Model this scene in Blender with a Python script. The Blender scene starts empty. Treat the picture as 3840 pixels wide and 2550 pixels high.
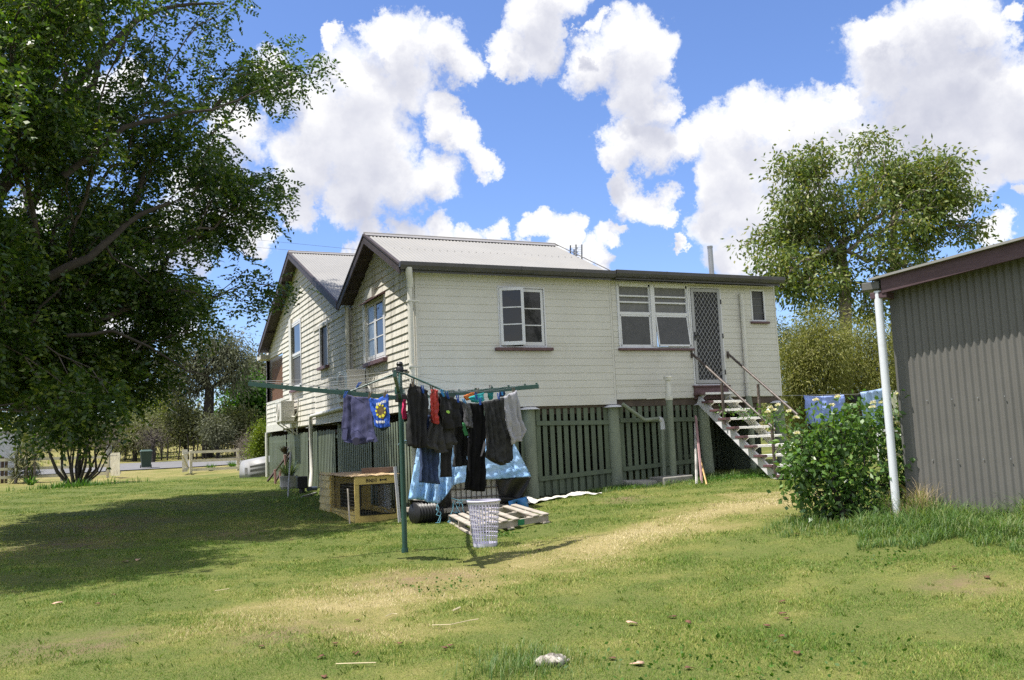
import bpy, bmesh, math, random
import numpy as np
from mathutils import Vector as V, Matrix
PI = math.pi
rad = math.radians
rng = np.random.default_rng(7)
random.seed(7)
SC = bpy.context.scene
COL = SC.collection

# ------------------------------------------------------------------ camera
F, YAW, PITCH, ROLL = 3409.3, .4320, .10927, -.0422
CX, CY = 1920.0, 1275.0
CAM = V((-5.357, -15.833, 1.375))
fwd = V((math.sin(YAW)*math.cos(PITCH), math.cos(YAW)*math.cos(PITCH), math.sin(PITCH)))
_r = V((math.cos(YAW), -math.sin(YAW), 0)); _u = _r.cross(fwd)
RIGHT = math.cos(ROLL)*_r + math.sin(ROLL)*_u
UP = -math.sin(ROLL)*_r + math.cos(ROLL)*_u
cd = bpy.data.cameras.new('camera'); cam = bpy.data.objects.new('camera', cd); COL.objects.link(cam)
cam.matrix_world = Matrix(((RIGHT.x, UP.x, -fwd.x, CAM.x), (RIGHT.y, UP.y, -fwd.y, CAM.y), (RIGHT.z, UP.z, -fwd.z, CAM.z), (0, 0, 0, 1)))
cd.sensor_width = 36; cd.lens = F/3840*36; cd.clip_end = 3000; cd.clip_start = .05
SC.camera = cam

def ray(u, v):
    return RIGHT*((u-CX)/F) - UP*((v-CY)/F) + fwd
def pl(u, v, n, c):
    d = ray(u, v); n = V(n); return CAM + d*((c - n.dot(CAM))/n.dot(d))
def W(u, v, y=0.): return pl(u, v, (0, 1, 0), y)
def L(u, v, x=0.): return pl(u, v, (1, 0, 0), x)
def Z(u, v, z): return pl(u, v, (0, 0, 1), z)
def D(u, v, d): return CAM + ray(u, v)*d

def tab(t, x):
    if x <= t[0][0]: return t[0][1]
    for (a, b), (c, d) in zip(t, t[1:]):
        if x <= c: return b + (d-b)*(x-a)/(c-a)
    return t[-1][1]
KY = [(-60, -.5), (-15.8, -.17), (-8, 0), (1, 0), (8, .28), (16, .45), (26, .42), (37, .6), (47, .92), (75, 1.95), (130, 3.3), (700, 14)]
HX = [(-200, -.8), (-60, -.3), (-8, -.08), (-2, 0), (0, .03), (1, .12), (2.2, .25), (4, .34), (6.3, .45), (12, .6), (60, 1.2), (200, 2)]
def g(x, y):
    fade = 1 if y < 18 else max(.2, 1-(y-18)/20)
    return tab(KY, y) + tab(HX, x)*fade
_kx = np.array(KY).T; _hx = np.array(HX).T
def gnp(x, y):
    fade = np.where(y < 18, 1, np.maximum(.2, 1-(y-18)/20))
    return np.interp(y, _kx[0], _kx[1]) + np.interp(x, _hx[0], _hx[1])*fade
def G(u, v):
    d = ray(u, v); t0 = 1.5; t = t0
    while t < 600:
        p = CAM + d*t
        if p.z < g(p.x, p.y): break
        t0 = t; t *= 1.03
    for _ in range(30):
        m = (t0+t)/2; p = CAM + d*m
        if p.z < g(p.x, p.y): t = m
        else: t0 = m
    return CAM + d*t

# ------------------------------------------------------------------ objects
def empty(name, loc, label=None, cat=None, group=None, kind=None):
    o = bpy.data.objects.new(name, None); COL.objects.link(o); o.location = loc; o.empty_display_size = .2
    return tag(o, label, cat, group, kind)
def tag(o, label=None, cat=None, group=None, kind=None):
    if label: o['label'] = label
    if cat: o['category'] = cat
    if group: o['group'] = group
    if kind: o['kind'] = kind
    return o
def worldloc(o):
    p = V((0, 0, 0))
    while o is not None: p += o.location; o = o.parent
    return p
def dup(root, loc, label=None):
    r = root.copy(); COL.objects.link(r); r.location = loc
    if label: r['label'] = label
    for c in list(root.children):
        k = c.copy(); COL.objects.link(k); k.parent = r
        for s in list(c.children):
            q = s.copy(); COL.objects.link(q); q.parent = k
    return r

class MB:
    def __init__(s): s.v = []; s.f = []
    def add(s, vs, fs):
        b = len(s.v); s.v += [tuple(p) for p in vs]; s.f += [tuple(i+b for i in f) for f in fs]; return s
    def quad(s, a, b, c, d): return s.add([a, b, c, d], [(0, 1, 2, 3)])
    def hexa(s, p):
        return s.add(p, [(0, 3, 2, 1), (4, 5, 6, 7), (0, 1, 5, 4), (1, 2, 6, 5), (2, 3, 7, 6), (3, 0, 4, 7)])
    def box(s, x0, x1, y0, y1, z0, z1):
        x0, x1 = min(x0, x1), max(x0, x1); y0, y1 = min(y0, y1), max(y0, y1); z0, z1 = min(z0, z1), max(z0, z1)
        return s.hexa([(x0, y0, z0), (x1, y0, z0), (x1, y1, z0), (x0, y1, z0), (x0, y0, z1), (x1, y0, z1), (x1, y1, z1), (x0, y1, z1)])
    def ob(s, o, ex, ey, ez):
        o, ex, ey, ez = V(o), V(ex), V(ey), V(ez)
        return s.hexa([o, o+ex, o+ex+ey, o+ey, o+ez, o+ex+ez, o+ex+ey+ez, o+ey+ez])
    def bar(s, a, b, w, h, up=(0, 0, 1)):
        a, b = V(a), V(b); d = (b-a).normalized(); sd = d.cross(V(up))
        if sd.length < 1e-4: sd = d.cross(V((1, 0, 0)))
        sd.normalize(); u = sd.cross(d)
        return s.ob(a-sd*w/2-u*h/2, sd*w, b-a, u*h)
    def prism(s, poly, vec):
        n = len(poly); vec = V(vec); a = [V(p) for p in poly]; b = [p+vec for p in a]
        return s.add(a+b, [tuple(range(n-1, -1, -1)), tuple(range(n, 2*n))] + [(i, (i+1) % n, n+(i+1) % n, n+i) for i in range(n)])
    def tube(s, pts, r, n=8, cap=True):
        pts = [V(p) for p in pts]; m = len(pts); rs = r if isinstance(r, (list, tuple)) else [r]*m
        b = len(s.v); ref = None
        for i, p in enumerate(pts):
            t = (pts[min(i+1, m-1)]-pts[max(i-1, 0)]).normalized()
            if ref is None: ref = t.orthogonal().normalized()
            ref = (ref - t*ref.dot(t))
            ref = ref.normalized() if ref.length > 1e-5 else t.orthogonal().normalized()
            q = t.cross(ref)
            for k in range(n):
                a = 2*PI*k/n; s.v.append(tuple(p + (ref*math.cos(a)+q*math.sin(a))*rs[i]))
        for i in range(m-1):
            for k in range(n):
                k2 = (k+1) % n; s.f.append((b+i*n+k, b+i*n+k2, b+(i+1)*n+k2, b+(i+1)*n+k))
        if cap:
            s.f.append(tuple(b+k for k in range(n-1, -1, -1))); s.f.append(tuple(b+(m-1)*n+k for k in range(n)))
        return s
    def lathe(s, c, prof, n=24, a0=0, a1=2*PI):
        c = V(c); b = len(s.v); full = abs(a1-a0-2*PI) < 1e-6
        for r, z in prof:
            for k in range(n):
                a = a0+(a1-a0)*k/(n if full else n-1); s.v.append((c.x+r*math.cos(a), c.y+r*math.sin(a), c.z+z))
        for i in range(len(prof)-1):
            for k in range(n if full else n-1):
                k2 = (k+1) % n; s.f.append((b+i*n+k, b+i*n+k2, b+(i+1)*n+k2, b+(i+1)*n+k))
        return s
    def grid(s, P):
        nr, nc = len(P), len(P[0]); b = len(s.v)
        for row in P: s.v += [tuple(p) for p in row]
        for i in range(nr-1):
            for j in range(nc-1):
                a = b+i*nc+j; s.f.append((a, a+1, a+nc+1, a+nc))
        return s
    def corr(s, o, e, up, n, width, length, pitch=.076, amp=.009, seg=6, trim=None):
        """corrugated sheet: rows along e, flutes along up; trim(s) gives (start, end) of each flute line"""
        o, e, up, n = V(o), V(e).normalized(), V(up).normalized(), V(n).normalized()
        m = max(2, int(width/pitch*seg)); A = []; B = []
        for i in range(m+1):
            t = width*i/m; h = amp*math.sin(2*PI*t/pitch)
            a, c = trim(t) if trim else (0, length)
            A.append(o+e*t+up*a+n*h); B.append(o+e*t+up*c+n*h)
        return s.grid([A, B])
    def build(s, name, mat, parent=None, smooth=None, bevel=0, solid=0, loc=None):
        base = worldloc(parent) if parent is not None else (V(loc) if loc is not None else V((0, 0, 0)))
        me = bpy.data.meshes.new(name)
        me.from_pydata([(p[0]-base.x, p[1]-base.y, p[2]-base.z) for p in s.v], [], s.f); me.update()
        me.materials.append(mat)
        o = bpy.data.objects.new(name, me); COL.objects.link(o)
        if parent is not None: o.parent = parent
        elif loc is not None: o.location = loc
        if smooth:
            me.polygons.foreach_set('use_smooth', [True]*len(me.polygons)); me.set_sharp_from_angle(angle=rad(smooth))
        if solid:
            md = o.modifiers.new('thick', 'SOLIDIFY'); md.thickness = solid; md.offset = 0
        if bevel:
            md = o.modifiers.new('edge', 'BEVEL'); md.width = bevel; md.segments = 2; md.limit_method = 'ANGLE'; md.angle_limit = rad(40)
        return o

def npmesh(name, verts, quads, mat, parent=None, smooth=False, loc=None):
    """verts (N,3) array, quads (M,4) array"""
    base = worldloc(parent) if parent is not None else (V(loc) if loc is not None else V((0, 0, 0)))
    me = bpy.data.meshes.new(name); k = quads.shape[1]
    me.vertices.add(len(verts)); me.vertices.foreach_set('co', (verts-np.array(base)).astype(np.float32).ravel())
    me.loops.add(len(quads)*k); me.loops.foreach_set('vertex_index', quads.astype(np.int32).ravel())
    me.polygons.add(len(quads)); me.polygons.foreach_set('loop_start', np.arange(0, len(quads)*k, k, dtype=np.int32))
    if smooth: me.polygons.foreach_set('use_smooth', np.ones(len(quads), dtype=bool))
    me.update(calc_edges=True); me.materials.append(mat)
    o = bpy.data.objects.new(name, me); COL.objects.link(o)
    if parent is not None: o.parent = parent
    elif loc is not None: o.location = loc
    return o

# ------------------------------------------------------------------ materials
def nodes(name):
    m = bpy.data.materials.new(name); m.use_nodes = True; nt = m.node_tree
    return m, nt, nt.nodes['Principled BSDF']
def N(nt, t, **kw):
    n = nt.nodes.new(t)
    for k, v in kw.items():
        if k.startswith('i_'): n.inputs[k[2:].replace('_', ' ')].default_value = v
        else: setattr(n, k, v)
    return n
def noise(nt, vec, scale, detail=4, rough=.6):
    n = N(nt, 'ShaderNodeTexNoise'); n.inputs['Scale'].default_value = scale; n.inputs['Detail'].default_value = detail; n.inputs['Roughness'].default_value = rough
    if vec is not None: nt.links.new(vec, n.inputs['Vector'])
    return n.outputs['Fac']
def ramp(nt, fac, stops):
    r = N(nt, 'ShaderNodeValToRGB'); el = r.color_ramp.elements
    while len(el) < len(stops): el.new(.5)
    for e, (p, c) in zip(el, stops):
        e.position = p; e.color = (c[0], c[1], c[2], 1) if hasattr(c, '__len__') else (c, c, c, 1)
    nt.links.new(fac, r.inputs[0]); return r.outputs['Color']
def mix(nt, fac, a, b, blend='MIX'):
    m = N(nt, 'ShaderNodeMix', data_type='RGBA', blend_type=blend)
    for sock, x in ((m.inputs[0], fac), (m.inputs[6], a), (m.inputs[7], b)):
        if hasattr(x, 'links'): nt.links.new(x, sock)
        elif hasattr(x, '__len__'): sock.default_value = (x[0], x[1], x[2], 1)
        else: sock.default_value = x
    return m.outputs[2]
def mth(nt, op, a, b=0., c=None, clamp=False):
    m = N(nt, 'ShaderNodeMath', operation=op); m.use_clamp = clamp
    for i, x in enumerate((a, b) if c is None else (a, b, c)):
        if hasattr(x, 'links'): nt.links.new(x, m.inputs[i])
        else: m.inputs[i].default_value = x
    return m.outputs[0]
def position(nt, stretch=(1, 1, 1)):
    gm = N(nt, 'ShaderNodeNewGeometry'); o = gm.outputs['Position']
    if tuple(stretch) != (1, 1, 1):
        mp = N(nt, 'ShaderNodeVectorMath', operation='MULTIPLY'); nt.links.new(o, mp.inputs[0]); mp.inputs[1].default_value = stretch; o = mp.outputs[0]
    return o
def sc(c, k): return tuple(min(1, x*k) for x in c)
def mat(name, col, rough=.6, var=.12, scale=5, stretch=(1, 1, 1), dirt=None, bump=0, bscale=60, metal=0, spec=.4, island=0, wear=None):
    m, nt, p = nodes(name); pos = position(nt, stretch)
    f = noise(nt, pos, scale); c = mix(nt, ramp(nt, f, [(.3, 0), (.7, 1)]), sc(col, 1-var), sc(col, 1+var))
    if island:
        gi = N(nt, 'ShaderNodeNewGeometry').outputs['Random Per Island']
        c = mix(nt, gi, mix(nt, 1., c, (1-island,)*3, 'MULTIPLY'), c)
    for dd in (dirt, wear):
        if dd:
            dc, amt, ds, lo, hi = dd
            df = ramp(nt, noise(nt, position(nt, stretch if dd is dirt else (1, 1, 1)), ds, 6, .65), [(lo, 0), (hi, amt)])
            c = mix(nt, df, c, dc)
    nt.links.new(c, p.inputs['Base Color'])
    p.inputs['Roughness'].default_value = rough; p.inputs['Metallic'].default_value = metal; p.inputs['Specular IOR Level'].default_value = spec
    if bump:
        b = N(nt, 'ShaderNodeBump'); b.inputs['Strength'].default_value = bump; b.inputs['Distance'].default_value = .01
        nt.links.new(noise(nt, pos, bscale, 5), b.inputs['Height']); nt.links.new(b.outputs[0], p.inputs['Normal'])
    return m
def leafmat(name, cols, trans=.35, rough=.42, spec=.5, patch=.6):
    m, nt, p = nodes(name); gm = N(nt, 'ShaderNodeNewGeometry')
    st = [(i/max(1, len(cols)-1), c) for i, c in enumerate(cols)]
    fac = mth(nt, 'ADD', mth(nt, 'MULTIPLY', gm.outputs['Random Per Island'], 1-patch*.5), mth(nt, 'MULTIPLY', mth(nt, 'SUBTRACT', noise(nt, gm.outputs['Position'], 1.3, 2), .25), patch))
    c = ramp(nt, fac, st)
    nt.links.new(c, p.inputs['Base Color']); p.inputs['Roughness'].default_value = rough; p.inputs['Specular IOR Level'].default_value = spec
    tr = N(nt, 'ShaderNodeBsdfTranslucent'); nt.links.new(mix(nt, 1., c, (1.5, 1.6, .6), 'MULTIPLY'), tr.inputs['Color'])
    ms = N(nt, 'ShaderNodeMixShader'); ms.inputs[0].default_value = trans
    nt.links.new(p.outputs[0], ms.inputs[1]); nt.links.new(tr.outputs[0], ms.inputs[2])
    nt.links.new(ms.outputs[0], nt.nodes['Material Output'].inputs['Surface'])
    return m
# ------------------------------------------------------------------ light and sky
SUN_EL, SUN_AZ = rad(67), rad(8)          # from -x, a little from +y
sd = V((-math.cos(SUN_EL)*math.cos(SUN_AZ), math.cos(SUN_EL)*math.sin(SUN_AZ), math.sin(SUN_EL)))
sl = bpy.data.lights.new('sun', 'SUN'); sl.energy = 4.2; sl.angle = rad(.5); sl.color = (1, .95, .87)
so = bpy.data.objects.new('sun', sl); COL.objects.link(so); so.rotation_euler = sd.to_track_quat('Z', 'Y').to_euler(); so.location = (0, 0, 40)
wd = bpy.data.worlds.new('World'); SC.world = wd; wd.use_nodes = True
nt = wd.node_tree; bg = nt.nodes['Background']
sky = N(nt, 'ShaderNodeTexSky', sky_type='NISHITA'); sky.sun_disc = False; sky.sun_elevation = SUN_EL
sky.sun_rotation = math.atan2(sd.x, sd.y); sky.air_density = 1.0; sky.dust_density = .6; sky.ozone_density = 2.5; sky.altitude = 200
tc = N(nt, 'ShaderNodeTexCoord'); dirv = tc.outputs['Generated']
CL = [(40,260,90),(230,125,32),(215,165,22),(420,150,105),(560,165,85),(620,200,60),(300,280,140),(450,260,95),(200,400,160),(330,420,140),(120,520,130),(300,560,130),(420,560,110),(230,620,70),(520,545,85),(560,385,60),(620,430,65),(670,490,48),(545,335,50),(100,650,60),(350,110,60),
 (330,720,60),(450,730,70),(560,720,60),(650,750,60),(290,770,50),(740,730,40),(860,705,45),(920,712,55),(970,722,35),(830,740,40),(1020,785,48),(1045,825,38),(1080,730,48),(1130,720,28),
 (840,40,90),(890,-10,85),(760,130,65),(850,150,85),(900,100,58),(720,190,36),(790,190,55),
 (1010,85,28),(1100,130,78),(1190,130,78),(1040,190,88),(1150,220,98),(1220,200,46),(1180,320,88),(1130,300,55),(1230,350,55),(1120,430,78),(1200,460,85),(1100,490,55),(1280,470,75),(1120,590,48),(1200,640,55),(1260,670,36),(1150,630,55),
 (1400,420,85),(1500,380,90),(1600,365,85),(1700,380,90),(1790,330,55),(1450,520,125),(1600,500,130),(1750,480,120),(1400,620,70),(1410,720,80),(1500,650,120),(1450,800,80),(1290,765,22),(1540,800,70),(1650,620,130),(1850,430,100),(1380,560,60),
 (1900,130,100),(1880,70,45),(2000,110,110),(2100,60,105),(2190,60,85),(2250,110,68),(1950,230,130),(2080,220,140),(2200,250,125),(2330,290,110),(1990,380,140),(2130,400,150),(2280,420,130),(2355,40,30),(2200,530,80),(2330,510,70),(2260,720,48),(2340,620,30),(2150,620,40),
 (-100,420,100),(-160,600,140),(-260,720,120),(-60,700,80),(-380,860,110),(-300,980,100),(-500,1000,120),(-60,760,40),(-700,700,80),
 (-560,330,110),(-420,250,70),(2560,330,200),(2700,100,120),(400,-260,160),(1500,-330,150),(2300,-420,200)]
def cdir(x, y): return ray(1000+x/.8313, y/.8313).normalized()
wn = N(nt, 'ShaderNodeTexNoise'); wn.inputs['Scale'].default_value = 15; wn.inputs['Detail'].default_value = 9; wn.inputs['Roughness'].default_value = .68; nt.links.new(dirv, wn.inputs['Vector'])
vs = N(nt, 'ShaderNodeVectorMath', operation='SUBTRACT'); nt.links.new(wn.outputs['Color'], vs.inputs[0]); vs.inputs[1].default_value = (.5, .5, .5)
vm = N(nt, 'ShaderNodeVectorMath', operation='MULTIPLY_ADD'); nt.links.new(vs.outputs[0], vm.inputs[0]); vm.inputs[1].default_value = (.085, .085, .085); nt.links.new(dirv, vm.inputs[2])
nn = N(nt, 'ShaderNodeVectorMath', operation='NORMALIZE'); nt.links.new(vm.outputs[0], nn.inputs[0])
def blobs(vec, lst):
    acc = None
    for x, y, r in lst:
        c = cdir(x, y); ct = math.cos(r*1.08/.8313/F)
        d = N(nt, 'ShaderNodeVectorMath', operation='DOT_PRODUCT'); nt.links.new(vec, d.inputs[0]); d.inputs[1].default_value = c
        val = mth(nt, 'MULTIPLY_ADD', d.outputs['Value'], 1/(1-ct), -ct/(1-ct))
        acc = val if acc is None else mth(nt, 'SMOOTH_MAX', acc, val, .25)
    return acc
dens = blobs(nn.outputs[0], CL)
fd = N(nt, 'ShaderNodeVectorMath', operation='DOT_PRODUCT'); nt.links.new(dirv, fd.inputs[0]); fd.inputs[1].default_value = fwd     # unseen cumulus added outside the frame to whiten the ambient light
cover = mth(nt, 'MULTIPLY', mth(nt, 'SUBTRACT', .58, fd.outputs['Value']), 3.2, clamp=True)
dens = mth(nt, 'MAXIMUM', dens, mth(nt, 'ADD', mth(nt, 'MULTIPLY', mth(nt, 'SUBTRACT', noise(nt, dirv, 3.2, 6, .6), .38), 4.), mth(nt, 'MULTIPLY', mth(nt, 'SUBTRACT', cover, 1.), 5.)))
fine = noise(nt, dirv, 26, 10, .7)
dens2 = mth(nt, 'ADD', dens, mth(nt, 'MULTIPLY', mth(nt, 'SUBTRACT', fine, .48), 1.75))
mask0 = ramp(nt, dens2, [(-.0, 0), (.14, .18), (.38, .68), (.75, 1)])
wisp = ramp(nt, mth(nt, 'ADD', dens, mth(nt, 'MULTIPLY', mth(nt, 'SUBTRACT', noise(nt, dirv, 11, 9, .68), .58), 3.4)), [(.0, 0), (.75, .42)])
mask = mix(nt, 1., mask0, wisp, 'LIGHTEN')
# high in the sky, out of the frame, loose fair-weather cloud for the reflections
# grey bellies: the same clouds sampled a little higher read as thickness above
off = N(nt, 'ShaderNodeVectorMath', operation='ADD'); nt.links.new(nn.outputs[0], off.inputs[0]); off.inputs[1].default_value = (0.0, .0, .035)
n2 = N(nt, 'ShaderNodeVectorMath', operation='NORMALIZE'); nt.links.new(off.outputs[0], n2.inputs[0])
above = blobs(n2.outputs[0], CL)
soft = noise(nt, dirv, 9, 6, .6)
shade = mth(nt, 'ADD', mth(nt, 'MULTIPLY', above, .55), mth(nt, 'MULTIPLY', mth(nt, 'SUBTRACT', soft, .5), 1.1))
ccol = ramp(nt, shade, [(.0, (5.7, 5.7, 5.7)), (.2, (5.3, 5.3, 5.4)), (.42, (4.4, 4.45, 4.8)), (.7, (3.3, 3.4, 3.95)), (.95, (2.7, 2.8, 3.4))])
skyc = mix(nt, 1., sky.outputs[0], (.76, .85, 1.10), 'MULTIPLY')
CLOUD_K = N(nt, 'ShaderNodeVectorMath', operation='SCALE'); nt.links.new(ccol, CLOUD_K.inputs[0]); CLOUD_K.inputs['Scale'].default_value = 1.0
out = mix(nt, mask, skyc, CLOUD_K.outputs[0])
nt.links.new(out, bg.inputs['Color']); bg.inputs['Strength'].default_value = .1
SC.view_settings.view_transform = 'Standard'; SC.view_settings.look = 'None'; SC.view_settings.exposure = .95; SC.view_settings.gamma = 1
SC.render.engine = 'CYCLES'
cy = SC.cycles; cy.max_bounces = 6; cy.diffuse_bounces = 3; cy.glossy_bounces = 3; cy.transmission_bounces = 4; cy.transparent_max_bounces = 8
cy.use_denoising = False; cy.caustics_reflective = False; cy.caustics_refractive = False

# ------------------------------------------------------------------ ground
S1, S2, S3 = G(2950, 1860), G(2200, 2060), G(1300, 2270)
BARE = [(1600, 2170, 1.0), (1100, 2380, .7), (300, 2420, .8), (400, 1970, 1.6), (900, 2000, 1.2), (200, 2050, 1.6), (3600, 2190, .5), (2350, 1870, .7)]
def lawn_color(nt):
    """one colour field shared by the soil sheet and the grass blades: green lawn, straw patches, worn track, bare spots"""
    pos = position(nt)
    flat = N(nt, 'ShaderNodeVectorMath', operation='MULTIPLY'); nt.links.new(pos, flat.inputs[0]); flat.inputs[1].default_value = (1, 1, 0)
    p = flat.outputs[0]
    big = noise(nt, p, .35, 4, .6); med = noise(nt, p, 1.6, 4, .65)
    def seg(a, b, w):
        a = V((a.x, a.y, 0)); b = V((b.x, b.y, 0)); ab = b-a
        s = N(nt, 'ShaderNodeVectorMath', operation='SUBTRACT'); nt.links.new(p, s.inputs[0]); s.inputs[1].default_value = a
        d = N(nt, 'ShaderNodeVectorMath', operation='DOT_PRODUCT'); nt.links.new(s.outputs[0], d.inputs[0]); d.inputs[1].default_value = ab/ab.length_squared
        t = mth(nt, 'MULTIPLY', d.outputs['Value'], 1., clamp=True)
        sc_ = N(nt, 'ShaderNodeVectorMath', operation='SCALE'); sc_.inputs[0].default_value = ab; nt.links.new(t, sc_.inputs['Scale'])
        q = N(nt, 'ShaderNodeVectorMath', operation='SUBTRACT'); nt.links.new(s.outputs[0], q.inputs[0]); nt.links.new(sc_.outputs[0], q.inputs[1])
        l = N(nt, 'ShaderNodeVectorMath', operation='LENGTH'); nt.links.new(q.outputs[0], l.inputs[0])
        return mth(nt, 'SUBTRACT', 1., mth(nt, 'DIVIDE', l.outputs['Value'], w), clamp=True)
    track = mth(nt, 'MAXIMUM', seg(S1, S2, 1.5), mth(nt, 'MULTIPLY', seg(S2, S3, 2.0), .8))
    sx = N(nt, 'ShaderNodeSeparateXYZ'); nt.links.new(pos, sx.inputs[0])
    far = mth(nt, 'MULTIPLY', mth(nt, 'SUBTRACT', sx.outputs['Y'], 17.), 1/12., clamp=True)
    dry = mth(nt, 'ADD', mth(nt, 'MULTIPLY', track, .85), mth(nt, 'MULTIPLY', mth(nt, 'SUBTRACT', big, .47), 1.3))
    dry = mth(nt, 'ADD', dry, mth(nt, 'MULTIPLY', mth(nt, 'SUBTRACT', med, .46), 1.3))
    dry = mth(nt, 'ADD', dry, mth(nt, 'MULTIPLY', far, .45))
    bare = None
    for u, v, r in BARE:
        q = G(u, v); dd = N(nt, 'ShaderNodeVectorMath', operation='DISTANCE'); nt.links.new(p, dd.inputs[0]); dd.inputs[1].default_value = (q.x, q.y, 0)
        b = mth(nt, 'SUBTRACT', 1., mth(nt, 'DIVIDE', dd.outputs['Value'], r), clamp=True)
        bare = b if bare is None else mth(nt, 'MAXIMUM', bare, b)
    bare = mth(nt, 'MULTIPLY', bare, mth(nt, 'MULTIPLY', mth(nt, 'SUBTRACT', noise(nt, p, 3, 5, .7), .36), 3.6, clamp=True))
    return pos, dry, bare
m_soil, nt, pr = nodes('lawn_soil'); pos, dry, bare = lawn_color(nt)
c = ramp(nt, dry, [(.05, (.085, .135, .022)), (.3, (.17, .195, .042)), (.6, (.32, .27, .11)), (.9, (.46, .37, .19))])
c = mix(nt, ramp(nt, noise(nt, pos, 28, 5, .7), [(.35, 0), (.75, .5)]), c, (.13, .10, .055))
c = mix(nt, ramp(nt, noise(nt, pos, 75, 3, .8), [(.38, 0), (.66, .45)]), c, (.36, .33, .15))
c = mix(nt, ramp(nt, noise(nt, pos, 110, 2, .8), [(.46, 0), (.66, .75)]), c, (.045, .07, .016))
c = mix(nt, 1., c, (.85, .85, .80), 'MULTIPLY'); c = mix(nt, bare, c, (.19, .13, .09))
nt.links.new(c, pr.inputs['Base Color']); pr.inputs['Roughness'].default_value = .95; pr.inputs['Specular IOR Level'].default_value = .1
b = N(nt, 'ShaderNodeBump'); b.inputs['Strength'].default_value = .7; b.inputs['Distance'].default_value = .03
nt.links.new(noise(nt, pos, 22, 6, .7), b.inputs['Height']); nt.links.new(b.outputs[0], pr.inputs['Normal'])
def axis(lo, hi, fine_lo, fine_hi, step):
    a = list(np.arange(fine_lo, fine_hi, step)); s = step; x = fine_hi
    while x < hi: a.append(x); s *= 1.18; x += s
    a.append(hi); s = step; x = fine_lo-step
    while x > lo: a.insert(0, x); s *= 1.18; x -= s
    a.insert(0, lo); return np.array(a)
ax, ay = axis(-900, 900, -12, 12, .3), axis(-120, 1100, -16, 30, .3)
XX, YY = np.meshgrid(ax, ay)
def bumps(x, y): return .018*np.sin(x*1.7+.6*np.sin(y*1.3))*np.sin(y*1.9+1) + .012*np.sin(x*4.1+y*2.3)
ZZ = gnp(XX, YY) + np.where((np.abs(XX) < 14) & (YY < 30), bumps(XX, YY), 0) - np.where((YY > 37) & (YY < 47.5), .06, 0)
nr, nc = XX.shape; idx = np.arange(nr*nc).reshape(nr, nc)
qd = np.stack([idx[:-1, :-1], idx[:-1, 1:], idx[1:, 1:], idx[1:, :-1]], -1).reshape(-1, 4)
gd = npmesh('ground', np.stack([XX, YY, ZZ], -1).reshape(-1, 3), qd, m_soil, smooth=True); tag(gd, kind='structure')
def gs(x, y): return float(gnp(np.array(x), np.array(y)) + (bumps(x, y) if abs(x) < 14 and y < 30 else 0))
m_road = mat('asphalt', (.15, .15, .155), .9, .12, 3, bump=.5, bscale=90, dirt=((.2, .18, .15), .5, .6, .5, .7))
mb = MB(); xs = np.arange(-120, 160, 2.)
mb.grid([[(x, y, g(x, y)+.02) for x in xs] for y in (37.6, 40, 42.5, 45, 46.8)])
tag(mb.build('road', m_road), kind='structure')
# ------------------------------------------------------------------ materials of the house
CREAM = (.60, .583, .535)
m_board = mat('cream_weatherboard', CREAM, .55, .05, 1.5, dirt=((.42, .38, .30), .4, .9, .56, .82), wear=((.36, .30, .21), .6, 11, .69, .78), bump=.12, bscale=30, spec=.3)
m_side = mat('cream_weatherboard_weathered', (.62, .595, .53), .6, .08, 2, stretch=(6, 6, .7), dirt=((.20, .185, .16), .75, .9, .48, .75), wear=((.36, .27, .18), .6, 7, .66, .78), bump=.2, bscale=30, spec=.25)
m_trim = mat('white_trim', (.66, .66, .68), .45, .06, 6, dirt=((.35, .32, .27), .5, 5, .6, .8))
m_pipe = mat('cream_pipe_paint', (.60, .585, .53), .45, .06, 3, dirt=((.35, .31, .25), .4, 4, .58, .8))
m_maroon = mat('maroon_paint', (.115, .062, .066), .55, .2, 8, dirt=((.25, .19, .17), .5, 9, .58, .8), bump=.15)
m_barge = mat('dark_brown_barge', (.055, .043, .043), .6, .2, 5, bump=.15)
m_gutter = mat('charcoal_gutter', (.075, .072, .074), .35, .12, 2, dirt=((.16, .15, .14), .5, 3, .55, .8))
m_roof = mat('pale_grey_roof_iron', (.255, .25, .24), .55, .05, 1.2, dirt=((.30, .28, .25), .5, .8, .5, .78), wear=((.34, .31, .27), .5, 6, .66, .8), spec=.3)
m_cap = mat('roof_capping', (.25, .24, .235), .45, .06, 3)
m_green = mat('green_timber_paint', (.118, .150, .100), .6, .10, 4, stretch=(2, 2, .6), dirt=((.07, .085, .07), .7, 2.2, .5, .75), wear=((.22, .22, .18), .5, 14, .70, .80), bump=.2, bscale=25, island=.18)
m_post = mat('pale_green_post_paint', (.205, .235, .175), .65, .12, 4, stretch=(2, 2, .6), dirt=((.11, .13, .10), .7, 2.2, .5, .75), wear=((.27, .26, .20), .5, 14, .70, .80), bump=.25, bscale=25)
m_iron = mat('green_side_batten_paint', (.145, .175, .122), .5, .12, 2, stretch=(1, 1, .4), dirt=((.22, .24, .2), .5, 1.6, .5, .75))
m_dark = mat('opening_shade_dark', (.03, .027, .024), .9)  # dark tone painted where openings would show only shade
m_joist = mat('old_floor_timber', (.09, .07, .055), .85, .2, 5)
m_flue = mat('galvanised_pipe', (.33, .34, .35), .4, .1, 5, metal=.6)
m_blind = mat('brown_cane_blind', (.13, .062, .032), .8, .25, 30, stretch=(1, 1, 8))
m_alu = mat('grey_aluminium', (.36, .36, .37), .4, .05, 4)
m_black = mat('black_plastic', (.016, .016, .018), .45, .1, 5)
m_screen = mat('flyscreen_mesh', (.085, .085, .09), .55, .12, 8, bump=.05, spec=.3)
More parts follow.
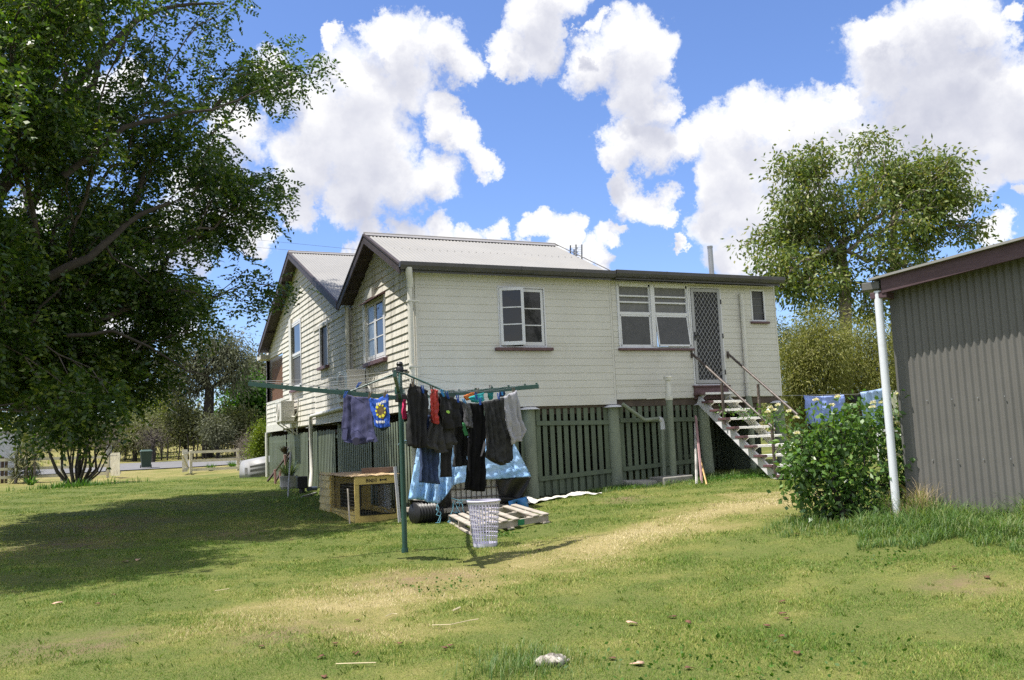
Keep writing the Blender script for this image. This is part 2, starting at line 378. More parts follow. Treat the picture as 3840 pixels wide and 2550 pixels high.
m_screen2 = mat('flyscreen_over_blind', (.17, .168, .165), .55, .12, 10, spec=.3)
def glassmat(name, col, rough=.04):
    m, nt, p = nodes(name); p.inputs['Base Color'].default_value = (*col, 1); p.inputs['Roughness'].default_value = rough; p.inputs['Specular IOR Level'].default_value = .55
    b = N(nt, 'ShaderNodeBump'); b.inputs['Strength'].default_value = .06; b.inputs['Distance'].default_value = .02
    nt.links.new(noise(nt, position(nt), 3, 2), b.inputs['Height']); nt.links.new(b.outputs[0], p.inputs['Normal']); return m
m_glass = glassmat('window_glass', (.018, .019, .021))
m_frost = glassmat('frosted_pane', (.20, .23, .25), .25)

H = empty('timber_house', (2, 4, 2.0), 'cream timber house on green stumps with two pale iron gables', 'house')
ZB, XV = 2.0, -.33
NR, FR = (2.1, 5.71), (10.1, 7.0)                       # ridges (y, z)
NS, FS = .4545, .415
VY = 4.434; VZ = NR[1]-NS*(VY-NR[0]); EY = -.25; EZ = NR[1]-NS*(NR[0]-EY); LY = 15.6; LZ = FR[1]-FS*(LY-FR[0])
XS = W(2307, 1471).x                                    # seam between the old back wall and the lean-to
XE = W(2916, 1300).x
YF = 16.05
def subtract(iv, cuts):
    out = [iv]
    for a, b in cuts:
        nx = []
        for s, e in out:
            if b <= s or a >= e: nx.append((s, e)); continue
            if a > s: nx.append((s, a))
            if b < e: nx.append((b, e))
        out = nx
    return out
def boards(mb, o, e, n, s0, s1, z0, z1, pitch, thick, holes=(), lim=None, seed=1, groove=False):
    """lapped boards; holes (s0,s1,z0,z1) are cut out; lim(z) clips the run under a roof line"""
    o, e, n = V(o), V(e), V(n); r = random.Random(seed); z = z0
    while z < z1-1e-4:
        zt = min(z+pitch, z1); ob, ot = thick+r.uniform(-.0025, .0025), thick*.35
        if groove: ob = thick; ot = thick
        cuts = sorted({z, zt} | {h for q in holes for h in q[2:4] if z < h < zt})
        for a, b in zip(cuts, cuts[1:]):
            zm = (a+b)/2
            jt = ([] if groove else [s0+r.uniform(.8, 4.2)+k_*4.8 for k_ in range(4)]) if a == z else jt
            for sa, sb in subtract((s0, s1), [(q[0], q[1]) for q in holes if q[2] < zm < q[3]]+[(q_, q_+.003) for q_ in jt]):
                la, lb = (lim(a), lim(b)) if lim else ((s0, s1), (s0, s1))
                a0, a1, b0, b1 = max(sa, la[0]), min(sb, la[1]), max(sa, lb[0]), min(sb, lb[1])
                if a1-a0 < .01: continue
                if b1 < b0: b0 = b1 = (b0+b1)/2
                fa = ob+(ot-ob)*(a-z)/(zt-z); fb = ob+(ot-ob)*(b-z)/(zt-z)
                P = lambda s, zz, d: o+e*s+n*d+V((0, 0, zz))
                if groove:
                    c = min(.012, (b-a)*.3)
                    mb.quad(P(a0, a+c, fa), P(a1, a+c, fa), P(b1, b, fb), P(b0, b, fb))
                    mb.quad(P(a0, a, fa-.009), P(a1, a, fa-.009), P(a1, a+c, fa), P(a0, a+c, fa))
                    mb.quad(P(a0, a, 0), P(a1, a, 0), P(a1, a, fa-.009), P(a0, a, fa-.009))
                    mb.quad(P(b0, b-.0005, fb), P(b1, b-.0005, fb), P(b1, b, fb-.009), P(b0, b, fb-.009))
                else:
                    mb.quad(P(a0, a, fa), P(a1, a, fa), P(b1, b, fb), P(b0, b, fb))
                    if a == z: mb.quad(P(a0, a, -.01), P(a1, a, -.01), P(a1, a, fa), P(a0, a, fa))
        z = zt
# --- openings (pixel corners read off on the wall planes)
def rectW(tl, br, y=0.): a, b = W(*tl, y), W(*br, y); return (a.x, b.x, b.z, a.z)
w1 = rectW((1868, 1079), (2044, 1299)); w2 = rectW((2313, 1064), (2586, 1301)); dr = (W(2598, 1260).x-.02, W(2703, 1260).x+.02, W(2607, 1441).z, W(2590, 1080).z); w3 = rectW((2815, 1092), (2866, 1201))
def rectL(u0, u1, vt, vb, x=0.): um = (u0+u1)/2; a = L(u0, vb, x); b = L(u1, vb, x); return (L(u1, 1300, x).y, L(u0, 1300, x).y, L(um, vb, x).z, L(um, vt, x).z)
w4 = rectL(1384, 1450, 1128, 1344); w5 = rectL(1099, 1133, 1212, 1452); w6 = rectL(1216, 1244, 1212, 1370)
vo = (L(1063, 1400).y, YF-.12, 2.95, 4.42)              # verandah opening
hw = .03
# back wall
mb = MB(); boards(mb, (0, 0, 0), (1, 0, 0), (0, -1, 0), .05, XS-.03, ZB+.19, 4.66, .147, .018, [w1], seed=3, groove=True)
mb.quad((0, -.004, ZB+.1), (XS, -.004, ZB+.1), (XS, -.004, 4.7), (0, -.004, 4.7)) if False else None
mb.box(.03, XS-.02, -.022, 0, ZB, ZB+.19)
mb.box(0, .05, -.026, .03, ZB, 4.66); mb.box(XS-.03, XS+.01, -.024, .0, ZB, 4.6)
mb.box(.05, w1[0], .0, .06, ZB, 4.7); mb.box(w1[1], XS, .0, .06, ZB, 4.7); mb.box(w1[0], w1[1], .0, .06, ZB, w1[2]); mb.box(w1[0], w1[1], .0, .06, w1[3], 4.7)
mb.build('back_wall', m_board, H)
ZX = ZB+.09
zx1 = W(2500, 1040).z
mb = MB(); boards(mb, (0, 0, 0), (1, 0, 0), (0, -1, 0), XS+.02, XE-.03, ZX, 4.74, .126, .016, [w2, dr, w3], seed=5, groove=True)
for a, b in subtract((XS+.01, XE), [w2[:2], dr[:2], w3[:2]]): mb.box(a, b, 0, .06, ZX, 4.72)
for q in (w2, dr, w3): mb.box(q[0], q[1], 0, .06, q[3], 4.72); mb.box(q[0], q[1], 0, .06, ZX, q[2])
mb.box(XE-.03, XE+.01, -.022, .04, ZX, 4.74)
mb.box(XE-.01, XE, 0.05, 4.2, ZX, 4.7)
mb.build('lean_to_wall', m_board, H); mb = MB(); mb.box(.06, XE-.02, .03, .11, ZB-.05, ZB+.15); mb.build('light_stop_plate', m_joist, H)  # plate added behind the boards to stop light showing through the gap
# side walls
def lim_near(z): d = (NR[1]-.1-z)/NS; return (max(0, NR[0]-d), min(VY, NR[0]+d)) if z > 4.5 else (0, VY)
def lim_far(z):
    d = (FR[1]-.1-z)/FS; d = max(0, d); return (max(VY, FR[0]-d), min(YF, FR[0]+d))
mb = MB(); boards(mb, (0, 0, 0), (0, 1, 0), (-1, 0, 0), .05, VY+.3, ZB, 5.6, .147, .033, [w4], lim_near, seed=8)
mb.box(-.03, .0, .0, .07, ZB, 4.62)
for a, b in subtract((.05, VY), [w4[:2]]): mb.box(.0, .06, a, b, ZB, 4.55)
mb.box(0, .06, w4[0], w4[1], ZB, w4[2]); mb.box(0, .06, w4[0], w4[1], w4[3], 4.55)
mb.prism([(.0, .2, 4.55), (.0, VY, 4.55), (.0, NR[0], 5.58)], (.05, 0, 0))
mb.build('near_gable_wall', m_side, H)
by0, by1 = VY+.15, L(1183, 1400, -.07).y; bz1 = L(1183, 1236, -.07).z
mb = MB(); boards(mb, (0, 0, 0), (0, 1, 0), (-1, 0, 0), VY+.05, YF-.1, ZB+.02, 6.95, .147, .033, [w5, vo, (by0-.1, by1, ZB, bz1)], lim_far, seed=9)
for a, b in subtract((VY, YF), [w5[:2], vo[:2]]): mb.box(.0, .06, a, b, ZB, 4.7)
mb.box(0, .06, w5[0], w5[1], ZB, w5[2]); mb.box(0, .06, w5[0], w5[1], w5[3], 4.7); mb.box(0, .06, vo[0], vo[1], vo[3], 4.72)
mb.prism([(.0, VY+.1, 4.7), (.0, YF-.5, 4.7), (.0, FR[0], 6.85)], (.05, 0, 0))
mb.build('far_gable_wall', m_side, H)
# boxed-out bay with the dark window
mb = MB(); boards(mb, (-.07, 0, 0), (0, 1, 0), (-1, 0, 0), by0, by1, ZB-.02, bz1-.05, .147, .024, [w6], seed=12)
mb.box(-.075, 0, by1-.02, by1+.03, ZB-.02, bz1); mb.box(-.075, 0, by0-.02, by0, ZB-.02, bz1); mb.box(-.11, 0, by0-.03, by1+.05, bz1-.05, bz1+.03)
for a, b in subtract((by0, by1), [w6[:2]]): mb.box(-.065, -.01, a, b, ZB, bz1-.05)
mb.box(-.065, -.01, w6[0], w6[1], ZB, w6[2]); mb.box(-.065, -.01, w6[0], w6[1], w6[3], bz1-.05)
mb.build('bay', m_side, H)
# hidden walls that close the house
mb = MB(); mb.box(.1, 8, YF-.04, YF, ZB, 4.6); mb.box(8, 8.05, 4.2, YF, ZB, 4.7); mb.build('far_wall', m_board, H)
mb = MB(); mb.box(.08, XE-.1, .1, YF-.1, ZB-.02, ZB+.02); mb.box(.08, 8, vo[0]-.05, vo[0], ZB, 4.6); mb.build('floor_boards', m_joist, H)
# --- roofs
P1 = W(2078, 921, NR[0]); hipx = W(2285, 1018, EY).x; XR = P1.x
up = V((0, NR[0]-EY, NR[1]-EZ)); ul = up.length; nrm = V((0, -(NR[1]-EZ), NR[0]-EY))
def trim1(t):
    x = XV+t
    return (0, ul if x < XR else max(.02, ul*(1-(x-XR)/(hipx-XR))))
rf = MB(); rf.corr((XV, EY, EZ), (1, 0, 0), up, nrm, hipx-XV, ul, .076, .009, 6, trim1)
up2 = V((0, VY-NR[0], VZ-NR[1])); rf.corr((XV, NR[0], NR[1]), (1, 0, 0), up2, (0, NS, 1), XR-XV, up2.length, .076, .009, 4)
sc_ = rf
for k in range(38):
    t = .25+k*.1537*1.02
    for fr in (.5,):
        if XV+t < XR+.4: q = V((XV+t, EY, EZ))+up*fr; sc_.ob(q+nrm.normalized()*.008, (.012, 0, 0), up.normalized()*.012, nrm.normalized()*.012)
RF = rf.build('near_roof', m_roof, H, smooth=60)
rc = MB()
for sgn in (-1, 1):
    rc.grid([[(x, NR[0], NR[1]+.035), (x, NR[0]+sgn*.15, NR[1]+.022-.15*NS)] for x in (XV-.02, XR+.03)])
rc.tube([(XV-.02, NR[0], NR[1]+.03), (XR+.03, NR[0], NR[1]+.03)], .022, 6)
rc.grid([[V((XR, NR[0], NR[1]+.03))+d, V((hipx, EY, EZ+.04))+d] for d in (V((0, -.12, -.03)), V((0, 0, .02)), V((.14, .04, -.03)))])
rc.build('ridge_capping', m_cap, RF, solid=.006)
up3 = V((0, FR[0]-VY, FR[1]-VZ)); up4 = V((0, LY-FR[0], LZ-FR[1]))
rf = MB(); rf.corr((XV, VY, VZ), (1, 0, 0), up3, (0, -FS, 1), 8.6, up3.length, .076, .009, 4); rf.corr((XV, FR[0], FR[1]), (1, 0, 0), up4, (0, FS, 1), 8.6, up4.length, .076, .009, 3)
RG = rf.build('far_roof', m_roof, H, smooth=60)
rc = MB()
for sgn in (-1, 1): rc.grid([[(x, FR[0], FR[1]+.035), (x, FR[0]+sgn*.15, FR[1]+.022-.15*FS)] for x in (XV-.02, 8.3)])
rc.tube([(XV-.02, FR[0], FR[1]+.03), (8.3, FR[0], FR[1]+.03)], .022, 6); rc.build('ridge_capping', m_cap, RG, solid=.006)
mb = MB(); mb.prism([(hipx-.2, EY, EZ-.02), (XR, NR[0], NR[1]-.03), (hipx-.2, 5.2, EZ)], (.02, 0, 0)); mb.build('hip_end', m_roof, H)
gx0, gx1 = W(2300, 1018, EY).x, W(2931, 1062, EY).x
gz = W(2310, 1030, EY-.1).z
mb = MB(); mb.corr((gx0-.02, EY-.02, gz+.09), (1, 0, 0), (0, 1, .05), (0, -.05, 1), gx1-gx0, 4.6, .076, .009, 4); LR = mb.build('lean_to_roof', m_roof, H, smooth=60)
# bargeboards, soffits
def barge(y0, z0, y1, z1, h=.19):
    m = MB(); a, b = V((XV, y0, z0)), V((XV, y1, z1)); d = V((0, 0, -h))
    m.hexa([a+V((-.03, 0, -.015)), b+V((-.03, 0, -.015)), b+V((.0, 0, -.015)), a+V((.0, 0, -.015)), a+V((-.03, 0, 0))+d, b+V((-.03, 0, 0))+d, b+d, a+d])
    m.hexa([a+V((-.045, 0, .012)), b+V((-.045, 0, .012)), b+V((.02, 0, .012)), a+V((.02, 0, .012)), a+V((-.045, 0, -.03)), b+V((-.045, 0, -.03)), b+V((.02, 0, -.03)), a+V((.02, 0, -.03))])
    o = m.build('bargeboard', m_barge, H)
    s = MB(); c = V((0, 0, -.06)); s.quad(a+c, b+c, b+c+V((-XV, 0, 0)), a+c+V((-XV, 0, 0)))
    for k in range(1, 4):
        q = a.lerp(b, k/4)+V((0, 0, -.13)); s.ob(q, (-XV, 0, 0), (b-a).normalized()*.045, (0, 0, .07))
    s.build('soffit_lining', m_barge if y0 > 3 or z0 > 5 else m_side, o)
barge(EY, EZ, *NR); barge(*NR, VY-.02, VZ); barge(VY+.1, VZ+.04, *FR); barge(*FR, LY, LZ)
# verandah eave box at the far corner
mb = MB(); mb.box(XV, .03, LY-.35, LY+.35, LZ-.3, LZ-.16); mb.build('eave_box', m_side, H)
# gutters
def gutter(x0, x1, y, z, name='gutter'):
    m = MB(); prof = [(0, 0), (-.125, 0), (-.132, .015), (-.128, .10), (-.11, .115), (-.118, .012), (0, .012)]
    prof = [(0, -.01), (-.05, -.02), (-.10, .0), (-.128, .045), (-.132, .11), (-.118, .115), (-.112, .05), (-.09, .015), (-.0, .02)]
    m.prism([(x0, y+a, z+b) for a, b in prof], (x1-x0, 0, 0))
    for x in (x0, x1-.004): m.prism([(x, y, z-.005), (x, y-.05, z-.02), (x, y-.1, z), (x, y-.13, z+.05), (x, y-.13, z+.11), (x, y, z+.11)], (.005, 0, 0))
    for k in range(1, int((x1-x0)/1.2)+1): m.prism([(x0+k*1.2, y+a*1.03, z+b*1.03-.001) for a, b in prof], (.025, 0, 0))
    m.box(x0+.05, x1-.05, y-.0, y+.025, z-.06, z+.12)
    return m.build(name, m_gutter, H)
gutter(XV-.04, W(2308, 1030, EY-.1).x, EY-.0, EZ-.09)
gutter(gx0, gx1, EY+.0, gz-.01)
mb = MB(); mb.prism([(gx0, EY-.13, gz+.10), (gx0-.16, EY-.05, gz-.02), (gx0-.05, EY+.3, gz+.0), (gx0, EY+.3, gz+.10)], (.02, 0, .0)); mb.build('flashing', m_gutter, H)
# soffit of back wall
mb = MB(); mb.quad((XV, EY, EZ-.1), (XS, EY, EZ-.1), (XS, 0, EZ-.05), (XV, 0, EZ-.05)); mb.quad((XS, EY, gz-.1), (XE, EY, gz-.1), (XE, .05, gz-.05), (XS, .05, gz-.05)); mb.build('eave_soffit', m_board, H)
# --- window 1: two casements, the left one standing open
def sash(m, o, e, n, w, h, rows, fr=.055, bar=.022, t=.035):
    o, e, n = V(o), V(e).normalized(), V(n).normalized(); z = V((0, 0, 1))
    m.ob(o, e*fr, n*t, z*h); m.ob(o+e*(w-fr), e*fr, n*t, z*h); m.ob(o+e*fr, e*(w-2*fr), n*t, z*fr*1.3); m.ob(o+e*fr+z*(h-fr), e*(w-2*fr), n*t, z*fr)
    for k in range(1, rows): m.ob(o+e*fr+z*(fr*1.3+(h-fr*2.3)*k/rows-bar/2), e*(w-2*fr), n*t, z*bar)
def pane(o, e, n, w, h, mat_, parent, fr=.05):
    o, e = V(o)+V(n).normalized()*.015, V(e).normalized(); z = V((0, 0, 1)); m = MB()
    m.ob(o+e*fr+z*fr, e*(w-2*fr), V(n).normalized()*.004, z*(h-2*fr)); return m.build('pane', mat_, parent)
def frame(m, q, axis, d0, d1, t=.04, sill=True):
    a, b, z0, z1 = q
    f = (lambda s0, s1, za, zb: m.box(s0, s1, d0, d1, za, zb)) if axis == 'x' else (lambda s0, s1, za, zb: m.box(d0, d1, s0, s1, za, zb))
    f(a-t, a, z0-t, z1+t); f(b, b+t, z0-t, z1+t); f(a, b, z1, z1+t); f(a, b, z0-t, z0)
m = MB(); frame(m, w1, 'x', -.03, .05, .03); WN = m.build('casement_window', m_trim, H)
hwid = (w1[1]-w1[0])/2; hh = w1[3]-w1[2]-.02
m = MB(); oo = V((w1[0]+.01, -.015, w1[2]+.01)); ang = rad(24); e1 = V((math.cos(ang), -math.sin(ang), 0)); n1 = V((-math.sin(ang), -math.cos(ang), 0))
sash(m, oo, e1, n1, hwid-.01, hh, 3); S = m.build('open_sash', m_trim, WN); pane(oo, e1, n1, hwid-.01, hh, m_glass, WN)
m = MB(); oo = V((w1[0]+hwid, .02, w1[2]+.01)); sash(m, oo, (1, 0, 0), (0, -1, 0), hwid-.01, hh, 3); m.build('closed_sash', m_trim, WN); pane(oo, (1, 0, 0), (0, -1, 0), hwid-.01, hh, m_glass, WN)
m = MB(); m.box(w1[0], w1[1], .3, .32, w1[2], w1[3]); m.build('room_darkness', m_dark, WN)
m = MB(); m.box(w1[0]-.13, w1[1]+.14, -.10, -.0, w1[2]-.09, w1[2]-.032); m.build('window_sill', m_maroon, H, bevel=.006)
# --- window 2: double louvre and awning window
m = MB(); frame(m, w2, 'x', -.035, .05, .035); x_m = W(2446, 1180).x
m.box(x_m-.045, x_m+.045, -.045, .05, w2[2], w2[3]); WD = m.build('double_window', m_trim, H)
ztr = W(2440, 1177).z; zr1, zr2 = W(2400, 1111).z, W(2400, 1134).z
for k, (a, b) in enumerate(((w2[0], x_m-.045), (x_m+.045, w2[1]))):
    m = MB(); m.box(a, b, -.02, .04, ztr-.03, ztr+.03); m.box(a, a+.03, -.015, .04, w2[2], w2[3]); m.box(b-.03, b, -.015, .04, w2[2], w2[3]); m.box(a, b, -.015, .04, w2[3]-.05, w2[3])
    m.box(a+.03, b-.03, -.012, .03, zr1-.016, zr1+.016); m.box(a+.03, b-.03, -.012, .03, zr2-.016, zr2+.016)
    m.build('window_rails', m_trim, WD)
    m = MB(); m.box(a, b, .03, .036, ztr, w2[3]); m.build('louvre_screen', m_screen2, WD)
    tilt = .085 if k else .012
    m = MB(); p0, p1 = V((a+.02, -.012, ztr-.03)), V((a+.02, -.012-tilt, w2[2]+.0)); d = (p1-p0); ex = V((b-a-.04, 0, 0)); nz = V((0, .025, 0))
    for s in (0, 1): m.ob(p0+ex*(0 if s == 0 else 1)-V((.028 if s else 0, 0, 0)), (.028, 0, 0), nz, d)
    m.ob(p0+d*.94, ex, nz, d*.06); m.ob(p0, ex, nz, d*.05); SA = m.build('lower_sash', m_trim, WD)
    m = MB(); m.ob(p0+V((.028, .008, 0))+d*.05, ex-V((.056, 0, 0)), (0, .004, 0), d*.89); m.build('pane', m_screen, WD)
    if k:
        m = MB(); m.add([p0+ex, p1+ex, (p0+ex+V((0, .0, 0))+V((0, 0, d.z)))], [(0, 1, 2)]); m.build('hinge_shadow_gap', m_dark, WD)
m = MB(); m.box(w2[0]-.06, w2[1]+.07, -.09, 0, w2[2]-.085, w2[2]-.037); m.build('window_sill', m_maroon, H, bevel=.006)
# --- small window
m = MB(); frame(m, w3, 'x', -.025, .05, .035); WS = m.build('small_window', m_trim, H); m = MB(); m.box(w3[0], w3[1], .025, .03, w3[2], w3[3]); m.build('pane', m_screen, WS)
m = MB()
for k in range(1, 4): m.box(w3[0], w3[1], .015, .024, w3[2]+(w3[3]-w3[2])*k/4-.006, w3[2]+(w3[3]-w3[2])*k/4+.006)
m.build('louvre_blades', m_screen2, WS)
m = MB(); m.box(w3[0]-.08, w3[1]+.09, -.085, 0, w3[2]-.085, w3[2]-.037); m.build('window_sill', m_maroon, H, bevel=.006)
# --- screen door
m = MB(); frame(m, dr, 'x', -.03, .05, .03); m.build('door_frame', m_trim, H)
m = MB(); a, b, z0, z1 = dr; t = .075
m.box(a+.008, a+t, -.045, -.01, z0+.01, z1-.01); m.box(b-t, b-.008, -.045, -.01, z0+.01, z1-.01); m.box(a+t, b-t, -.045, -.01, z1-.085, z1-.01); m.box(a+t, b-t, -.045, -.01, z0+.01, z0+.09)
DO = m.build('screen_door', m_alu, H, bevel=.004)
m = MB(); x0, x1, za, zb = a+t, b-t, z0+.09, z1-.085; st = .098; hr = 1.42
k = -30
while k < 60:
    for sg in (1, -1):
        # line x = x0 + k*st + sg*s ; z = za + s*hr
        c = x0+k*st; s0, s1 = 0, (zb-za)/hr
        if sg > 0: s0, s1 = max(s0, x0-c), min(s1, x1-c)
        else: s0, s1 = max(s0, c-x1), min(s1, c-x0)
        if s1-s0 > .01: m.bar((c+sg*s0, -.03-.002*sg, za+s0*hr), (c+sg*s1, -.03-.002*sg, za+s1*hr), .006, .011, (0, 1, 0))
    k += 1
m.build('diamond_grille', m_alu, DO)
m = MB(); m.box(x0, x1, -.018, -.014, za, zb); m.build('insect_mesh', m_black, DO)
m = MB(); hz = W(2607, 1262).z; m.box(a+.02, a+.055, -.06, -.045, hz-.09, hz+.09); m.bar((a+.035, -.08, hz+.01), (a+.13, -.08, hz+.01), .02, .02); m.box(a+.03, a+.045, -.08, -.05, hz, hz+.02); m.build('handle', m_black, DO, bevel=.003)
m = MB()
for fz in (.12, .5, .86): m = MB(); m.box(b-.012, b+.012, -.055, -.03, z0+(z1-z0)*fz-.05, z0+(z1-z0)*fz+.05); m.build('hinge', m_black, DO)

m = MB(); m.box(W(2595, 1450).x, W(2730, 1450).x, -.10, 0, z0-.06, z0-.03); m.box(W(2600, 1460).x, W(2726, 1460).x, -.06, 0, ZX-.03, z0-.062); m.build('door_threshold', m_maroon, H, bevel=.004)
# --- side windows
m = MB(); frame(m, w4, 'y', -.045, .05, .045); WG = m.build('side_casement', m_trim, H); hm = (w4[1]-w4[0])/2
for k in range(2):
    oo = V((-.01, w4[0]+.01+k*hm+(hm-.02 if True else 0), w4[2]+.01)); m = MB(); sash(m, oo, (0, -1, 0), (-1, 0, 0), hm-.02, w4[3]-w4[2]-.02, 3); m.build('sash', m_trim, WG)
    pane(oo, (0, -1, 0), (-1, 0, 0), hm-.02, w4[3]-w4[2]-.02, m_glass if k == 0 else m_frost, WG)
m = MB(); m.box(-.12, 0, w4[0]-.12, w4[1]+.12, w4[2]-.13, w4[2]-.046); m.build('window_sill', m_maroon, H, bevel=.006)
m = MB(); m.prism([(-.02, w4[0]-.08, w4[3]+.07), (-.20, w4[0]-.08, w4[3]+.0), (-.20, w4[0]-.08, w4[3]+.02), (-.02, w4[0]-.08, w4[3]+.1)], (0, w4[1]-w4[0]+.16, 0)); m.build('window_hood', m_maroon, H)
m = MB(); frame(m, w5, 'y', -.05, .05, .06); WH = m.build('sash_window', m_trim, H); zm = (w5[2]+w5[3])/2
for k, (za, zb, mm) in enumerate(((w5[2], zm, m_screen), (zm, w5[3], m_glass))):
    m = MB(); sash(m, (.01-.02*k, w5[1]-.01, za), (0, -1, 0), (-1, 0, 0), w5[1]-w5[0]-.02, zb-za, 1); m.build('sash', m_trim, WH); pane((.01-.02*k, w5[1]-.01, za), (0, -1, 0), (-1, 0, 0), w5[1]-w5[0]-.02, zb-za, mm, WH)
m = MB(); m.box(-.12, 0, w5[0]-.12, w5[1]+.12, w5[2]-.13, w5[2]-.061); m.build('window_sill', m_maroon, H)
m = MB(); q = w6; m.box(-.115, -.03, q[0]-.05, q[0], q[2]-.03, q[3]+.03); m.box(-.115, -.03, q[1], q[1]+.05, q[2]-.03, q[3]+.03); m.box(-.115, -.03, q[0], q[1], q[3], q[3]+.03); WB = m.build('bay_window', m_trim, H)
m = MB(); m.box(-.05, -.045, q[0], q[1], q[2], q[3]); m.build('pane', m_black, WB)
m = MB(); m.box(-.19, -.06, q[0]-.08, q[1]+.08, q[2]-.10, q[2]-.03); m.build('window_sill', m_maroon, H)
# conduit duct beside the side window, and one beyond
m = MB(); yd = L(1372, 1300, -.04).y; m.box(-.075, -.0, yd-.1, yd+.1, 2.7, L(1372, 1112, -.05).z); yt = L(1385, 1090, -.06).y; zt = L(1385, 1100, -.06).z; m.box(-.10, 0, yt-.28, yt+.25, zt-.13, zt+.1); m.build('pipe_duct', m_pipe, H, bevel=.01)
m = MB(); yd = L(1094, 1400, -.04).y; m.box(-.09, 0, yd-.16, yd+.16, 2.0, L(1094, 1195, -.05).z); m.build('pipe_duct', m_pipe, H, bevel=.01)
# --- downpipes
cx = -.16; y_c = L(1538, 1130, cx).y
m = MB(); m.tube([(-.2, EY-.06, EZ-.08), (-.2, EY-.06, EZ-.2), (cx, (EY+y_c)/2, EZ-.32), (cx, y_c, EZ-.42)], .062, 12); m.tube([(cx, y_c, EZ-.38), (cx, y_c+.02, 1.5)], .05, 12); m.tube([(cx, y_c+.02, 1.52), (cx+.02, y_c+.02, -.02)], .055, 12)
for zz in (3.95, 2.75): m.box(cx-.06, .0, y_c-.055, y_c+.055, zz, zz+.03)
m.build('corner_downpipe', m_pipe, H, smooth=50)
y_v = L(1303, 1250, -.12).y; zv = L(1225, 1545, -.14).z; yv2 = L(1166, 1560, -.14).y
m = MB(); m.tube([(-.12, y_v, 4.55), (-.12, y_v, 2.35), (-.14, y_v+.08, zv+.12), (-.14, y_v+.35, zv+.02), (-.15, yv2-.1, zv-.03), (-.15, yv2, zv-.1), (-.15, yv2, .75), (-.25, yv2-.35, .5), (-.27, yv2-.38, .25)], .052, 10)
for zz in (3.7,): m.box(-.2, 0, y_v-.06, y_v+.06, zz, zz+.03)
m.build('valley_downpipe', m_pipe, H, smooth=60)
xp = W(2792, 1300, -.06).x; m = MB(); m.tube([(xp-.01, -.075, W(2790, 1102, -.07).z), (xp-.01, -.075, W(2790, 1126, -.07).z)], .042, 10); m.tube([(xp, -.075, W(2790, 1124, -.07).z), (xp, -.075, 2.1)], .05, 10); m.tube([(xp, -.075, 2.42), (xp, -.075, 2.38)], .062, 10); m.build('waste_pipe', m_pipe, H, smooth=50)
m = MB(); m.tube([(xp, -.075, 2.1), (xp, -.07, 1.9), (xp+.02, -.05, 1.6), (xp+.02, -.05, .3)], [.06, .085, .07, .065], 10); m.build('drain_pipe', m_post, H, smooth=50)
# soil pipe: green below, cream above with cowl
xq = W(2515, 1600, -.42).x; yq = -.42; zq = W(2513, 1497, yq).z
m = MB(); m.tube([(xq, yq, g(xq, yq)), (xq-.0, yq, zq)], .066, 14); m.build('soil_pipe', m_post, H, smooth=50)
zt = W(2503, 1416, yq).z; m = MB(); m.lathe((xq, yq, 0), [(.075, zq-.02), (.085, zq+.02), (.06, zq+.12), (.055, zt-.05), (.085, zt-.05), (.085, zt-.01), (.095, zt), (.085, zt+.03), (0, zt+.035)], 16); m.bar((xq-.5, yq+.05, zq+.02), (xq, yq+.02, zq+.04), .03, .02); m.build('vent_cowl', m_pipe, H, smooth=40)
ga = W(2472, 1598, -.2).x; m = MB()
pA, pB, pC, pD = W(2334, 1515, -.18), W(2418, 1576, -.2), W(2470, 1570, -.2), W(2492, 1785, -.22)
m.tube([pA, pB], .04, 10); m.tube([pB, pC], .043, 10); m.tube([(pC.x+.08, pC.y, pC.z-.2), pD], .042, 10); m.build('sink_waste', m_post, H, smooth=50)
m = MB(); m.tube([pC, (pC.x+.06, pC.y, pC.z-.02), (pC.x+.08, pC.y, pC.z-.08), (pC.x+.085, pC.y, pC.z-.22)], .05, 10); m.build('pipe_elbow', m_trim, H, smooth=50)
# --- stumps with ant caps
stp = [(.12, .3)] + [(W(u, v, .05).x, .05) for u, v in ((1989, 1700), (2306, 1690), (2642, 1660), (2922, 1600))] + [(.18, y) for y in (3.2, 6.4, 9.6, 12.8, 15.9)] + [(x, y) for x in (2.3, 4.3, 6.4, 7.8) for y in (3.2, 6.4, 9.6, 12.8)]
for i, (x, y) in enumerate(stp):
    m = MB(); zg = g(x, y)-.15; r0 = .125 if i < 6 else .11; lean = .06 if i in (3, 4) else .01
    m.tube([(x+lean, y, zg), (x+lean*.6, y, zg+.6), (x, y, ZB-.06)], [r0*1.06, r0*1.02, r0*.97], 16)
    s = m.build('stump', m_post, H, smooth=50)
    m = MB(); m.lathe((x, y, ZB-.06), [(0, .045), (.14, .045), (.235, .0), (.228, -.004), (.13, .03), (0, .03)], 18); m.build('ant_cap', m_trim if i < 5 else m_flue, s, smooth=50)
m = MB()
for y in (.12, 3.2, 6.4, 9.6, 12.8, 15.8): m.box(.1, 7.9, y-.04, y+.04, ZB-.16, ZB-.025)
for k in range(17): m.box(.3+k*.45, .35+k*.45, .1, 15.8, ZB-.26, ZB-.165)
m.build('floor_bearers', m_joist, H)
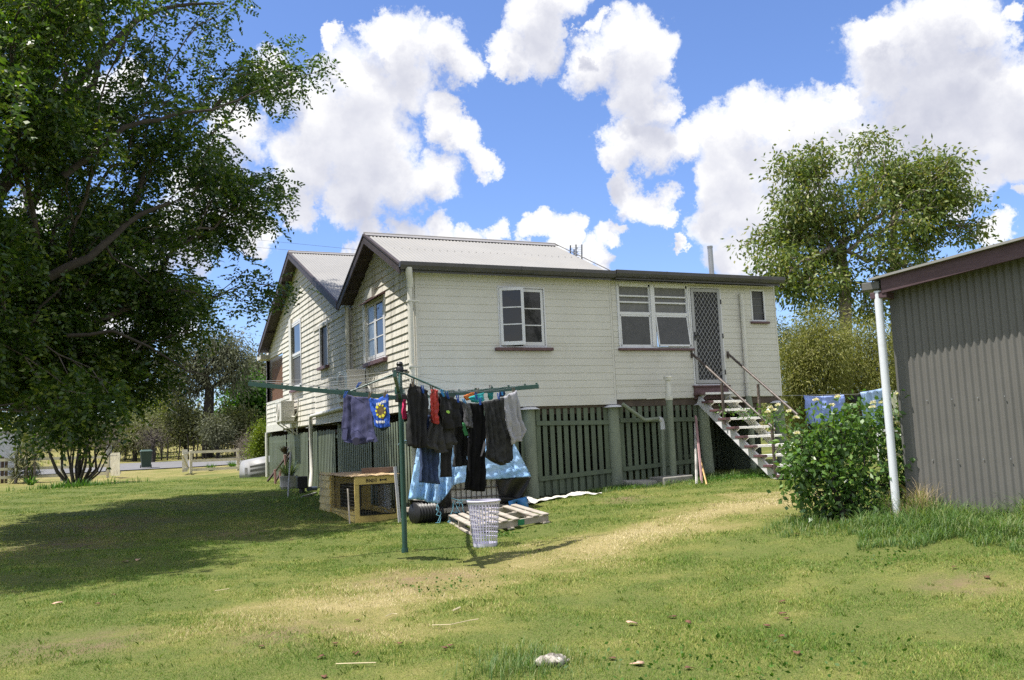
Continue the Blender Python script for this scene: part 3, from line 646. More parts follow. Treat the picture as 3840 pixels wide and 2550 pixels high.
# --- batten screens under the back wall
def battens(xa, xb, y, name='batten_screen', rails=True, seed=1, top=None):
    r = random.Random(seed); m = MB(); x = xa; pitch = .152
    zt = ZB-.03 if top is None else top
    while x < xb:
        d = r.uniform(-.004, .004); m.box(x+d, x+.093+d, y, y+.018, g(x, y)+.02, zt+r.uniform(-.01, .005)); x += pitch
    if rails:
        for f, t in ((1.62, .0), (.36, .0)):
            za, zb = g(xa, y)+f*(ZB-g(xa, y))/2.0+.02, g(xb, y)+f*(ZB-g(xb, y))/2.0+.02
            za, zb = (1.63, 1.60) if f > 1 else (g(xa, y)+.30, g(xb, y)+.30)
            m.hexa([(xa, y-.03, za), (xb, y-.03, zb), (xb, y-.002, zb), (xa, y-.002, za), (xa, y-.03, za+.085), (xb, y-.03, zb+.085), (xb, y-.002, zb+.085), (xa, y-.002, za+.085)])
    return m.build(name, m_green, H)
battens(.25, stp[1][0]-.1, .06, seed=1); battens(stp[1][0]+.14, stp[2][0]-.12, .04, seed=2); battens(stp[2][0]+.14, stp[3][0]-.1, .04, seed=3)
battens(stp[3][0]+.2, 8.0, 1.7, seed=4)
# second skin of battens behind the first bay's foot
m = MB(); x = stp[1][0]+.2
while x < stp[2][0]-.2: m.box(x, x+.15, .075, .09, g(x, .1), g(x, .1)+.3); x += .168
m.build('base_boards', m_green, H)
# --- green corrugated skirting along the side
rk = random.Random(44)
for i, (ya, yb) in enumerate(((.5, 3.1), (3.28, 6.3), (6.5, 9.5), (9.7, 12.7), (12.9, 15.95))):
    m = MB(); y = ya
    while y < yb-.08:
        dd_ = rk.uniform(-.005, .005); m.box(.02+.004*(i % 2), .029+.004*(i % 2), y+dd_, y+.098+dd_, g(0, y)+.01, 1.82+rk.uniform(-.02, .02)); y += .168
    for zr_ in (1.6, .55): m.box(.05, .085, ya-.1, yb+.1, zr_, zr_+.08)
    m.build('batten_screen', m_iron, H)
m = MB(); m.corr((.06, YF-.02, 0), (1, 0, 0), (0, 0, 1), (0, 1, 0), 7.8, 1, .076, .011, 4, lambda t: (g(t, YF)-.05, 2.02)); m.corr((7.95, .2, 0), (0, 1, 0), (0, 0, 1), (1, 0, 0), 15.6, 1, .076, .011, 2, lambda t: (.3, 2.0)); m.build('unseen_skirting', m_iron, H, smooth=70)  # unseen far sides, raised to full height to keep daylight out underneath
# corner post of skirting: white pipe at far corner
m = MB(); m.tube([(-.03, YF-.03, g(0, YF)-.1), (-.03, YF-.03, ZB-.03)], .06, 10); m.build('corner_post', m_pipe, H, smooth=50)
# --- verandah at the far end
m = MB(); m.box(-.02, .1, YF-.12, YF-.0, 2.95, 4.5); m.build('verandah_post', m_barge, H)
m = MB(); ys = vo[0]; m.box(-.03, .05, ys, YF, 2.9, 2.98); m.box(-.04, .04, ys, YF, ZB-.03, ZB+.2)
m.box(-.03, .08, YF-.13, YF, ZB, 2.95)
y = ys+.03
while y < YF-.1: m.box(-.02, .0, y, y+.055, ZB+.15, 2.92); y += .095
m.build('balustrade', m_pipe, H)
m = MB(); m.corr((.12, ys+.1, 0), (0, 0, 1), (0, 1, 0), (-1, 0, 0), 1.5, 1, .03, .006, 4, lambda t: (0, 1.55+.04*math.sin(t*9)))
b0 = MB()
k = 0
while k < 46:
    z = 2.95+k*.03; b0.box(.11, .118, ys+.15, YF-.42+.05*math.sin(k*1.7), z, z+.026 if k < 37 or k % 2 else z+.008); k += 1
b0.build('cane_blind', m_blind, H)
# --- flue and small ridge vent on the lean-to roof
mb = MB(); q = W(2670, 1030, 2.6); mb.tube([(q.x, 2.6, gz), (q.x-.01, 2.6, W(2668, 928, 2.6).z)], .065, 12); mb.lathe((q.x-.01, 2.6, W(2668, 928, 2.6).z), [(.07, -.02), (.075, .03), (.0, .035)], 12); mb.build('flue', m_flue, LR, smooth=50)
# ------------------------------------------------------------------ stairs
m_tread = mat('worn_white_tread', (.80, .78, .73), .6, .06, 6, dirt=((.35, .30, .25), .8, 6, .60, .76), bump=.2)
ST = empty('timber_staircase', (6.5, -1.2, .5), 'weathered white timber back steps with maroon tread ends and brown pipe handrails', 'staircase')
xl = 6.10; xr = xl+.92
t0 = L(2640, 1483, xl); 
top_z, bot = dr[2]-.19, L(2920, 1781, xl)
NT = 10; y0s = -.16; run = (-bot.y+y0s)/(NT-1); run = max(.2, min(.3, -(bot.y-y0s)/(NT-1)))
bz = bot.z; rise = (top_z-bz)/(NT-1)
stringer_pts = []
for s, x in ((0, xl+.06), (1, xr-.11)):
    m = MB(); a = V((x, y0s+.1, top_z-.12)); b = V((x, y0s-run*(NT-1)-.02, bz-.16)); d = (b-a).normalized(); n = V((0, -d.z, d.y)); 
    if n.z < 0: n = -n
    m.ob(a-n*.11, (.045, 0, 0), b-a, n*.17); m.build('stringer', m_trim if s == 0 else m_tread, ST, bevel=.004)
for k in range(NT):
    y = y0s-run*k; z = top_z-rise*k
    m = MB(); m.box(xl+.09, xr, y-.13, y+.13, z-.045, z); t = m.build('tread', m_tread, ST, bevel=.006)
    m = MB(); m.box(xl-.03, xl+.088, y-.131, y+.131, z-.046, z+.001); m.build('tread_end', m_maroon, t, bevel=.006)
    if k < NT-1:
        for x in (xl+.1, xr-.18):
            m = MB(); m.prism([(x, y+.1, z-.047), (x, y-.10, z-.047), (x, y-.02, z-.09), (x, y+.08, z-.15)], (.03, 0, 0)); m.build('tread_bracket', m_tread, t)
m_rail = mat('rusty_brown_handrail', (.075, .058, .05), .45, .2, 9, dirt=((.22, .19, .16), .6, 7, .5, .7))
for s, x, pa, pb, pp in ((0, xl+.0, (2592, 1328), (2908, 1612), ((2706, 1436), (2895, 1606))), (1, xr+.02, (2718, 1330), (2991, 1556), ((2842, 1440),))):
    A, B = L(*pa, x), L(*pb, x); m = MB(); m.tube([(x, min(A.y, -.04), A.z), B], .026, 10)
    m.box(x-.03, x+.03, -.03, .0, A.z-.09, A.z+.06) ; h = m.build('handrail', m_rail, ST, smooth=50)
    for q in pp:
        p = L(*q, x); k = max(0, min(NT-1, (y0s-p.y)/run)); zz = top_z-rise*k-.1
        m = MB(); m.box(x-.022, x+.022, p.y-.022, p.y+.022, zz, p.z); m.build('rail_post', m_rail, ST, bevel=.003)

# ------------------------------------------------------------------ air conditioners
m_ac = mat('ivory_enamel', (.62, .60, .55), .4, .05, 3, dirt=((.35, .31, .26), .45, 2.5, .55, .8))
m_acd = mat('grille_grey', (.17, .165, .16), .5, .1, 10)
def aircon(name, x0, x1, y0, y1, z0, z1, label):
    o = empty(name, ((x0+x1)/2, (y0+y1)/2, z0), label, 'air conditioner', 'air conditioner units on the side wall')
    m = MB(); m.box(x0, x1, y0, y1, z0, z1); m.box(x0-.008, x1+.008, y0-.008, y1+.008, z1-.03, z1+.005); m.box(x0+.05, x1-.06, y0-.012, y0, z1-.16, z1-.06); m.box(x0+.08, x1-.05, y0-.02, y0-.002, z0+.1, z0+(z1-z0)*.5); m.build('casing', m_ac, o, bevel=.01)
    cy_, cz = y0+(y1-y0)*.58, (z0+z1)/2; R = min(y1-y0, z1-z0)*.40
    m = MB(); c = V((x0-.012, cy_, cz))
    for k in range(1, 7): m.tube([c+V((0, math.cos(a)*R*k/6, math.sin(a)*R*k/6)) for a in np.linspace(0, 2*PI, 25)], .006, 4, False)
    for a in np.linspace(0, 2*PI, 9)[:-1]: m.bar(c, c+V((0, math.cos(a)*R, math.sin(a)*R)), .008, .008, (1, 0, 0))
    m.build('fan_guard', m_ac, o)
    m = MB(); m.prism([(x0-.004, cy_+math.cos(a)*R, cz+math.sin(a)*R) for a in np.linspace(0, 2*PI, 25)[:-1]], (-.002, 0, 0)); m.build('fan_opening', m_acd, o)
    m = MB()
    for yy in (y0+.15, y1-.15): m.box(x0, .0, yy, yy+.04, z0-.05, z0-.005); m.box(-.04, 0, yy, yy+.04, z0-.4, z0-.05); m.bar((x0+.03, yy+.02, z0-.05), (-.02, yy+.02, z0-.38), .03, .03)
    m.build('bracket', m_ac, o); return o
yA = L(1300, 1420, -.5).y
pA_, pB_ = L(1300, 1382, -.5), L(1267, 1384, -.5)
ac1 = aircon('air_conditioner', -.50, -.10, pA_.y-.0, pA_.y+.9, L(1300, 1386, -.5).z-.66, L(1300, 1386, -.5).z, 'larger ivory air conditioner outdoor unit on the wall below the side casement window')
m = MB(); q = V((-.15, pA_.y-.03, L(1300, 1386, -.5).z-.4)); m.tube([q, q+V((.0, -.2, .06)), q+V((.02, -.35, 0)), q+V((.06, -.42, -.2)), q+V((.06, -.40, -.5))], .022, 8); m.build('insulated_pipe', m_pipe, ac1, smooth=60)
p2 = L(1060, 1504, -.45); p3 = L(1031, 1510, -.45)
ac2 = aircon('air_conditioner', -.50, -.12, p2.y, p2.y+.85, L(1060, 1504, -.45).z-.58, L(1060, 1504, -.45).z, 'smaller ivory air conditioner outdoor unit beside the verandah balustrade at the far end')
m = MB(); q = V((-.2, p2.y-.03, p2.z-.45)); m.tube([q, q+V((.05, -.2, -.02)), q+V((.1, -.35, .1)), q+V((.12, -.36, .5))], .02, 8); m.build('insulated_pipe', m_pipe, ac2, smooth=60)

# ------------------------------------------------------------------ aerial on the far roof
an = empty('television_aerial', (3, 6, 5), 'black comb shaped television aerial behind the near roof', 'aerial')
a0, a1 = W(2148, 917, 6.2), W(2183, 990, 6.2)
m_blk = mat('dark_aerial_metal', (.03, .03, .035), .4, .1)
m = MB()
def AP(u, v): return W(u, v, 6.2)
for u, va, vb in ((2139, 920, 960), (2160, 917, 990), (2182, 917, 990), (2153, 935, 956)): m.tube([AP(u, va), AP(u, vb)], .018, 6)
m.build('upright', m_blk, an)
m = MB()
for k in range(9): v = 922+k*7; m.tube([AP(2138, v), AP(2183, v)], .003, 5)
for v in (930, 945, 957): m.bar(AP(2158, v), AP(2167, v), .03, .03)
m.build('rod', m_flue, an)
m = MB(); m.tube([AP(2160, 985), (AP(2160, 985).x, 6.2, 4.6)], .02, 8); m.build('mast', m_blk, an)

# ------------------------------------------------------------------ clothes line
m_hoist = mat('dark_green_enamel', (.028, .075, .062), .35, .12, 4, dirt=((.12, .14, .12), .4, 6, .6, .8))
m_wire = mat('line_wire', (.42, .42, .43), .4, .1, metal=.4)
PB = G(1519, 2076); PB.z = gs(PB.x, PB.y)
CLN = empty('clothes_line', PB, 'dark green four arm rotary clothes line standing on the lawn', 'clothes line')
HB = V((PB.x, PB.y, 0)); 
def hubz(v):
    lo, hi = 0, 4
    for _ in range(40):
        mid = (lo+hi)/2; q = V((PB.x, PB.y, mid))-CAM; vv = CY - F*q.dot(UP)/q.dot(fwd)
        if vv > v: lo = mid
        else: hi = mid
    return lo
HZ, TZ = hubz(1493), hubz(1382)
sight = V((PB.x-CAM.x, PB.y-CAM.y, 0)).normalized(); perp = V((sight.y, -sight.x, 0))
aR = (perp-sight*.03).normalized(); aL = -aR; aF = V((aR.y, -aR.x, 0)); aF = aF if aF.dot(sight) < 0 else -aF; aB = -aF
hub = V((PB.x, PB.y, HZ))
def on_arm(d, u, v): return pl(u, v, d.cross(V((0, 0, 1))), d.cross(V((0, 0, 1))).dot(hub))
tipL, tipR = on_arm(aL, 932, 1440), on_arm(aR, 2020, 1449)
lenA = ((tipL-hub).length+(tipR-hub).length)/2; tipz = ((tipL.z-hub.z)/(tipL-hub).length+(tipR.z-hub.z)/(tipR-hub).length)/2
tips = {'L': tipL, 'R': tipR, 'F': hub+aF*lenA+V((0, 0, tipz*lenA)), 'B': hub+aB*lenA+V((0, 0, tipz*lenA))}
m = MB(); m.tube([PB-V((0, 0, .1)), V((PB.x, PB.y, HZ-.05))], .034, 16); m.tube([V((PB.x, PB.y, HZ-.05)), V((PB.x, PB.y, TZ))], .027, 14); m.tube([PB, PB+V((0, 0, .05))], .045, 14); m.build('pole', m_hoist, CLN, smooth=50)
m = MB(); m.lathe((PB.x, PB.y, TZ), [(.028, -.03), (.05, -.03), (.05, .01), (.035, .03), (.046, .06), (.03, .085), (0, .09)], 14)
for d in (aL, aR, aF, aB): m.bar(V((PB.x, PB.y, TZ-.03)), V((PB.x, PB.y, TZ-.03))+d*.1, .025, .03)
m.build('finial', m_black, CLN, smooth=40)
m = MB(); m.box(PB.x-.06, PB.x+.06, PB.y-.06, PB.y+.06, HZ-.05, HZ+.05); m.build('hub', m_black, CLN, bevel=.01)
RADII = [.30, .42, .54, .66, .78, .90, .985]
for k, d in (('L', aL), ('R', aR), ('F', aF), ('B', aB)):
    m = MB(); t = tips[k]; ad = (t-hub).normalized(); m.bar(hub+ad*.05, t, .038, .055); AR = m
    s = hub.lerp(t, .36); m = MB(); m.tube([V((PB.x, PB.y, TZ-.04)), s], .012, 8); m.build('strut', m_hoist, CLN, smooth=50)
    m = AR
    for r in RADII: q = hub.lerp(t, r)+V((0, 0, .03)); m.box(q.x-.012, q.x+.012, q.y-.012, q.y+.012, q.z, q.z+.02)
    q = hub.lerp(t, .36); m.box(q.x-.04, q.x+.04, q.y-.04, q.y+.04, q.z-.045, q.z+.045)
    m.build('arm', m_hoist, CLN, bevel=.003)
def wire_pt(a, b, r, t, sag=.02):
    p = hub.lerp(tips[a], r).lerp(hub.lerp(tips[b], r), t); p.z += .045-sag*4*t*(1-t); return p
m = MB()
SAG = {('F', 'R'): .16, ('L', 'F'): .06}
for a, b in (('L', 'F'), ('F', 'R'), ('R', 'B'), ('B', 'L')):
    for r in RADII:
        sg = SAG.get((a, b), .02)*(r if r < .93 else .5)
        m.tube([wire_pt(a, b, r, t/8, sg) for t in range(9)], .0022, 4, False)
m.build('wires', m_wire, CLN)

# ------------------------------------------------------------------ washing
def cloth(name, col, rows, plane, label, cat, fold=.03, seed=1, nu=26, nv=26, group=None, mat_=None, depth=0., rough=.85, wr=.5, extra=None):
    """rows: pixel polylines from top to bottom, each a list of (u, v) left to right, on the vertical plane (n, c)"""
    n, c = plane; r = random.Random(seed); P = []
    ph = [r.uniform(0, 6.3) for _ in range(8)]; fr = [r.uniform(1.5, 4.5) for _ in range(3)]
    def interp(pl_, t):
        x = t*(len(pl_)-1); i = min(int(x), len(pl_)-2); f = x-i
        return (pl_[i][0]+(pl_[i+1][0]-pl_[i][0])*f, pl_[i][1]+(pl_[i+1][1]-pl_[i][1])*f)
    for j in range(nv+1):
        tv = j/nv; row = []
        for i in range(nu+1):
            tu = i/nu; col_pts = [interp(rw, tu) for rw in rows]; u, v = interp(col_pts, tv)
            q = pl(u, v, n, c)
            fold_ = fold*1.35; dd = fold_*(.35+.65*tv)*(math.sin(fr[0]*2*PI*tu+ph[0]+.8*math.sin(tv*3+ph[1]))*.6+math.sin(fr[1]*4*PI*tu+ph[2]+tv*2)*.3)
            dd += fold*.35*math.sin(9*tv+5*tu+ph[3])*math.sin(11*tu-4*tv+ph[4]) + fold*wr*.3*math.sin(23*tu+17*tv+ph[5])*math.sin(19*tv-13*tu+ph[6])
            row.append(q+V(n).normalized()*(dd+depth))
        P.append(row)
    mm = mat_ or mat('cloth_'+name, col, rough, .18, 14, bump=.45, bscale=55, spec=.15)
    cen = sum((p for rw in P for p in rw), V((0, 0, 0)))/((nu+1)*(nv+1)); topz = max(p.z for rw in P for p in rw)
    m = MB().grid(P); o = m.build(name, mm, None, smooth=180, solid=.006, loc=(cen.x, cen.y, topz)); tag(o, label, cat, group)
    return o, P
def vplane(a, b, r):
    p, q = hub.lerp(tips[a], r), hub.lerp(tips[b], r); d = q-p; n = V((d.y, -d.x, 0)).normalized()
    if n.dot(CAM-p) < 0: n = -n
    return (n, n.dot(p))
PL1 = vplane('L', 'F', .62); PF = vplane('F', 'R', .9); PF2 = vplane('F', 'R', .78); PF3 = vplane('F', 'R', .66); PF4 = vplane('F', 'R', .54)
GR = 'washing pegged on the rotary clothes line'
def tee(mb_rows): return mb_rows
# navy tee: hung by the hem, neck down
navy = mat('navy_print_cotton', (.040, .042, .105), .85, .35, 9, stretch=(1, 1, .35), bump=.9, bscale=24, wear=((.085, .085, .17), .5, 20, .52, .66))
o, P = cloth('navy_tee_shirt', None, [[(1294, 1476), (1330, 1488), (1384, 1489)], [(1291, 1530), (1330, 1532), (1392, 1530)], [(1287, 1590), (1335, 1592), (1400, 1590)], [(1283, 1640), (1335, 1640), (1410, 1638)], [(1296, 1658), (1345, 1668), (1402, 1656)]], PL1, 'wrinkled navy t-shirt hanging upside down left of the clothes line pole', 't-shirt', .035, 3, 34, 34, GR, navy)
n1, c1 = PL1
m = MB(); 
def patch(mb, pts, pln, lift=.03): mb.prism([pl(u, v, pln[0], pln[1]+lift) for u, v in pts], V(pln[0])*.004)
patch(m, [(1336+12*math.cos(a)*1.15, 1655+15*math.sin(a)) for a in np.linspace(0, 2*PI, 17)[:-1]], PL1, .085); m.build('neck_opening', mat('neck_shade_navy', (.012, .012, .03), .9), o)  # dark disc paints the shade inside the neck hole
m = MB(); patch(m, [(1400, 1618), (1412, 1640), (1418, 1654), (1404, 1660), (1396, 1640)], PL1, .01); m.build('sleeve', navy, o); m = MB(); patch(m, [(1287, 1600), (1283, 1648), (1300, 1650), (1305, 1610)], PL1, .02); m.build('sleeve', navy, o)
blue = mat('blue_cotton', (.022, .085, .42), .8, .2, 8, bump=.6, bscale=30)
o, P = cloth('blue_tee_shirt', None, [[(1386, 1491), (1420, 1497), (1458, 1476)], [(1392, 1530), (1424, 1534), (1461, 1525)], [(1404, 1570), (1428, 1572), (1464, 1565)], [(1410, 1598), (1430, 1606), (1466, 1600)]], PL1, 'bright blue child t-shirt with yellow print pegged beside the pole', 't-shirt', .02, 5, 24, 24, GR, blue, .02)
m = MB(); rr = random.Random(4); c0 = (1428, 1540)
for k in range(9):
    a = k*2*PI/9+.3; u, v = c0[0]+17*math.cos(a), c0[1]+22*math.sin(a); s = rr.uniform(3.5, 6)
    patch(m, [(u+s*math.cos(b)*rr.uniform(.7, 1.1), v+s*1.2*math.sin(b)*rr.uniform(.7, 1.1)) for b in np.linspace(0, 2*PI, 8)[:-1]], PL1, .038)
m.build('yellow_print', mat('yellow_ink', (.55, .50, .03), .7), o)
m = MB(); patch(m, [(1412, 1526), (1428, 1516), (1446, 1530), (1449, 1552), (1438, 1572), (1420, 1566), (1410, 1548)], PL1, .036); m.build('brown_print', mat('brown_ink', (.09, .06, .03), .7, .5, 40), o)
m = MB()
for k in range(6): u = 1412+k*6.3; v = 1512-.25*(u-1412)-(3 if k > 2 else 0); patch(m, [(u, v), (u+4, v-2), (u+5, v+7), (u+1, v+9)], PL1, .037)
for k in range(4): u = 1421+k*6; patch(m, [(u, 1578), (u+3.5, 1577), (u+4, 1586), (u+.5, 1588)], PL1, .037)
patch(m, [(1410, 1576), (1418, 1580), (1417, 1590), (1411, 1584)], PL1, .037); m.build('white_print', mat('white_ink', (.6, .6, .6), .7), o)
m = MB(); patch(m, [(1412, 1596), (1440, 1606), (1458, 1600), (1448, 1612), (1432, 1616)], PL1, -.01); m.build('neck_opening', mat('neck_shade_blue', (.012, .02, .02), .9), o)  # near-black patch puts the neck hole's shade into the colour
BLK = (.024, .024, .026)
mblk = mat('black_cotton', BLK, .85, .3, 9, bump=.5, bscale=35, spec=.2); mgry = mat('charcoal_cotton', (.05, .05, .053), .85, .2, 7, bump=.5, bscale=35, spec=.15)
mcam = mat('dark_camouflage_cotton', (.035, .036, .038), .85, .5, 16, bump=.4, bscale=35, spec=.15); mblk2 = mat('faded_black_cotton', (.026, .026, .028), .85, .3, 9, bump=.5, bscale=35, spec=.15)
mjean = mat('blue_denim', (.030, .050, .12), .85, .3, 20, bump=.5, bscale=60, wear=((.07, .10, .18), .6, 7, .55, .7)); mgrey = mat('grey_marle_cotton', (.36, .36, .40), .9, .12, 90, bump=.3, bscale=60, spec=.1)
mred = mat('red_shiny_nylon', (.38, .035, .028), .5, .3, 12, bump=.9, bscale=40)
cloth('black_jumper', None, [[(1533, 1437), (1565, 1449), (1599, 1466)], [(1519, 1482), (1560, 1490), (1602, 1495)], [(1525, 1590), (1560, 1590), (1600, 1590)], [(1534, 1672), (1560, 1682), (1600, 1676)]], PF, 'black sleeveless top hanging nearest the pole on the right', 'top', .05, 11, 26, 26, GR, mblk, .02)
m_pink = mat('hot_pink_cotton', (.62, .03, .13), .7, .25, 20, bump=.4)
cloth('pink_top', None, [[(1512, 1497), (1521, 1500)], [(1511, 1530), (1523, 1532)], [(1512, 1571), (1520, 1572)]], PF3, 'hot pink garment showing as a narrow strip beside the pole', 'top', .03, 12, 8, 14, GR, m_pink)
o, P = cloth('denim_jeans', None, [[(1564, 1560), (1600, 1556), (1640, 1560)], [(1568, 1640), (1605, 1640), (1645, 1640)], [(1572, 1740), (1610, 1740), (1650, 1740)], [(1577, 1808), (1612, 1812), (1650, 1816)]], PF2, 'dark blue denim jeans with turned hems hanging behind the black top', 'jeans', .06, 13, 22, 30, GR, mjean)
cloth('black_trousers', None, [[(1645, 1540), (1696, 1535)], [(1648, 1640), (1696, 1640)], [(1650, 1790), (1692, 1788)]], PF2, 'short legged black trousers beside the denim jeans', 'trousers', .04, 14, 14, 22, GR, mblk)
cloth('charcoal_tee_shirt', None, [[(1628, 1474), (1664, 1486), (1702, 1497)], [(1612, 1570), (1660, 1570), (1706, 1570)], [(1596, 1640), (1655, 1655), (1708, 1640)], [(1590, 1668), (1662, 1700), (1711, 1668)]], PF, 'large charcoal t-shirt with pale seams behind the red shorts', 't-shirt', .06, 15, 30, 28, GR, mgry, -.02)
o, P = cloth('red_shorts', None, [[(1603, 1462), (1614, 1460), (1625, 1464)], [(1599, 1510), (1612, 1512), (1631, 1515)], [(1600, 1550), (1615, 1552), (1632, 1560)], [(1606, 1584), (1618, 1590), (1635, 1592)]], PF, 'crumpled shiny red shorts pegged over the charcoal t-shirt', 'shorts', .03, 16, 18, 26, GR, mred, .06, wr=1.2)
m = MB(); patch(m, [(1609+3.5*math.cos(a), 1479+4*math.sin(a)) for a in np.linspace(0, 2*PI, 11)[:-1]], PF, .10); m.build('white_badge', mat('white_badge', (.7, .7, .75), .6), o)
o, P = cloth('black_track_top', None, [[(1640, 1474), (1680, 1488), (1712, 1500)], [(1642, 1540), (1680, 1545), (1715, 1545)], [(1660, 1610), (1690, 1612), (1716, 1600)]], PF, 'black sports top with a lime flash in the middle of the line', 'top', .05, 17, 20, 20, GR, mblk, .03)
m = MB(); patch(m, [(1673, 1541), (1682, 1539), (1687, 1546), (1683, 1551), (1675, 1548)], PF, .09); m.build('lime_flash', mat('lime_print', (.35, .62, .10), .7), o)
cloth('black_shirt', None, [[(1705, 1500), (1745, 1508)], [(1702, 1600), (1748, 1600)], [(1700, 1700), (1750, 1695)], [(1703, 1752), (1749, 1745)]], PF2, 'black shirt hanging lower between the sports top and the long trousers', 'shirt', .05, 18, 18, 24, GR, mblk2)
mscr = mat('grey_black_striped_cotton', (.09, .09, .10), .85, .9, 25, stretch=(6, 6, .8), bump=.5)
cloth('striped_top', None, [[(1728, 1510), (1752, 1512)], [(1734, 1560), (1758, 1560)], [(1738, 1600), (1754, 1605)]], PF, 'small crumpled grey and black striped top', 'top', .04, 19, 14, 18, GR, mscr, .05)
cloth('green_sock', None, [[(1726, 1585), (1734, 1588)], [(1728, 1615), (1742, 1618)], [(1734, 1636), (1742, 1632)]], PF, 'dark green sock dangling below the striped top', 'sock', .015, 20, 8, 10, GR, mat('green_knit', (.03, .16, .06), .85, .2, 20), .04)
o, P = cloth('long_black_trousers', None, [[(1752, 1512), (1780, 1514), (1806, 1508)], [(1750, 1600), (1778, 1600), (1806, 1600)], [(1745, 1740), (1775, 1740), (1805, 1740)], [(1738, 1835), (1770, 1842), (1803, 1843)]], PF, 'longest black trousers reaching down in front of the blue tarpaulin', 'trousers', .05, 21, 18, 34, GR, mat('jet_black_cotton', (.008, .008, .009), .9, .3, 9, spec=.1), .03)
o, P = cloth('camouflage_shorts', None, [[(1800, 1508), (1835, 1502), (1873, 1491)], [(1806, 1570), (1840, 1570), (1880, 1570)], [(1812, 1650), (1852, 1650), (1905, 1650)], [(1806, 1712), (1850, 1728), (1912, 1722)], [(1850, 1738), (1875, 1745), (1908, 1730)]], PF, 'black dark camouflage shorts beside the grey t-shirt', 'shorts', .05, 22, 26, 30, GR, mcam, .04)
m = MB(); patch(m, [(1801, 1712), (1815, 1652), (1822, 1668), (1806, 1710)], PF, .1); m.build('pale_lining', mat('grey_lining', (.16, .15, .17), .8), o)
o, P = cloth('grey_tee_shirt', None, [[(1872, 1492), (1900, 1476), (1927, 1464)], [(1882, 1570), (1912, 1568), (1938, 1560)], [(1892, 1632), (1925, 1632), (1958, 1612)], [(1900, 1668), (1930, 1656), (1946, 1654)]], PF, 'pale grey t-shirt at the right hand end of the washing', 't-shirt', .05, 23, 26, 28, GR, mgrey, .06)
teal = mat('teal_nylon', (.03, .40, .40), .5, .3, 14, bump=.6)
cloth('teal_swimmers', None, [[(1758, 1490), (1785, 1480), (1815, 1472)], [(1765, 1500), (1790, 1497), (1818, 1488)], [(1775, 1508), (1795, 1510), (1822, 1498)]], PF3, 'crumpled turquoise swimwear on the inner line', 'swimwear', .03, 24, 16, 8, GR, teal)
cloth('teal_singlet', None, [[(1826, 1468), (1850, 1460)], [(1830, 1485), (1850, 1480)], [(1838, 1500), (1848, 1497)]], PF4, 'small teal singlet on the inner line near the right arm', 'singlet', .02, 25, 8, 10, GR, mat('deep_teal_nylon', (.02, .26, .25), .5, .3, 14))
cloth('orange_top', None, [[(1738, 1484), (1765, 1474), (1790, 1468)], [(1742, 1494), (1766, 1488), (1792, 1482)], [(1752, 1502), (1770, 1496), (1788, 1490)]], PF4, 'orange garment folded over the inner line', 'top', .02, 26, 12, 8, GR, mat('orange_cotton', (.62, .17, .04), .75, .3, 10))
cloth('blue_shorts', None, [[(1873, 1470), (1893, 1468)], [(1872, 1480), (1895, 1478)], [(1876, 1488), (1890, 1486)]], PF3, 'small dark blue shorts bunched behind the grey t-shirt', 'shorts', .02, 27, 8, 8, GR, mat('dark_blue_cotton', (.02, .035, .12), .8, .3, 10))
# pegs
m_pb = mat('blue_peg_plastic', (.02, .07, .30), .4); m_pd = mat('weathered_peg_wood', (.10, .08, .06), .8); m_pl = mat('light_blue_peg_plastic', (.05, .26, .55), .4)
def peg(u, v, pln, mm, label, tilt=0., lift=.05, s=1.):
    n, c = pln; q = pl(u, v, n, c+lift); o = empty('clothes_peg', q, label, 'clothes peg', 'pegs on the clothes line')
    e = V((n[1], -n[0], 0)) if not isinstance(n, V) else V((n.y, -n.x, 0)); z = (V((0, 0, 1))+e*tilt).normalized(); x = z.cross(V(n)).normalized()
    for sg in (-1, 1):
        m = MB(); a = q+V(n)*.006*sg; m.hexa([a-x*.007-z*.05*s, a+x*.007-z*.05*s, a+x*.007-z*.05*s+V(n)*.007, a-x*.007-z*.05*s+V(n)*.007, a-x*.006+z*.04*s+V(n)*.01*sg, a+x*.006+z*.04*s+V(n)*.01*sg, a+x*.006+z*.04*s+V(n)*(.007+.01*sg), a-x*.006+z*.04*s+V(n)*(.007+.01*sg)]); m.build('peg_half', mm, o)
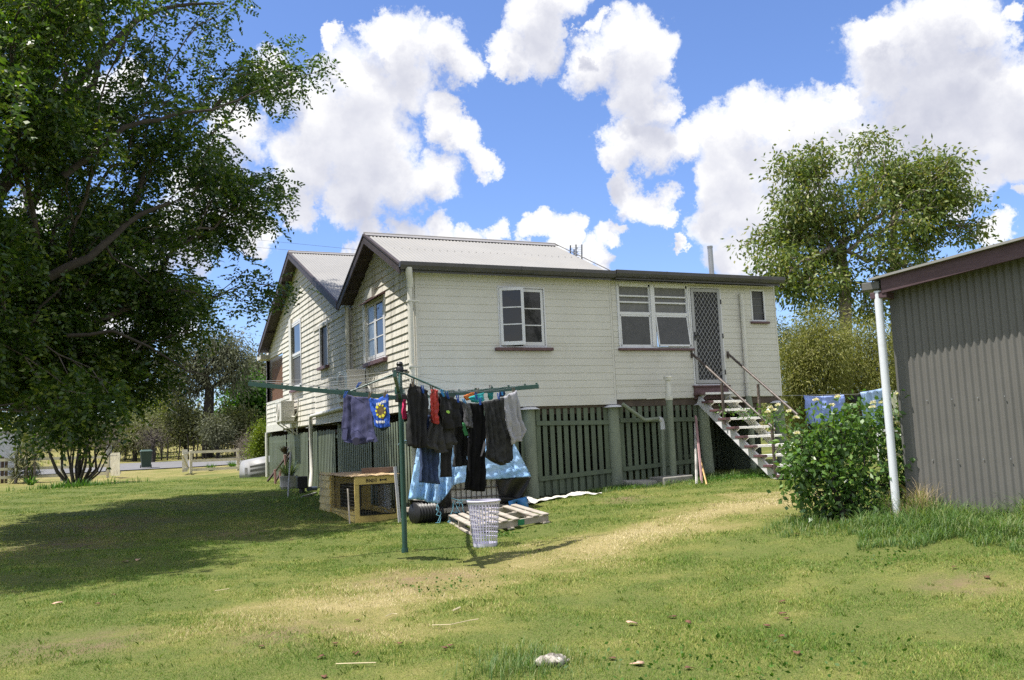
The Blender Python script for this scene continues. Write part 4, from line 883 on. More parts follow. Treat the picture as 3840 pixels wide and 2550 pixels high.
for u, v, pln, mm, lab, t in [
 (1346, 1442, PL1, m_pb, 'loose dark blue peg on an empty wire left of the pole', -1.1), (1296, 1478, PL1, m_pb, 'dark blue peg at the left hem of the navy t-shirt', -.7),
 (1388, 1480, PL1, m_pd, 'weathered peg between the navy and blue t-shirts', -.5), (1446, 1476, PL1, m_pd, 'weathered wooden peg on the right hem of the blue t-shirt', -.6),
 (1547, 1433, PF, m_pd, 'grey peg on the top corner of the black sleeveless top', 0), (1584, 1458, PF, m_pb, 'blue peg on the shoulder of the black sleeveless top', .2), (1618, 1458, PF, m_pd, 'dark peg holding the red shorts', .3),
 (1658, 1473, PF, m_pl, 'light blue peg on the charcoal t-shirt', .5), (1677, 1481, PF, m_pb, 'blue peg above the lime flash of the sports top', .4), (1716, 1494, PF, m_pb, 'dark blue peg at the middle sag of the line', .2),
 (1741, 1506, PF, m_pl, 'light blue peg on the striped top', .8), (1800, 1503, PF, m_pb, 'blue peg where the long trousers meet the camouflage shorts', 0), (1869, 1486, PF, m_pb, 'blue peg where the camouflage shorts meet the grey t-shirt', 0),
 (1925, 1466, PF, m_pd, 'dark peg at the right end of the grey t-shirt', 0), (1790, 1466, PF4, m_pd, 'dark peg on the orange garment', 0), (1838, 1456, PF4, m_pd, 'dark peg on the teal singlet', 0), (1882, 1468, PF3, m_pl, 'pale blue peg on the small dark blue shorts', .2), (1785, 1484, PF3, m_pb, 'blue peg on the turquoise swimwear', .2)]:
    peg(u, v, pln, mm, lab, t)

# ------------------------------------------------------------------ laundry basket
m_lav = mat('pale_lavender_plastic', (.62, .60, .74), .35, .03, 3, spec=.5)
BK = G(1820, 2050); BK.z = gs(BK.x, BK.y)-.005
BKT = empty('laundry_basket', BK, 'tall pale lavender plastic laundry basket with slotted sides on the lawn', 'laundry basket')
dB = (BK-CAM).dot(fwd); hB = 173*dB/F; rT = 62*dB/F; rB = 45*dB/F
m = MB(); NB = 30; rowsb = [(.09, .20), (.22, .29), (.31, .40), (.42, .50), (.52, .60), (.62, .71), (.73, .80), (.82, .91)]
def rad_at(t): return rB+(rT-rB)*t
def shell(m, t0, t1, n=60):
    for k in range(n):
        a, b = 2*PI*k/n, 2*PI*(k+1)/n
        for th, fl in ((0, 1), (.005, -1)):
            p = [BK+V((math.cos(x)*(rad_at(t)-th), math.sin(x)*(rad_at(t)-th), hB*t)) for x, t in ((a, t0), (b, t0), (b, t1), (a, t1))]
            m.quad(*(p if fl > 0 else p[::-1]))
t = 0; edges = []
prev = 0.
for a, b in rowsb: shell(m, prev, a); prev = b
shell(m, prev, .97)
for i, (a, b) in enumerate(rowsb):
    for k in range(NB):
        ang = 2*PI*(k+.5*(i % 2)*0)/NB; w = .30*2*PI/NB if i not in (2, 5) else .22*2*PI/NB
        for th, fl in ((0, 1), (.005, -1)):
            p = [BK+V((math.cos(x)*(rad_at(t_)-th), math.sin(x)*(rad_at(t_)-th), hB*t_)) for x, t_ in ((ang-w/2, a), (ang+w/2, a), (ang+w/2, b), (ang-w/2, b))]
            m.quad(*(p if fl > 0 else p[::-1]))
m.lathe(BK, [(0, .012), (rB-.002, .012), (rB, 0)], 40)
m.build('slotted_body', m_lav, BKT, smooth=40)
m = MB(); m.lathe(BK, [(rad_at(.95), hB*.955), (rT+.008, hB*.96), (rT+.014, hB*.985), (rT+.008, hB), (rT-.008, hB), (rad_at(.95)-.006, hB*.95)], 48); m.build('rim', m_lav, BKT, smooth=60)

# ------------------------------------------------------------------ pallet
m_pal = mat('weathered_grey_timber', (.42, .375, .32), .85, .22, 3, stretch=(1, 1, 3), dirt=((.20, .17, .145), .7, 5, .55, .75), bump=.4, bscale=40, island=.25)
A, B_, C_ = G(1680, 1962), G(1936, 1918), G(2062, 1966)
D_ = A+(C_-B_)
PAo = empty('timber_pallet', (A+C_)/2, 'weathered grey timber pallet lying on the grass behind the laundry basket', 'pallet')
zp = (gs(A.x, A.y)+gs(C_.x, C_.y))/2
PAo.location.z = zp
ex = V((B_.x-A.x, B_.y-A.y, gs(B_.x, B_.y)-gs(A.x, A.y))); ey = V((D_.x-A.x, D_.y-A.y, gs(D_.x, D_.y)-gs(A.x, A.y)))
O = V((A.x, A.y, gs(A.x, A.y)+.0)); uz = V((0, 0, 1))
if ey.length < .75: ey = ey.normalized()*.95
if ex.length > 1.5: ex = ex.normalized()*1.4
r_ = random.Random(5)
for k in range(8):
    w = .095 if k else .11; f = k/7*(ex.length-w)
    if k == 5: continue
    m = MB(); m.ob(O+ex.normalized()*(f+r_.uniform(-.008, .008))+uz*.118, ex.normalized()*w, ey*r_.uniform(.985, 1.01), uz*.02); m.build('top_slat', m_pal, PAo, bevel=.003)
for k in range(3):
    m = MB(); m.ob(O+ey*(k*.475)+uz*.022+ey.normalized()*.0, ex, ey.normalized()*.05, uz*.095); m.build('bearer', m_pal, PAo, bevel=.003)
for k in (0, 1, 2):
    m = MB(); m.ob(O+ex*(k*.46)+uz*.0, ex.normalized()*.1, ey, uz*.02); m.build('bottom_slat', m_pal, PAo)
m = MB(); m.ob(O+ey*.95+ex*.60+ey.normalized()*.05+uz*.03, ex.normalized()*.1, ey.normalized()*.012, uz*.08); m.build('green_block', mat('green_block_paint', (.02, .18, .08), .6), PAo)

# ------------------------------------------------------------------ IBC tank with tarpaulin
m_tank = mat('milky_tank_plastic', (.55, .55, .53), .35, .05, 3); m_cage = mat('tank_cage_steel', (.10, .085, .075), .5, .3, 12)
ty = -1.05; tl, tr = W(1632, 1860, ty), W(1900, 1860, ty); zb_ = W(1760, 1897, ty).z; zt_ = W(1760, 1672, ty).z
TK = empty('water_tank', ((tl.x+tr.x)/2, ty+.5, zb_), 'milky plastic water tank in a steel cage under the blue tarpaulin', 'tank')
m = MB(); m.box(tl.x+.03, tr.x-.03, ty+.03, ty+.9, zb_+.03, zt_-.05); m.build('tank_body', m_tank, TK, bevel=.05)
m = MB(); 
for k in range(15): x = tl.x+(tr.x-tl.x)*k/14; m.tube([(x, ty, zb_), (x, ty, zt_)], .009, 5)
for k in range(8): z = zb_+(zt_-zb_)*k/7; m.tube([(tl.x, ty-.004, z), (tr.x, ty-.004, z)], .009, 5); m.tube([(tr.x, ty, z), (tr.x, ty+.93, z)], .009, 5); m.tube([(tl.x, ty, z), (tl.x, ty+.93, z)], .009, 5)
for k in range(8): y = ty+.93*k/7; m.tube([(tr.x, y, zb_), (tr.x, y, zt_)], .009, 5); m.tube([(tl.x, y, zb_), (tl.x, y, zt_)], .009, 5)
m.build('cage', m_cage, TK)
m = MB(); zg = gs((tl.x+tr.x)/2, ty); m.box(tl.x-.25, tr.x+.1, ty-.03, ty+.95, zb_-.09, zb_-.01); TB = m.build('timber_platform', m_pal, None, bevel=.01, loc=((tl.x+tr.x)/2, ty+.4, zg)); tag(TB, 'thick timber platform carrying the tank', 'platform')
m = MB()
for x in (tl.x-.1, (tl.x+tr.x)/2-.05, tr.x-.1):
    m.box(x, x+.15, ty+.12, ty+.9, gs(x, ty)-.1, zb_-.091)
m.build('support_block', m_joist, TB)
m_tarp = mat('blue_tarpaulin', (.27, .48, .77), .45, .16, 2.2, dirt=((.42, .55, .68), .7, 2.5, .45, .7), bump=1.6, bscale=9, spec=.35); m_tin = mat('black_tarp_underside', (.02, .02, .022), .4, .3, 6, bump=.8, bscale=14)
fy = ty-.10
cols = [((1568, 1662), (1531, 1872)), ((1600, 1652), (1560, 1872)), ((1620, 1650), (1590, 1876)), ((1640, 1650), (1604, 1884)), ((1650, 1650), (1622, 1886)), ((1665, 1650), (1646, 1888)), ((1685, 1650), (1670, 1862)), ((1690, 1650), (1691, 1832)), ((1720, 1650), (1702, 1818)), ((1780, 1650), (1750, 1806)), ((1820, 1650), (1800, 1799)), ((1870, 1652), (1870, 1796)), ((1900, 1652), (1930, 1791)), ((1925, 1656), (1992, 1787))]
P = []; nv = 30; ncol = 66; rr = random.Random(8)
for j in range(nv+1):
    tv = j/nv; row = []
    for i in range(ncol+1):
        x = i/ncol*(len(cols)-1); k = min(int(x), len(cols)-2); f = x-k; f = f*f*(3-2*f)*.5+f*.5
        tp = [cols[k][0][d]+(cols[k+1][0][d]-cols[k][0][d])*f for d in (0, 1)]; bt = [cols[k][1][d]+(cols[k+1][1][d]-cols[k][1][d])*f for d in (0, 1)]
        if tv < .18:
            q = W(tp[0], tp[1], fy); s = 1-tv/.18; row.append(V((q.x-.05*s, q.y+s*1.0, q.z+.06*math.sin(PI*s)-.02*s+.02*math.sin(i*.9+j)))); continue
        s = (tv-.18)/.82; u, v = tp[0]+(bt[0]-tp[0])*s, tp[1]+(bt[1]-tp[1])*s
        amp = .10*s if i < ncol*.5 else .05*s
        dy = amp*math.sin(i*.62+.7*math.sin(s*3))+.018*math.sin(i*1.9+s*11)+.014*math.sin(s*26+i*.4)*s+.016*math.sin(i*2.7-s*31)+.014*math.sin(i*3.7+s*17)*math.sin(s*43+i)
        row.append(W(u, v, fy-.03-dy*.9-.10*s))
    P.append(row)
TP = empty('blue_tarpaulin', W(1760, 1650, fy+.4), 'crumpled blue tarpaulin thrown over the water tank', 'tarpaulin')
MB().grid(P).build('tarp_sheet', m_tarp, TP, smooth=180, solid=.006)
P = []
for j in range(15):
    s = j/14; row = []
    for i in range(17):
        t = i/16; u = (1862+(1992-1862)*t); v = 1797-10*t; ub = 1872+(1955-1872)*t; vb = 1905-25*abs(t-.4)
        w_ = math.sin(s*PI*.5); q = W(u+(ub-u)*w_+(8*math.sin(s*PI) if t > .7 else 0), v+(vb-v)*s, fy+.06+.05*math.sin(t*9+s*4)+.22*s-.1); row.append(q)
    P.append(row)
MB().grid(P).build('turned_back_flap', m_tin, TP, smooth=180, solid=.005)
P = []
for j in range(8):
    s = j/7; P.append([W(1533+90*t+6*s, 1874+8*t+18*s, fy+.12+.04*math.sin(t*7)+.12*s) for t in np.linspace(0, 1, 10)])
MB().grid(P).build('underside_hem', m_tin, TP, smooth=180, solid=.005)
P = []
for j in range(10):
    s = j/9; P.append([W(1640+44*t+20*s, 1884-44*t+(60+20*t)*s, fy+.02+.03*math.sin(t*6+s*3)+.15*s) for t in np.linspace(0, 1, 8)])
MB().grid(P).build('underside_hem', m_tin, TP, smooth=180, solid=.005)
# rope ends
m_rope = mat('faded_blue_rope', (.14, .33, .42), .8, .2, 20)
m = MB(); rr = random.Random(3)
for st, n in (((1725, 1885), 3), ((1640, 1890), 2), ((1700, 1880), 2)):
    for q in range(n):
        pts = [W(st[0], st[1], fy-.22)]
        for k in range(12): l = pts[-1]; pts.append(V((l.x+rr.uniform(-.05, .06), l.y+rr.uniform(-.03, .02), max(gs(l.x, l.y)+.02, l.z-rr.uniform(-.03, .09)))))
        m.tube(pts, .006, 5, False)
m.tube([W(u, v, fy-.2) for u, v in ((1692, 1868), (1720, 1876), (1760, 1874), (1800, 1878))], .006, 5, False)
tag(m.build('blue_rope', m_rope, None, smooth=180, loc=W(1700, 1900, fy-.2)), 'tangled faded blue rope trailing from the tarpaulin to the grass', 'rope')
# blue folded tarp end and black trough at right
m = MB(); P = []
for j in range(9):
    s = j/8; P.append([W(1905+70*t+10*s+0*t, 1880-18*t+(34+20*t)*s, fy-.05-.08*math.sin(s*3)*math.cos(t*8)) for t in np.linspace(0, 1, 10)])
tag(MB().grid(P).build('blue_plastic_sheet', mat('blue_plastic', (.05, .20, .45), .4, .2, 5), None, smooth=180, solid=.006, loc=W(1940, 1900, fy)), 'folded dark blue plastic sheet on the ground at the right of the tank', 'plastic sheet')
q0 = W(1895, 1868, fy-.02); q1 = W(1980, 1875, fy-.02)
m = MB(); m.hexa([W(1880, 1885, fy), W(1975, 1890, fy), W(1965, 1885, fy+.4), W(1895, 1880, fy+.4), W(1872, 1864, fy-.03), W(1984, 1872, fy-.03), W(1972, 1862, fy+.4), W(1890, 1860, fy+.4)]); tag(m.build('black_tub', m_black, None, bevel=.02, loc=W(1930, 1888, fy+.2)), 'low black plastic tub under the torn end of the tarpaulin', 'tub')
# black ribbed drum on its side at left
c0, c1 = W(1552, 1925, fy+.1), W(1660, 1930, fy+.25); rC = .17
c0.z = gs(c0.x, c0.y)+rC; c1.z = gs(c1.x, c1.y)+rC
m = MB(); pts = [c0.lerp(c1, k/40) for k in range(41)]; m.tube(pts, [rC+.012*math.sin(k*1.57) for k in range(41)], 20); tag(m.build('black_pipe', m_black, None, smooth=60, loc=(c0+c1)/2-V((0, 0, rC))), 'black ribbed drainage pipe lying under the left end of the tank', 'pipe')

# ------------------------------------------------------------------ kennel
m_ky = mat('yellow_cream_paint', (.66, .50, .16), .55, .1, 4, stretch=(1, 1, .6), dirt=((.22, .15, .06), .7, 3, .5, .75), wear=((.30, .22, .10), .6, 14, .64, .76), bump=.2)
m_kt = mat('stained_plywood', (.50, .36, .21), .75, .15, 2, dirt=((.28, .17, .09), .7, 2.5, .5, .75), wear=((.62, .50, .36), .7, 4, .55, .75), bump=.2); m_mesh = mat('wire_mesh', (.09, .08, .06), .5)
m_brown = mat('brown_timber', (.14, .095, .075), .8, .2, 4, stretch=(1, 1, 4), bump=.3)
kA = G(1334, 1958); kB = G(1495, 1952)
kx0, kx1, ky0 = kA.x, kA.x+max(.8, min(1.0, (kB.x-kA.x))), kA.y
kl = G(1216, 1906).y-ky0; ky1 = ky0+min(2.8, max(2.2, kl)); zk = gs(kx0, ky0)-.01
dk = (V((kx0, ky0, .4))-CAM).dot(fwd); hk = 178*dk/F*.98; hk = min(.92, hk); yb = ky0+(ky1-ky0)*.66
KN = empty('dog_kennel', ((kx0+kx1)/2, (ky0+ky1)/2, zk), 'yellow painted timber dog kennel with a wire run and BINDII on the front', 'kennel')
def gk(y): return gs(kx0, y)-.02
m = MB()
for k in range(5):
    z = gk(ky1)+.02+k*(hk-.06)/5; m.hexa([(kx0-.04, yb+.02, z), (kx0-.04, ky1, z), (kx0, ky1, z), (kx0, yb+.02, z), (kx0-.006, yb+.02, z+(hk-.06)/5), (kx0-.006, ky1, z+(hk-.06)/5), (kx0, ky1, z+(hk-.06)/5), (kx0, yb+.02, z+(hk-.06)/5)])
m.box(kx0, kx1, yb, yb+.02, gk(yb), gk(yb)+.1)
m.box(kx1-.02, kx1, yb, ky1, gk(ky1), zk+hk-.02); m.box(kx0, kx1, ky1-.02, ky1, gk(ky1), zk+hk-.02)
m.build('sleeping_box', m_ky, KN)
m = MB(); m.box(kx0+.005, kx0+.18, yb-.0, yb+.02, gk(yb)+.1, zk+hk-.03); m.box(kx0+.62, kx1, yb-.0, yb+.02, gk(yb)+.1, zk+hk-.03); m.box(kx0+.18, kx0+.62, yb, yb+.02, zk+hk*.78, zk+hk-.03); m.build('inner_wall', m_ky, KN)
m = MB(); m.box(kx0+.181, kx0+.619, yb+.1, yb+.12, gk(yb)+.1, zk+hk*.78); m.build('doorway_shade', m_dark, KN)  # dark panel stands for the shade inside the sleeping box
m = MB(); m.box(kx0-.005, kx0+.08, ky0, ky0+.045, zk, zk+hk-.12); m.box(kx1-.045, kx1+.005, ky0, ky0+.045, zk, zk+hk-.12); m.box(kx0, kx0+.05, yb-.06, yb-.0, gk(yb), zk+hk-.02); m.box(kx1-.05, kx1, yb-.06, yb, gk(yb), zk+hk-.02); m.build('corner_post', m_ky, KN, bevel=.004)
m = MB(); m.box(kx0-.008, kx1+.008, ky0-.012, ky0+.035, zk+hk-.155, zk+hk-.005); FB = m.build('front_board', m_ky, KN, bevel=.005)
m = MB(); m.box(kx0+.07, kx1-.03, ky0-.008, ky0+.03, zk+.0, zk+.14); m.box(kx0, kx0+.045, ky0+.05, yb-.06, zk, gk(yb)+.12); m.box(kx1-.04, kx1, ky0+.05, yb-.06, zk, gk(yb)+.12); m.build('bottom_rail', m_ky, KN, bevel=.004)
m = MB()
zA, zB = zk+.14, zk+hk-.155
for k in range(14): x = kx0+.09+k*(kx1-.06-kx0-.09)/13; m.tube([(x, ky0+.012, zA), (x, ky0+.012, zB)], .004, 4)
for k in range(10): z = zA+k*(zB-zA)/9; m.tube([(kx0+.08, ky0+.01, z), (kx1-.04, ky0+.01, z)], .0035, 4)
for k in range(19): y = ky0+.06+k*(yb-.12-ky0)/18; m.tube([(kx0+.0, y, zk+.12), (kx0+.0, y, zk+hk-.06)], .0036, 4)
for k in range(11): z = zk+.14+k*(hk-.2)/10; m.tube([(kx0-.002, ky0+.04, z), (kx0-.002, yb, z)], .0036, 4)
m.build('wire_mesh', m_mesh, KN)
m = MB(); m.bar((kx0+.085, ky0-.012, zB-.01), (kx1-.05, ky0-.012, zB-.01), .012, .02); m.bar((kx0+.085, ky0-.012, zA), (kx1-.05, ky0-.012, zA), .012, .02)
for x in (kx0+.09, kx1-.055): m.bar((x, ky0-.012, zA), (x, ky0-.012, zB), .02, .012, (0, 1, 0))
m.build('gate_frame', m_black, KN)
m = MB(); zt = zk+hk
P = [[(kx0-.03+(kx1-kx0+.07)*i/16, ky0-.04+(ky1-ky0+.08)*j/18, zt+.006+.006*math.sin(i*1.3+j*.8)+(-.010*abs(math.sin(i*2.1)) if j == 0 else 0)+(-.02*abs(math.sin(j*1.3)) if i == 0 else 0)) for i in range(17)] for j in range(19)]
m.grid(P); KR = m.build('roof', m_kt, KN, smooth=60, solid=.014)
m = MB(); 
for k in range(6): m.box(kx0+.02+k*.11, kx0+.1+k*.11, ky0+.3, yb-.1, zk+.05, zk+.06)
m.build('run_floor', m_brown, KN)
m = MB(); P = [[(kx0+.1+.7*i/10*(kx1-kx0), ky0+.25+(yb-ky0-.4)*j/10, zk+.10+.03*math.sin(i*1.9)*math.sin(j*2.3+1)) for i in range(11)] for j in range(11)]; m.grid(P); tag(m.build('dark_mat', mat('dark_green_blanket', (.03, .045, .04), .9, .4, 8, bump=.5), None, smooth=180, solid=.03, loc=((kx0+kx1)/2, (ky0+yb)/2, zk+.06)), 'dark rumpled blanket on the floor of the dog run', 'blanket')
# back wall panel inside with daylight corrugated sheet
m = MB(); m.corr((kx1-.03, ky0+.35, zk+.08), (0, 0, 1), (0, 1, .12), (-1, 0, 0), .55, .85, .076, .012, 6); tag(m.build('corrugated_sheet', mat('galvanised_iron', (.42, .43, .43), .4, .12, 6, metal=.5, dirt=((.25, .22, .2), .5, 4, .55, .75)), None, smooth=70, solid=.003, loc=(kx1-.05, ky0+.7, zk+.08)), 'pale corrugated iron sheet propped inside the dog run', 'iron sheet')
# lettering, straight strokes burnt into the front board
m = MB(); hL = .062; x = kx0+.235*(kx1-kx0)/.9; zL = zk+hk-.115; yL = ky0-.014
def stroke(a, b, w=.010): m.bar((x+a[0]*hL, yL, zL+a[1]*hL), (x+b[0]*hL, yL, zL+b[1]*hL), .004, w, (0, 1, 0)) if False else m.prism([(x+p[0]*hL, yL, zL+p[1]*hL) for p in quadpts(a, b, w/hL)], (0, -.002, 0))
def quadpts(a, b, w):
    d = V((b[0]-a[0], b[1]-a[1])); n = V((-d.y, d.x)).normalized()*w/2; e = d.normalized()*w*.35
    a, b = V(a)-e, V(b)+e; return [a+n, a-n, b-n, b+n]
for chr_ in 'BiNDii':
    if chr_ == 'B':
        for s in (((0, 0), (0, 1)), ((0, 1), (.42, .95)), ((.42, .95), (.45, .6)), ((.45, .6), (.05, .52)), ((.1, .52), (.52, .42)), ((.52, .42), (.5, .06)), ((.5, .06), (0, 0))): stroke(*s)
        x += .72*hL
    elif chr_ == 'i': stroke((.1, 0), (.1, .68)); stroke((.1, .88), (.1, .98), .012); x += .38*hL
    elif chr_ == 'N':
        for s in (((0, 0), (0, .85)), ((0, .85), (.5, 0)), ((.5, 0), (.5, .85))): stroke(*s)
        x += .74*hL
    elif chr_ == 'D':
        for s in (((0, 0), (0, .85)), ((0, .85), (.35, .78)), ((.35, .78), (.52, .42)), ((.52, .42), (.35, .06)), ((.35, .06), (0, 0))): stroke(*s)
        x += .72*hL
m.build('name_lettering', m_black, FB)
m = MB(); bx = kx0+.66*(kx1-kx0); zc = zL+.03; m.prism([(bx-.05, yL, zc-.008), (bx+.05, yL, zc-.008), (bx+.05, yL, zc+.008), (bx-.05, yL, zc+.008)], (0, -.002, 0))
for dx in (-.053, .053):
    for dz in (-.010, .010): m.prism([(bx+dx+.013*math.cos(a), yL-.0005, zc+dz+.012*math.sin(a)) for a in np.linspace(0, 2*PI, 11)[:-1]], (0, -.003, 0))
m.build('bone_emblem', m_black, FB)
zr = zt+.025; q0 = V((kx0+.22*(kx1-kx0)/.9, ky0+.9, zr)); m = MB(); m.ob((kx0+.33, ky0+.75, zr), (.62, -.18, 0), (.03, .10, 0), (0, 0, .10)); tag(m.build('timber_block', m_brown, None, bevel=.004, loc=(kx0+.6, ky0+.7, zr)), 'dark brown timber offcut lying on the kennel roof', 'timber')
m = MB(); pt = G(1312, 1962); m.tube([pt+V((0, 0, -.05)), W(1304, 1832, pt.y+.15)], .016, 8); tag(m.build('timber_stake', m_pal, None, smooth=50, loc=pt), 'thin stake leaning on the mesh side of the kennel', 'stake')
q = G(1502, 1958); m = MB(); m.ob((q.x-.02, q.y+.05, gs(q.x, q.y)), (.05, .0, 0), (.0, .025, 0), (-.04, .06, .98)); tag(m.build('white_plank', m_trim, None, loc=q), 'narrow white board standing at the right of the kennel', 'plank')

# ------------------------------------------------------------------ white cloth along the stump, planks by the third stump
a_, b_ = G(1962, 1893), G(2255, 1858); P = []
rr = random.Random(6)
for j in range(13):
    t = j/12; row = []
    for i in range(41):
        s = i/40; q = a_.lerp(b_, s); w_ = .42*(1-.55*s)*(.8+.3*math.sin(s*15))
        x, y = q.x+.02*math.sin(t*9+s*30), q.y+w_*(t-.3)
        y = min(y, -.02); h = .03+.10*max(0, math.sin(s*9+1.2))*math.exp(-((t-.55)/.3)**2)*(1-s*.6)+.02*math.sin(s*41+t*7)*math.sin(t*11+s*9); row.append(V((x, y, gs(x, y)+max(.012, h))))
    P.append(row)
tag(MB().grid(P).build('white_cloth', mat('dirty_white_canvas', (.56, .55, .50), .85, .15, 3, dirt=((.3, .28, .22), .6, 3, .5, .7), bump=.4), None, smooth=180, solid=.006, loc=a_.lerp(b_, .4)), 'dirty white cloth crumpled along the foot of the batten screen', 'cloth')
m_pink_t = mat('faded_pink_paint', (.36, .22, .22), .7, .2, 6)
for (ub, vb), (ut, vt), mm, lab in (((2612, 1812), (2607, 1590), mat('peeling_white_plank', (.50, .49, .46), .75, .25, 6, stretch=(1, 1, .3), dirt=((.16, .14, .12), .8, 7, .5, .7)), 'grey white peeling plank leaning on the third stump'), ((2632, 1810), (2609, 1560), m_pink_t, 'faded pink plank leaning on the third stump'), ((2651, 1815), (2618, 1690), mat('raw_yellow_timber', (.55, .36, .15), .7, .15, 5), 'short raw yellow offcut at the front of the leaning planks')):
    b0 = G(ub, vb); t0_ = W(ut, vt, -.12); m = MB(); m.bar(b0-V((0, 0, .02)), t0_, .05, .022, (0, 1, 0)); tag(m.build('leaning_plank', mm, None, bevel=.003, loc=b0), lab, 'plank', 'planks leaning on the third stump')
m_conc = mat('old_concrete', (.27, .26, .24), .9, .15, 5, bump=.4, dirt=((.14, .13, .11), .6, 4, .5, .7))
c_ = G(2505, 1810); m = MB(); zc_ = gs(c_.x, -.45); m.hexa([(xq-.42, -.68, zc_-.2), (xq+.32, -.68, zc_-.2), (xq+.32, -.12, zc_-.2), (xq-.42, -.12, zc_-.2), (xq-.4, -.66, zc_+.11), (xq+.3, -.66, zc_+.13), (xq+.3, -.14, zc_+.13), (xq-.4, -.14, zc_+.11)]); tag(m.build('concrete_pad', m_conc, None, bevel=.02, loc=(xq, -.4, zc_-.2)), 'rough concrete footing around the green soil pipe', 'footing')
m = MB(); c_ = G(2395, 1825); m.hexa([(c_.x-.3, c_.y-.05, c_.z-.05), (c_.x+.42, c_.y-.1, c_.z-.05), (c_.x+.4, c_.y+.15, c_.z-.05), (c_.x-.3, c_.y+.2, c_.z-.05), (c_.x-.28, c_.y-.03, c_.z+.12), (c_.x+.38, c_.y-.1, c_.z+.10), (c_.x+.38, c_.y+.15, c_.z+.12), (c_.x-.28, c_.y+.15, c_.z+.14)]); tag(m.build('broken_slab', m_conc, None, bevel=.015, loc=c_), 'broken grey concrete slab against the second batten bay', 'slab')

# ------------------------------------------------------------------ along the side wall
m_tub = mat('grey_white_planter', (.24, .24, .26), .6, .06, 4, dirt=((.3, .29, .27), .5, 5, .55, .75))
pc = G(1086, 1835); zz = gs(pc.x, pc.y); u1_, u2_ = D(1052, 1810, (pc-CAM).dot(fwd)), D(1118, 1810, (pc-CAM).dot(fwd)); pw = (u2_-u1_).length
PT = empty('planter_tub', V((pc.x, pc.y+.1, zz)), 'rounded grey white planter tub with strappy leaves near the far end of the side wall', 'planter')
m = MB(); Rp = pw/2; m.lathe((pc.x, pc.y+.1, zz), [(0, 0), (Rp*.86, 0), (Rp*.92, .05), (Rp*1.02, .06), (Rp*.97, .15), (Rp, .31), (Rp*1.03, .32), (Rp*1.03, .35), (Rp*.93, .35), (Rp*.9, .31), (0, .30)], 22); m.build('tub', m_tub, PT, smooth=40)
m_strap = leafmat('strappy_leaf', [(.02, .045, .018), (.05, .09, .03), (.13, .15, .06)], .25)
def straps(name, c, n, ln, spread, mat_, parent, seed=1, w=.012, up=1., drop=.35, loc=None):
    r = np.random.default_rng(seed); vs, fs = [], []
    for k in range(n):
        a = r.uniform(0, 2*PI); l = ln*r.uniform(.6, 1.1); out = spread*r.uniform(.15, 1.); d = V((math.cos(a), math.sin(a), 0)); sd = V((-math.sin(a), math.cos(a), 0)); st = V(c)+d*r.uniform(0, .12*spread)
        b = len(vs); S = 6
        for i in range(S+1):
            t = i/S; q = st+d*out*l*t*1.1+V((0, 0, l*(up*t-drop*out*t*t*1.6))); ww = w*(1-t)**.6+.0008; vs += [tuple(q-sd*ww), tuple(q+sd*ww)]
        for i in range(S): fs.append((b+2*i, b+2*i+1, b+2*i+3, b+2*i+2))
    return npmesh(name, np.array(vs), np.array(fs), mat_, parent, loc=loc)
straps('foliage', (pc.x, pc.y+.1, zz+.28), 130, .6, .75, m_strap, PT, 3, .013)
m = MB(); q = G(1136, 1850); zq_ = gs(q.x, q.y); m.box(q.x-.13, q.x+.13, q.y, q.y+.25, zq_+.12, zq_+.42); m.tube([(q.x+.0, q.y+.1, zq_-.02), (q.x, q.y+.1, zq_+.14)], .07, 12); PU = m.build('pump_body', m_black, None, bevel=.015, loc=(q.x, q.y+.12, zq_)); tag(PU, 'black plastic pump box beside the planter tub', 'pump')
m = MB(); m.tube([(q.x+.13, q.y+.1, zq_+.10), (q.x+.38, q.y+.15, zq_+.10)], .055, 12); m.build('outlet', mat('dark_grey_blue_plastic', (.06, .08, .12), .4), PU, smooth=50)
m = MB(); qa, qb = G(1202, 1852), G(1130, 1868); m.bar((qa.x-.1, qa.y, gs(qa.x, qa.y)+.02), (qb.x, qb.y, gs(qb.x, qb.y)+.02), .05, .05); tag(m.build('garden_edging', m_conc, None, loc=(qa+qb)/2), 'low concrete edging strip on the grass by the pump', 'edging')
# pink legged trestle leaning on the wall
TR = empty('timber_trestle', G(1040, 1815), 'pink legged brown railed timber trestle leaning on the green iron skirting', 'trestle')
m_bl = mat('dark_brown_rail', (.05, .035, .03), .8, .2, 6)
dT = (G(1040, 1815)-CAM).dot(fwd)
def TPx(u, v, o=0.): return D(u, v, dT+o)
m = MB(); m.bar(TPx(1003, 1805), TPx(1087, 1695, .7), .05, .05); m.bar(TPx(1030, 1812, .2), TPx(1092, 1700, .9), .05, .05); m.build('rail', m_bl, TR, bevel=.004)
for a, b in (((1033, 1815), (1031, 1760)), ((1052, 1800), (1050, 1762)), ((1072, 1752), (1068, 1705))):
    m = MB(); m.bar(TPx(*a), TPx(*b, .05), .06, .04, (0, 1, 0)); m.build('leg', mat('pink_primer', (.50, .27, .27), .7, .2, 8), TR, bevel=.004)
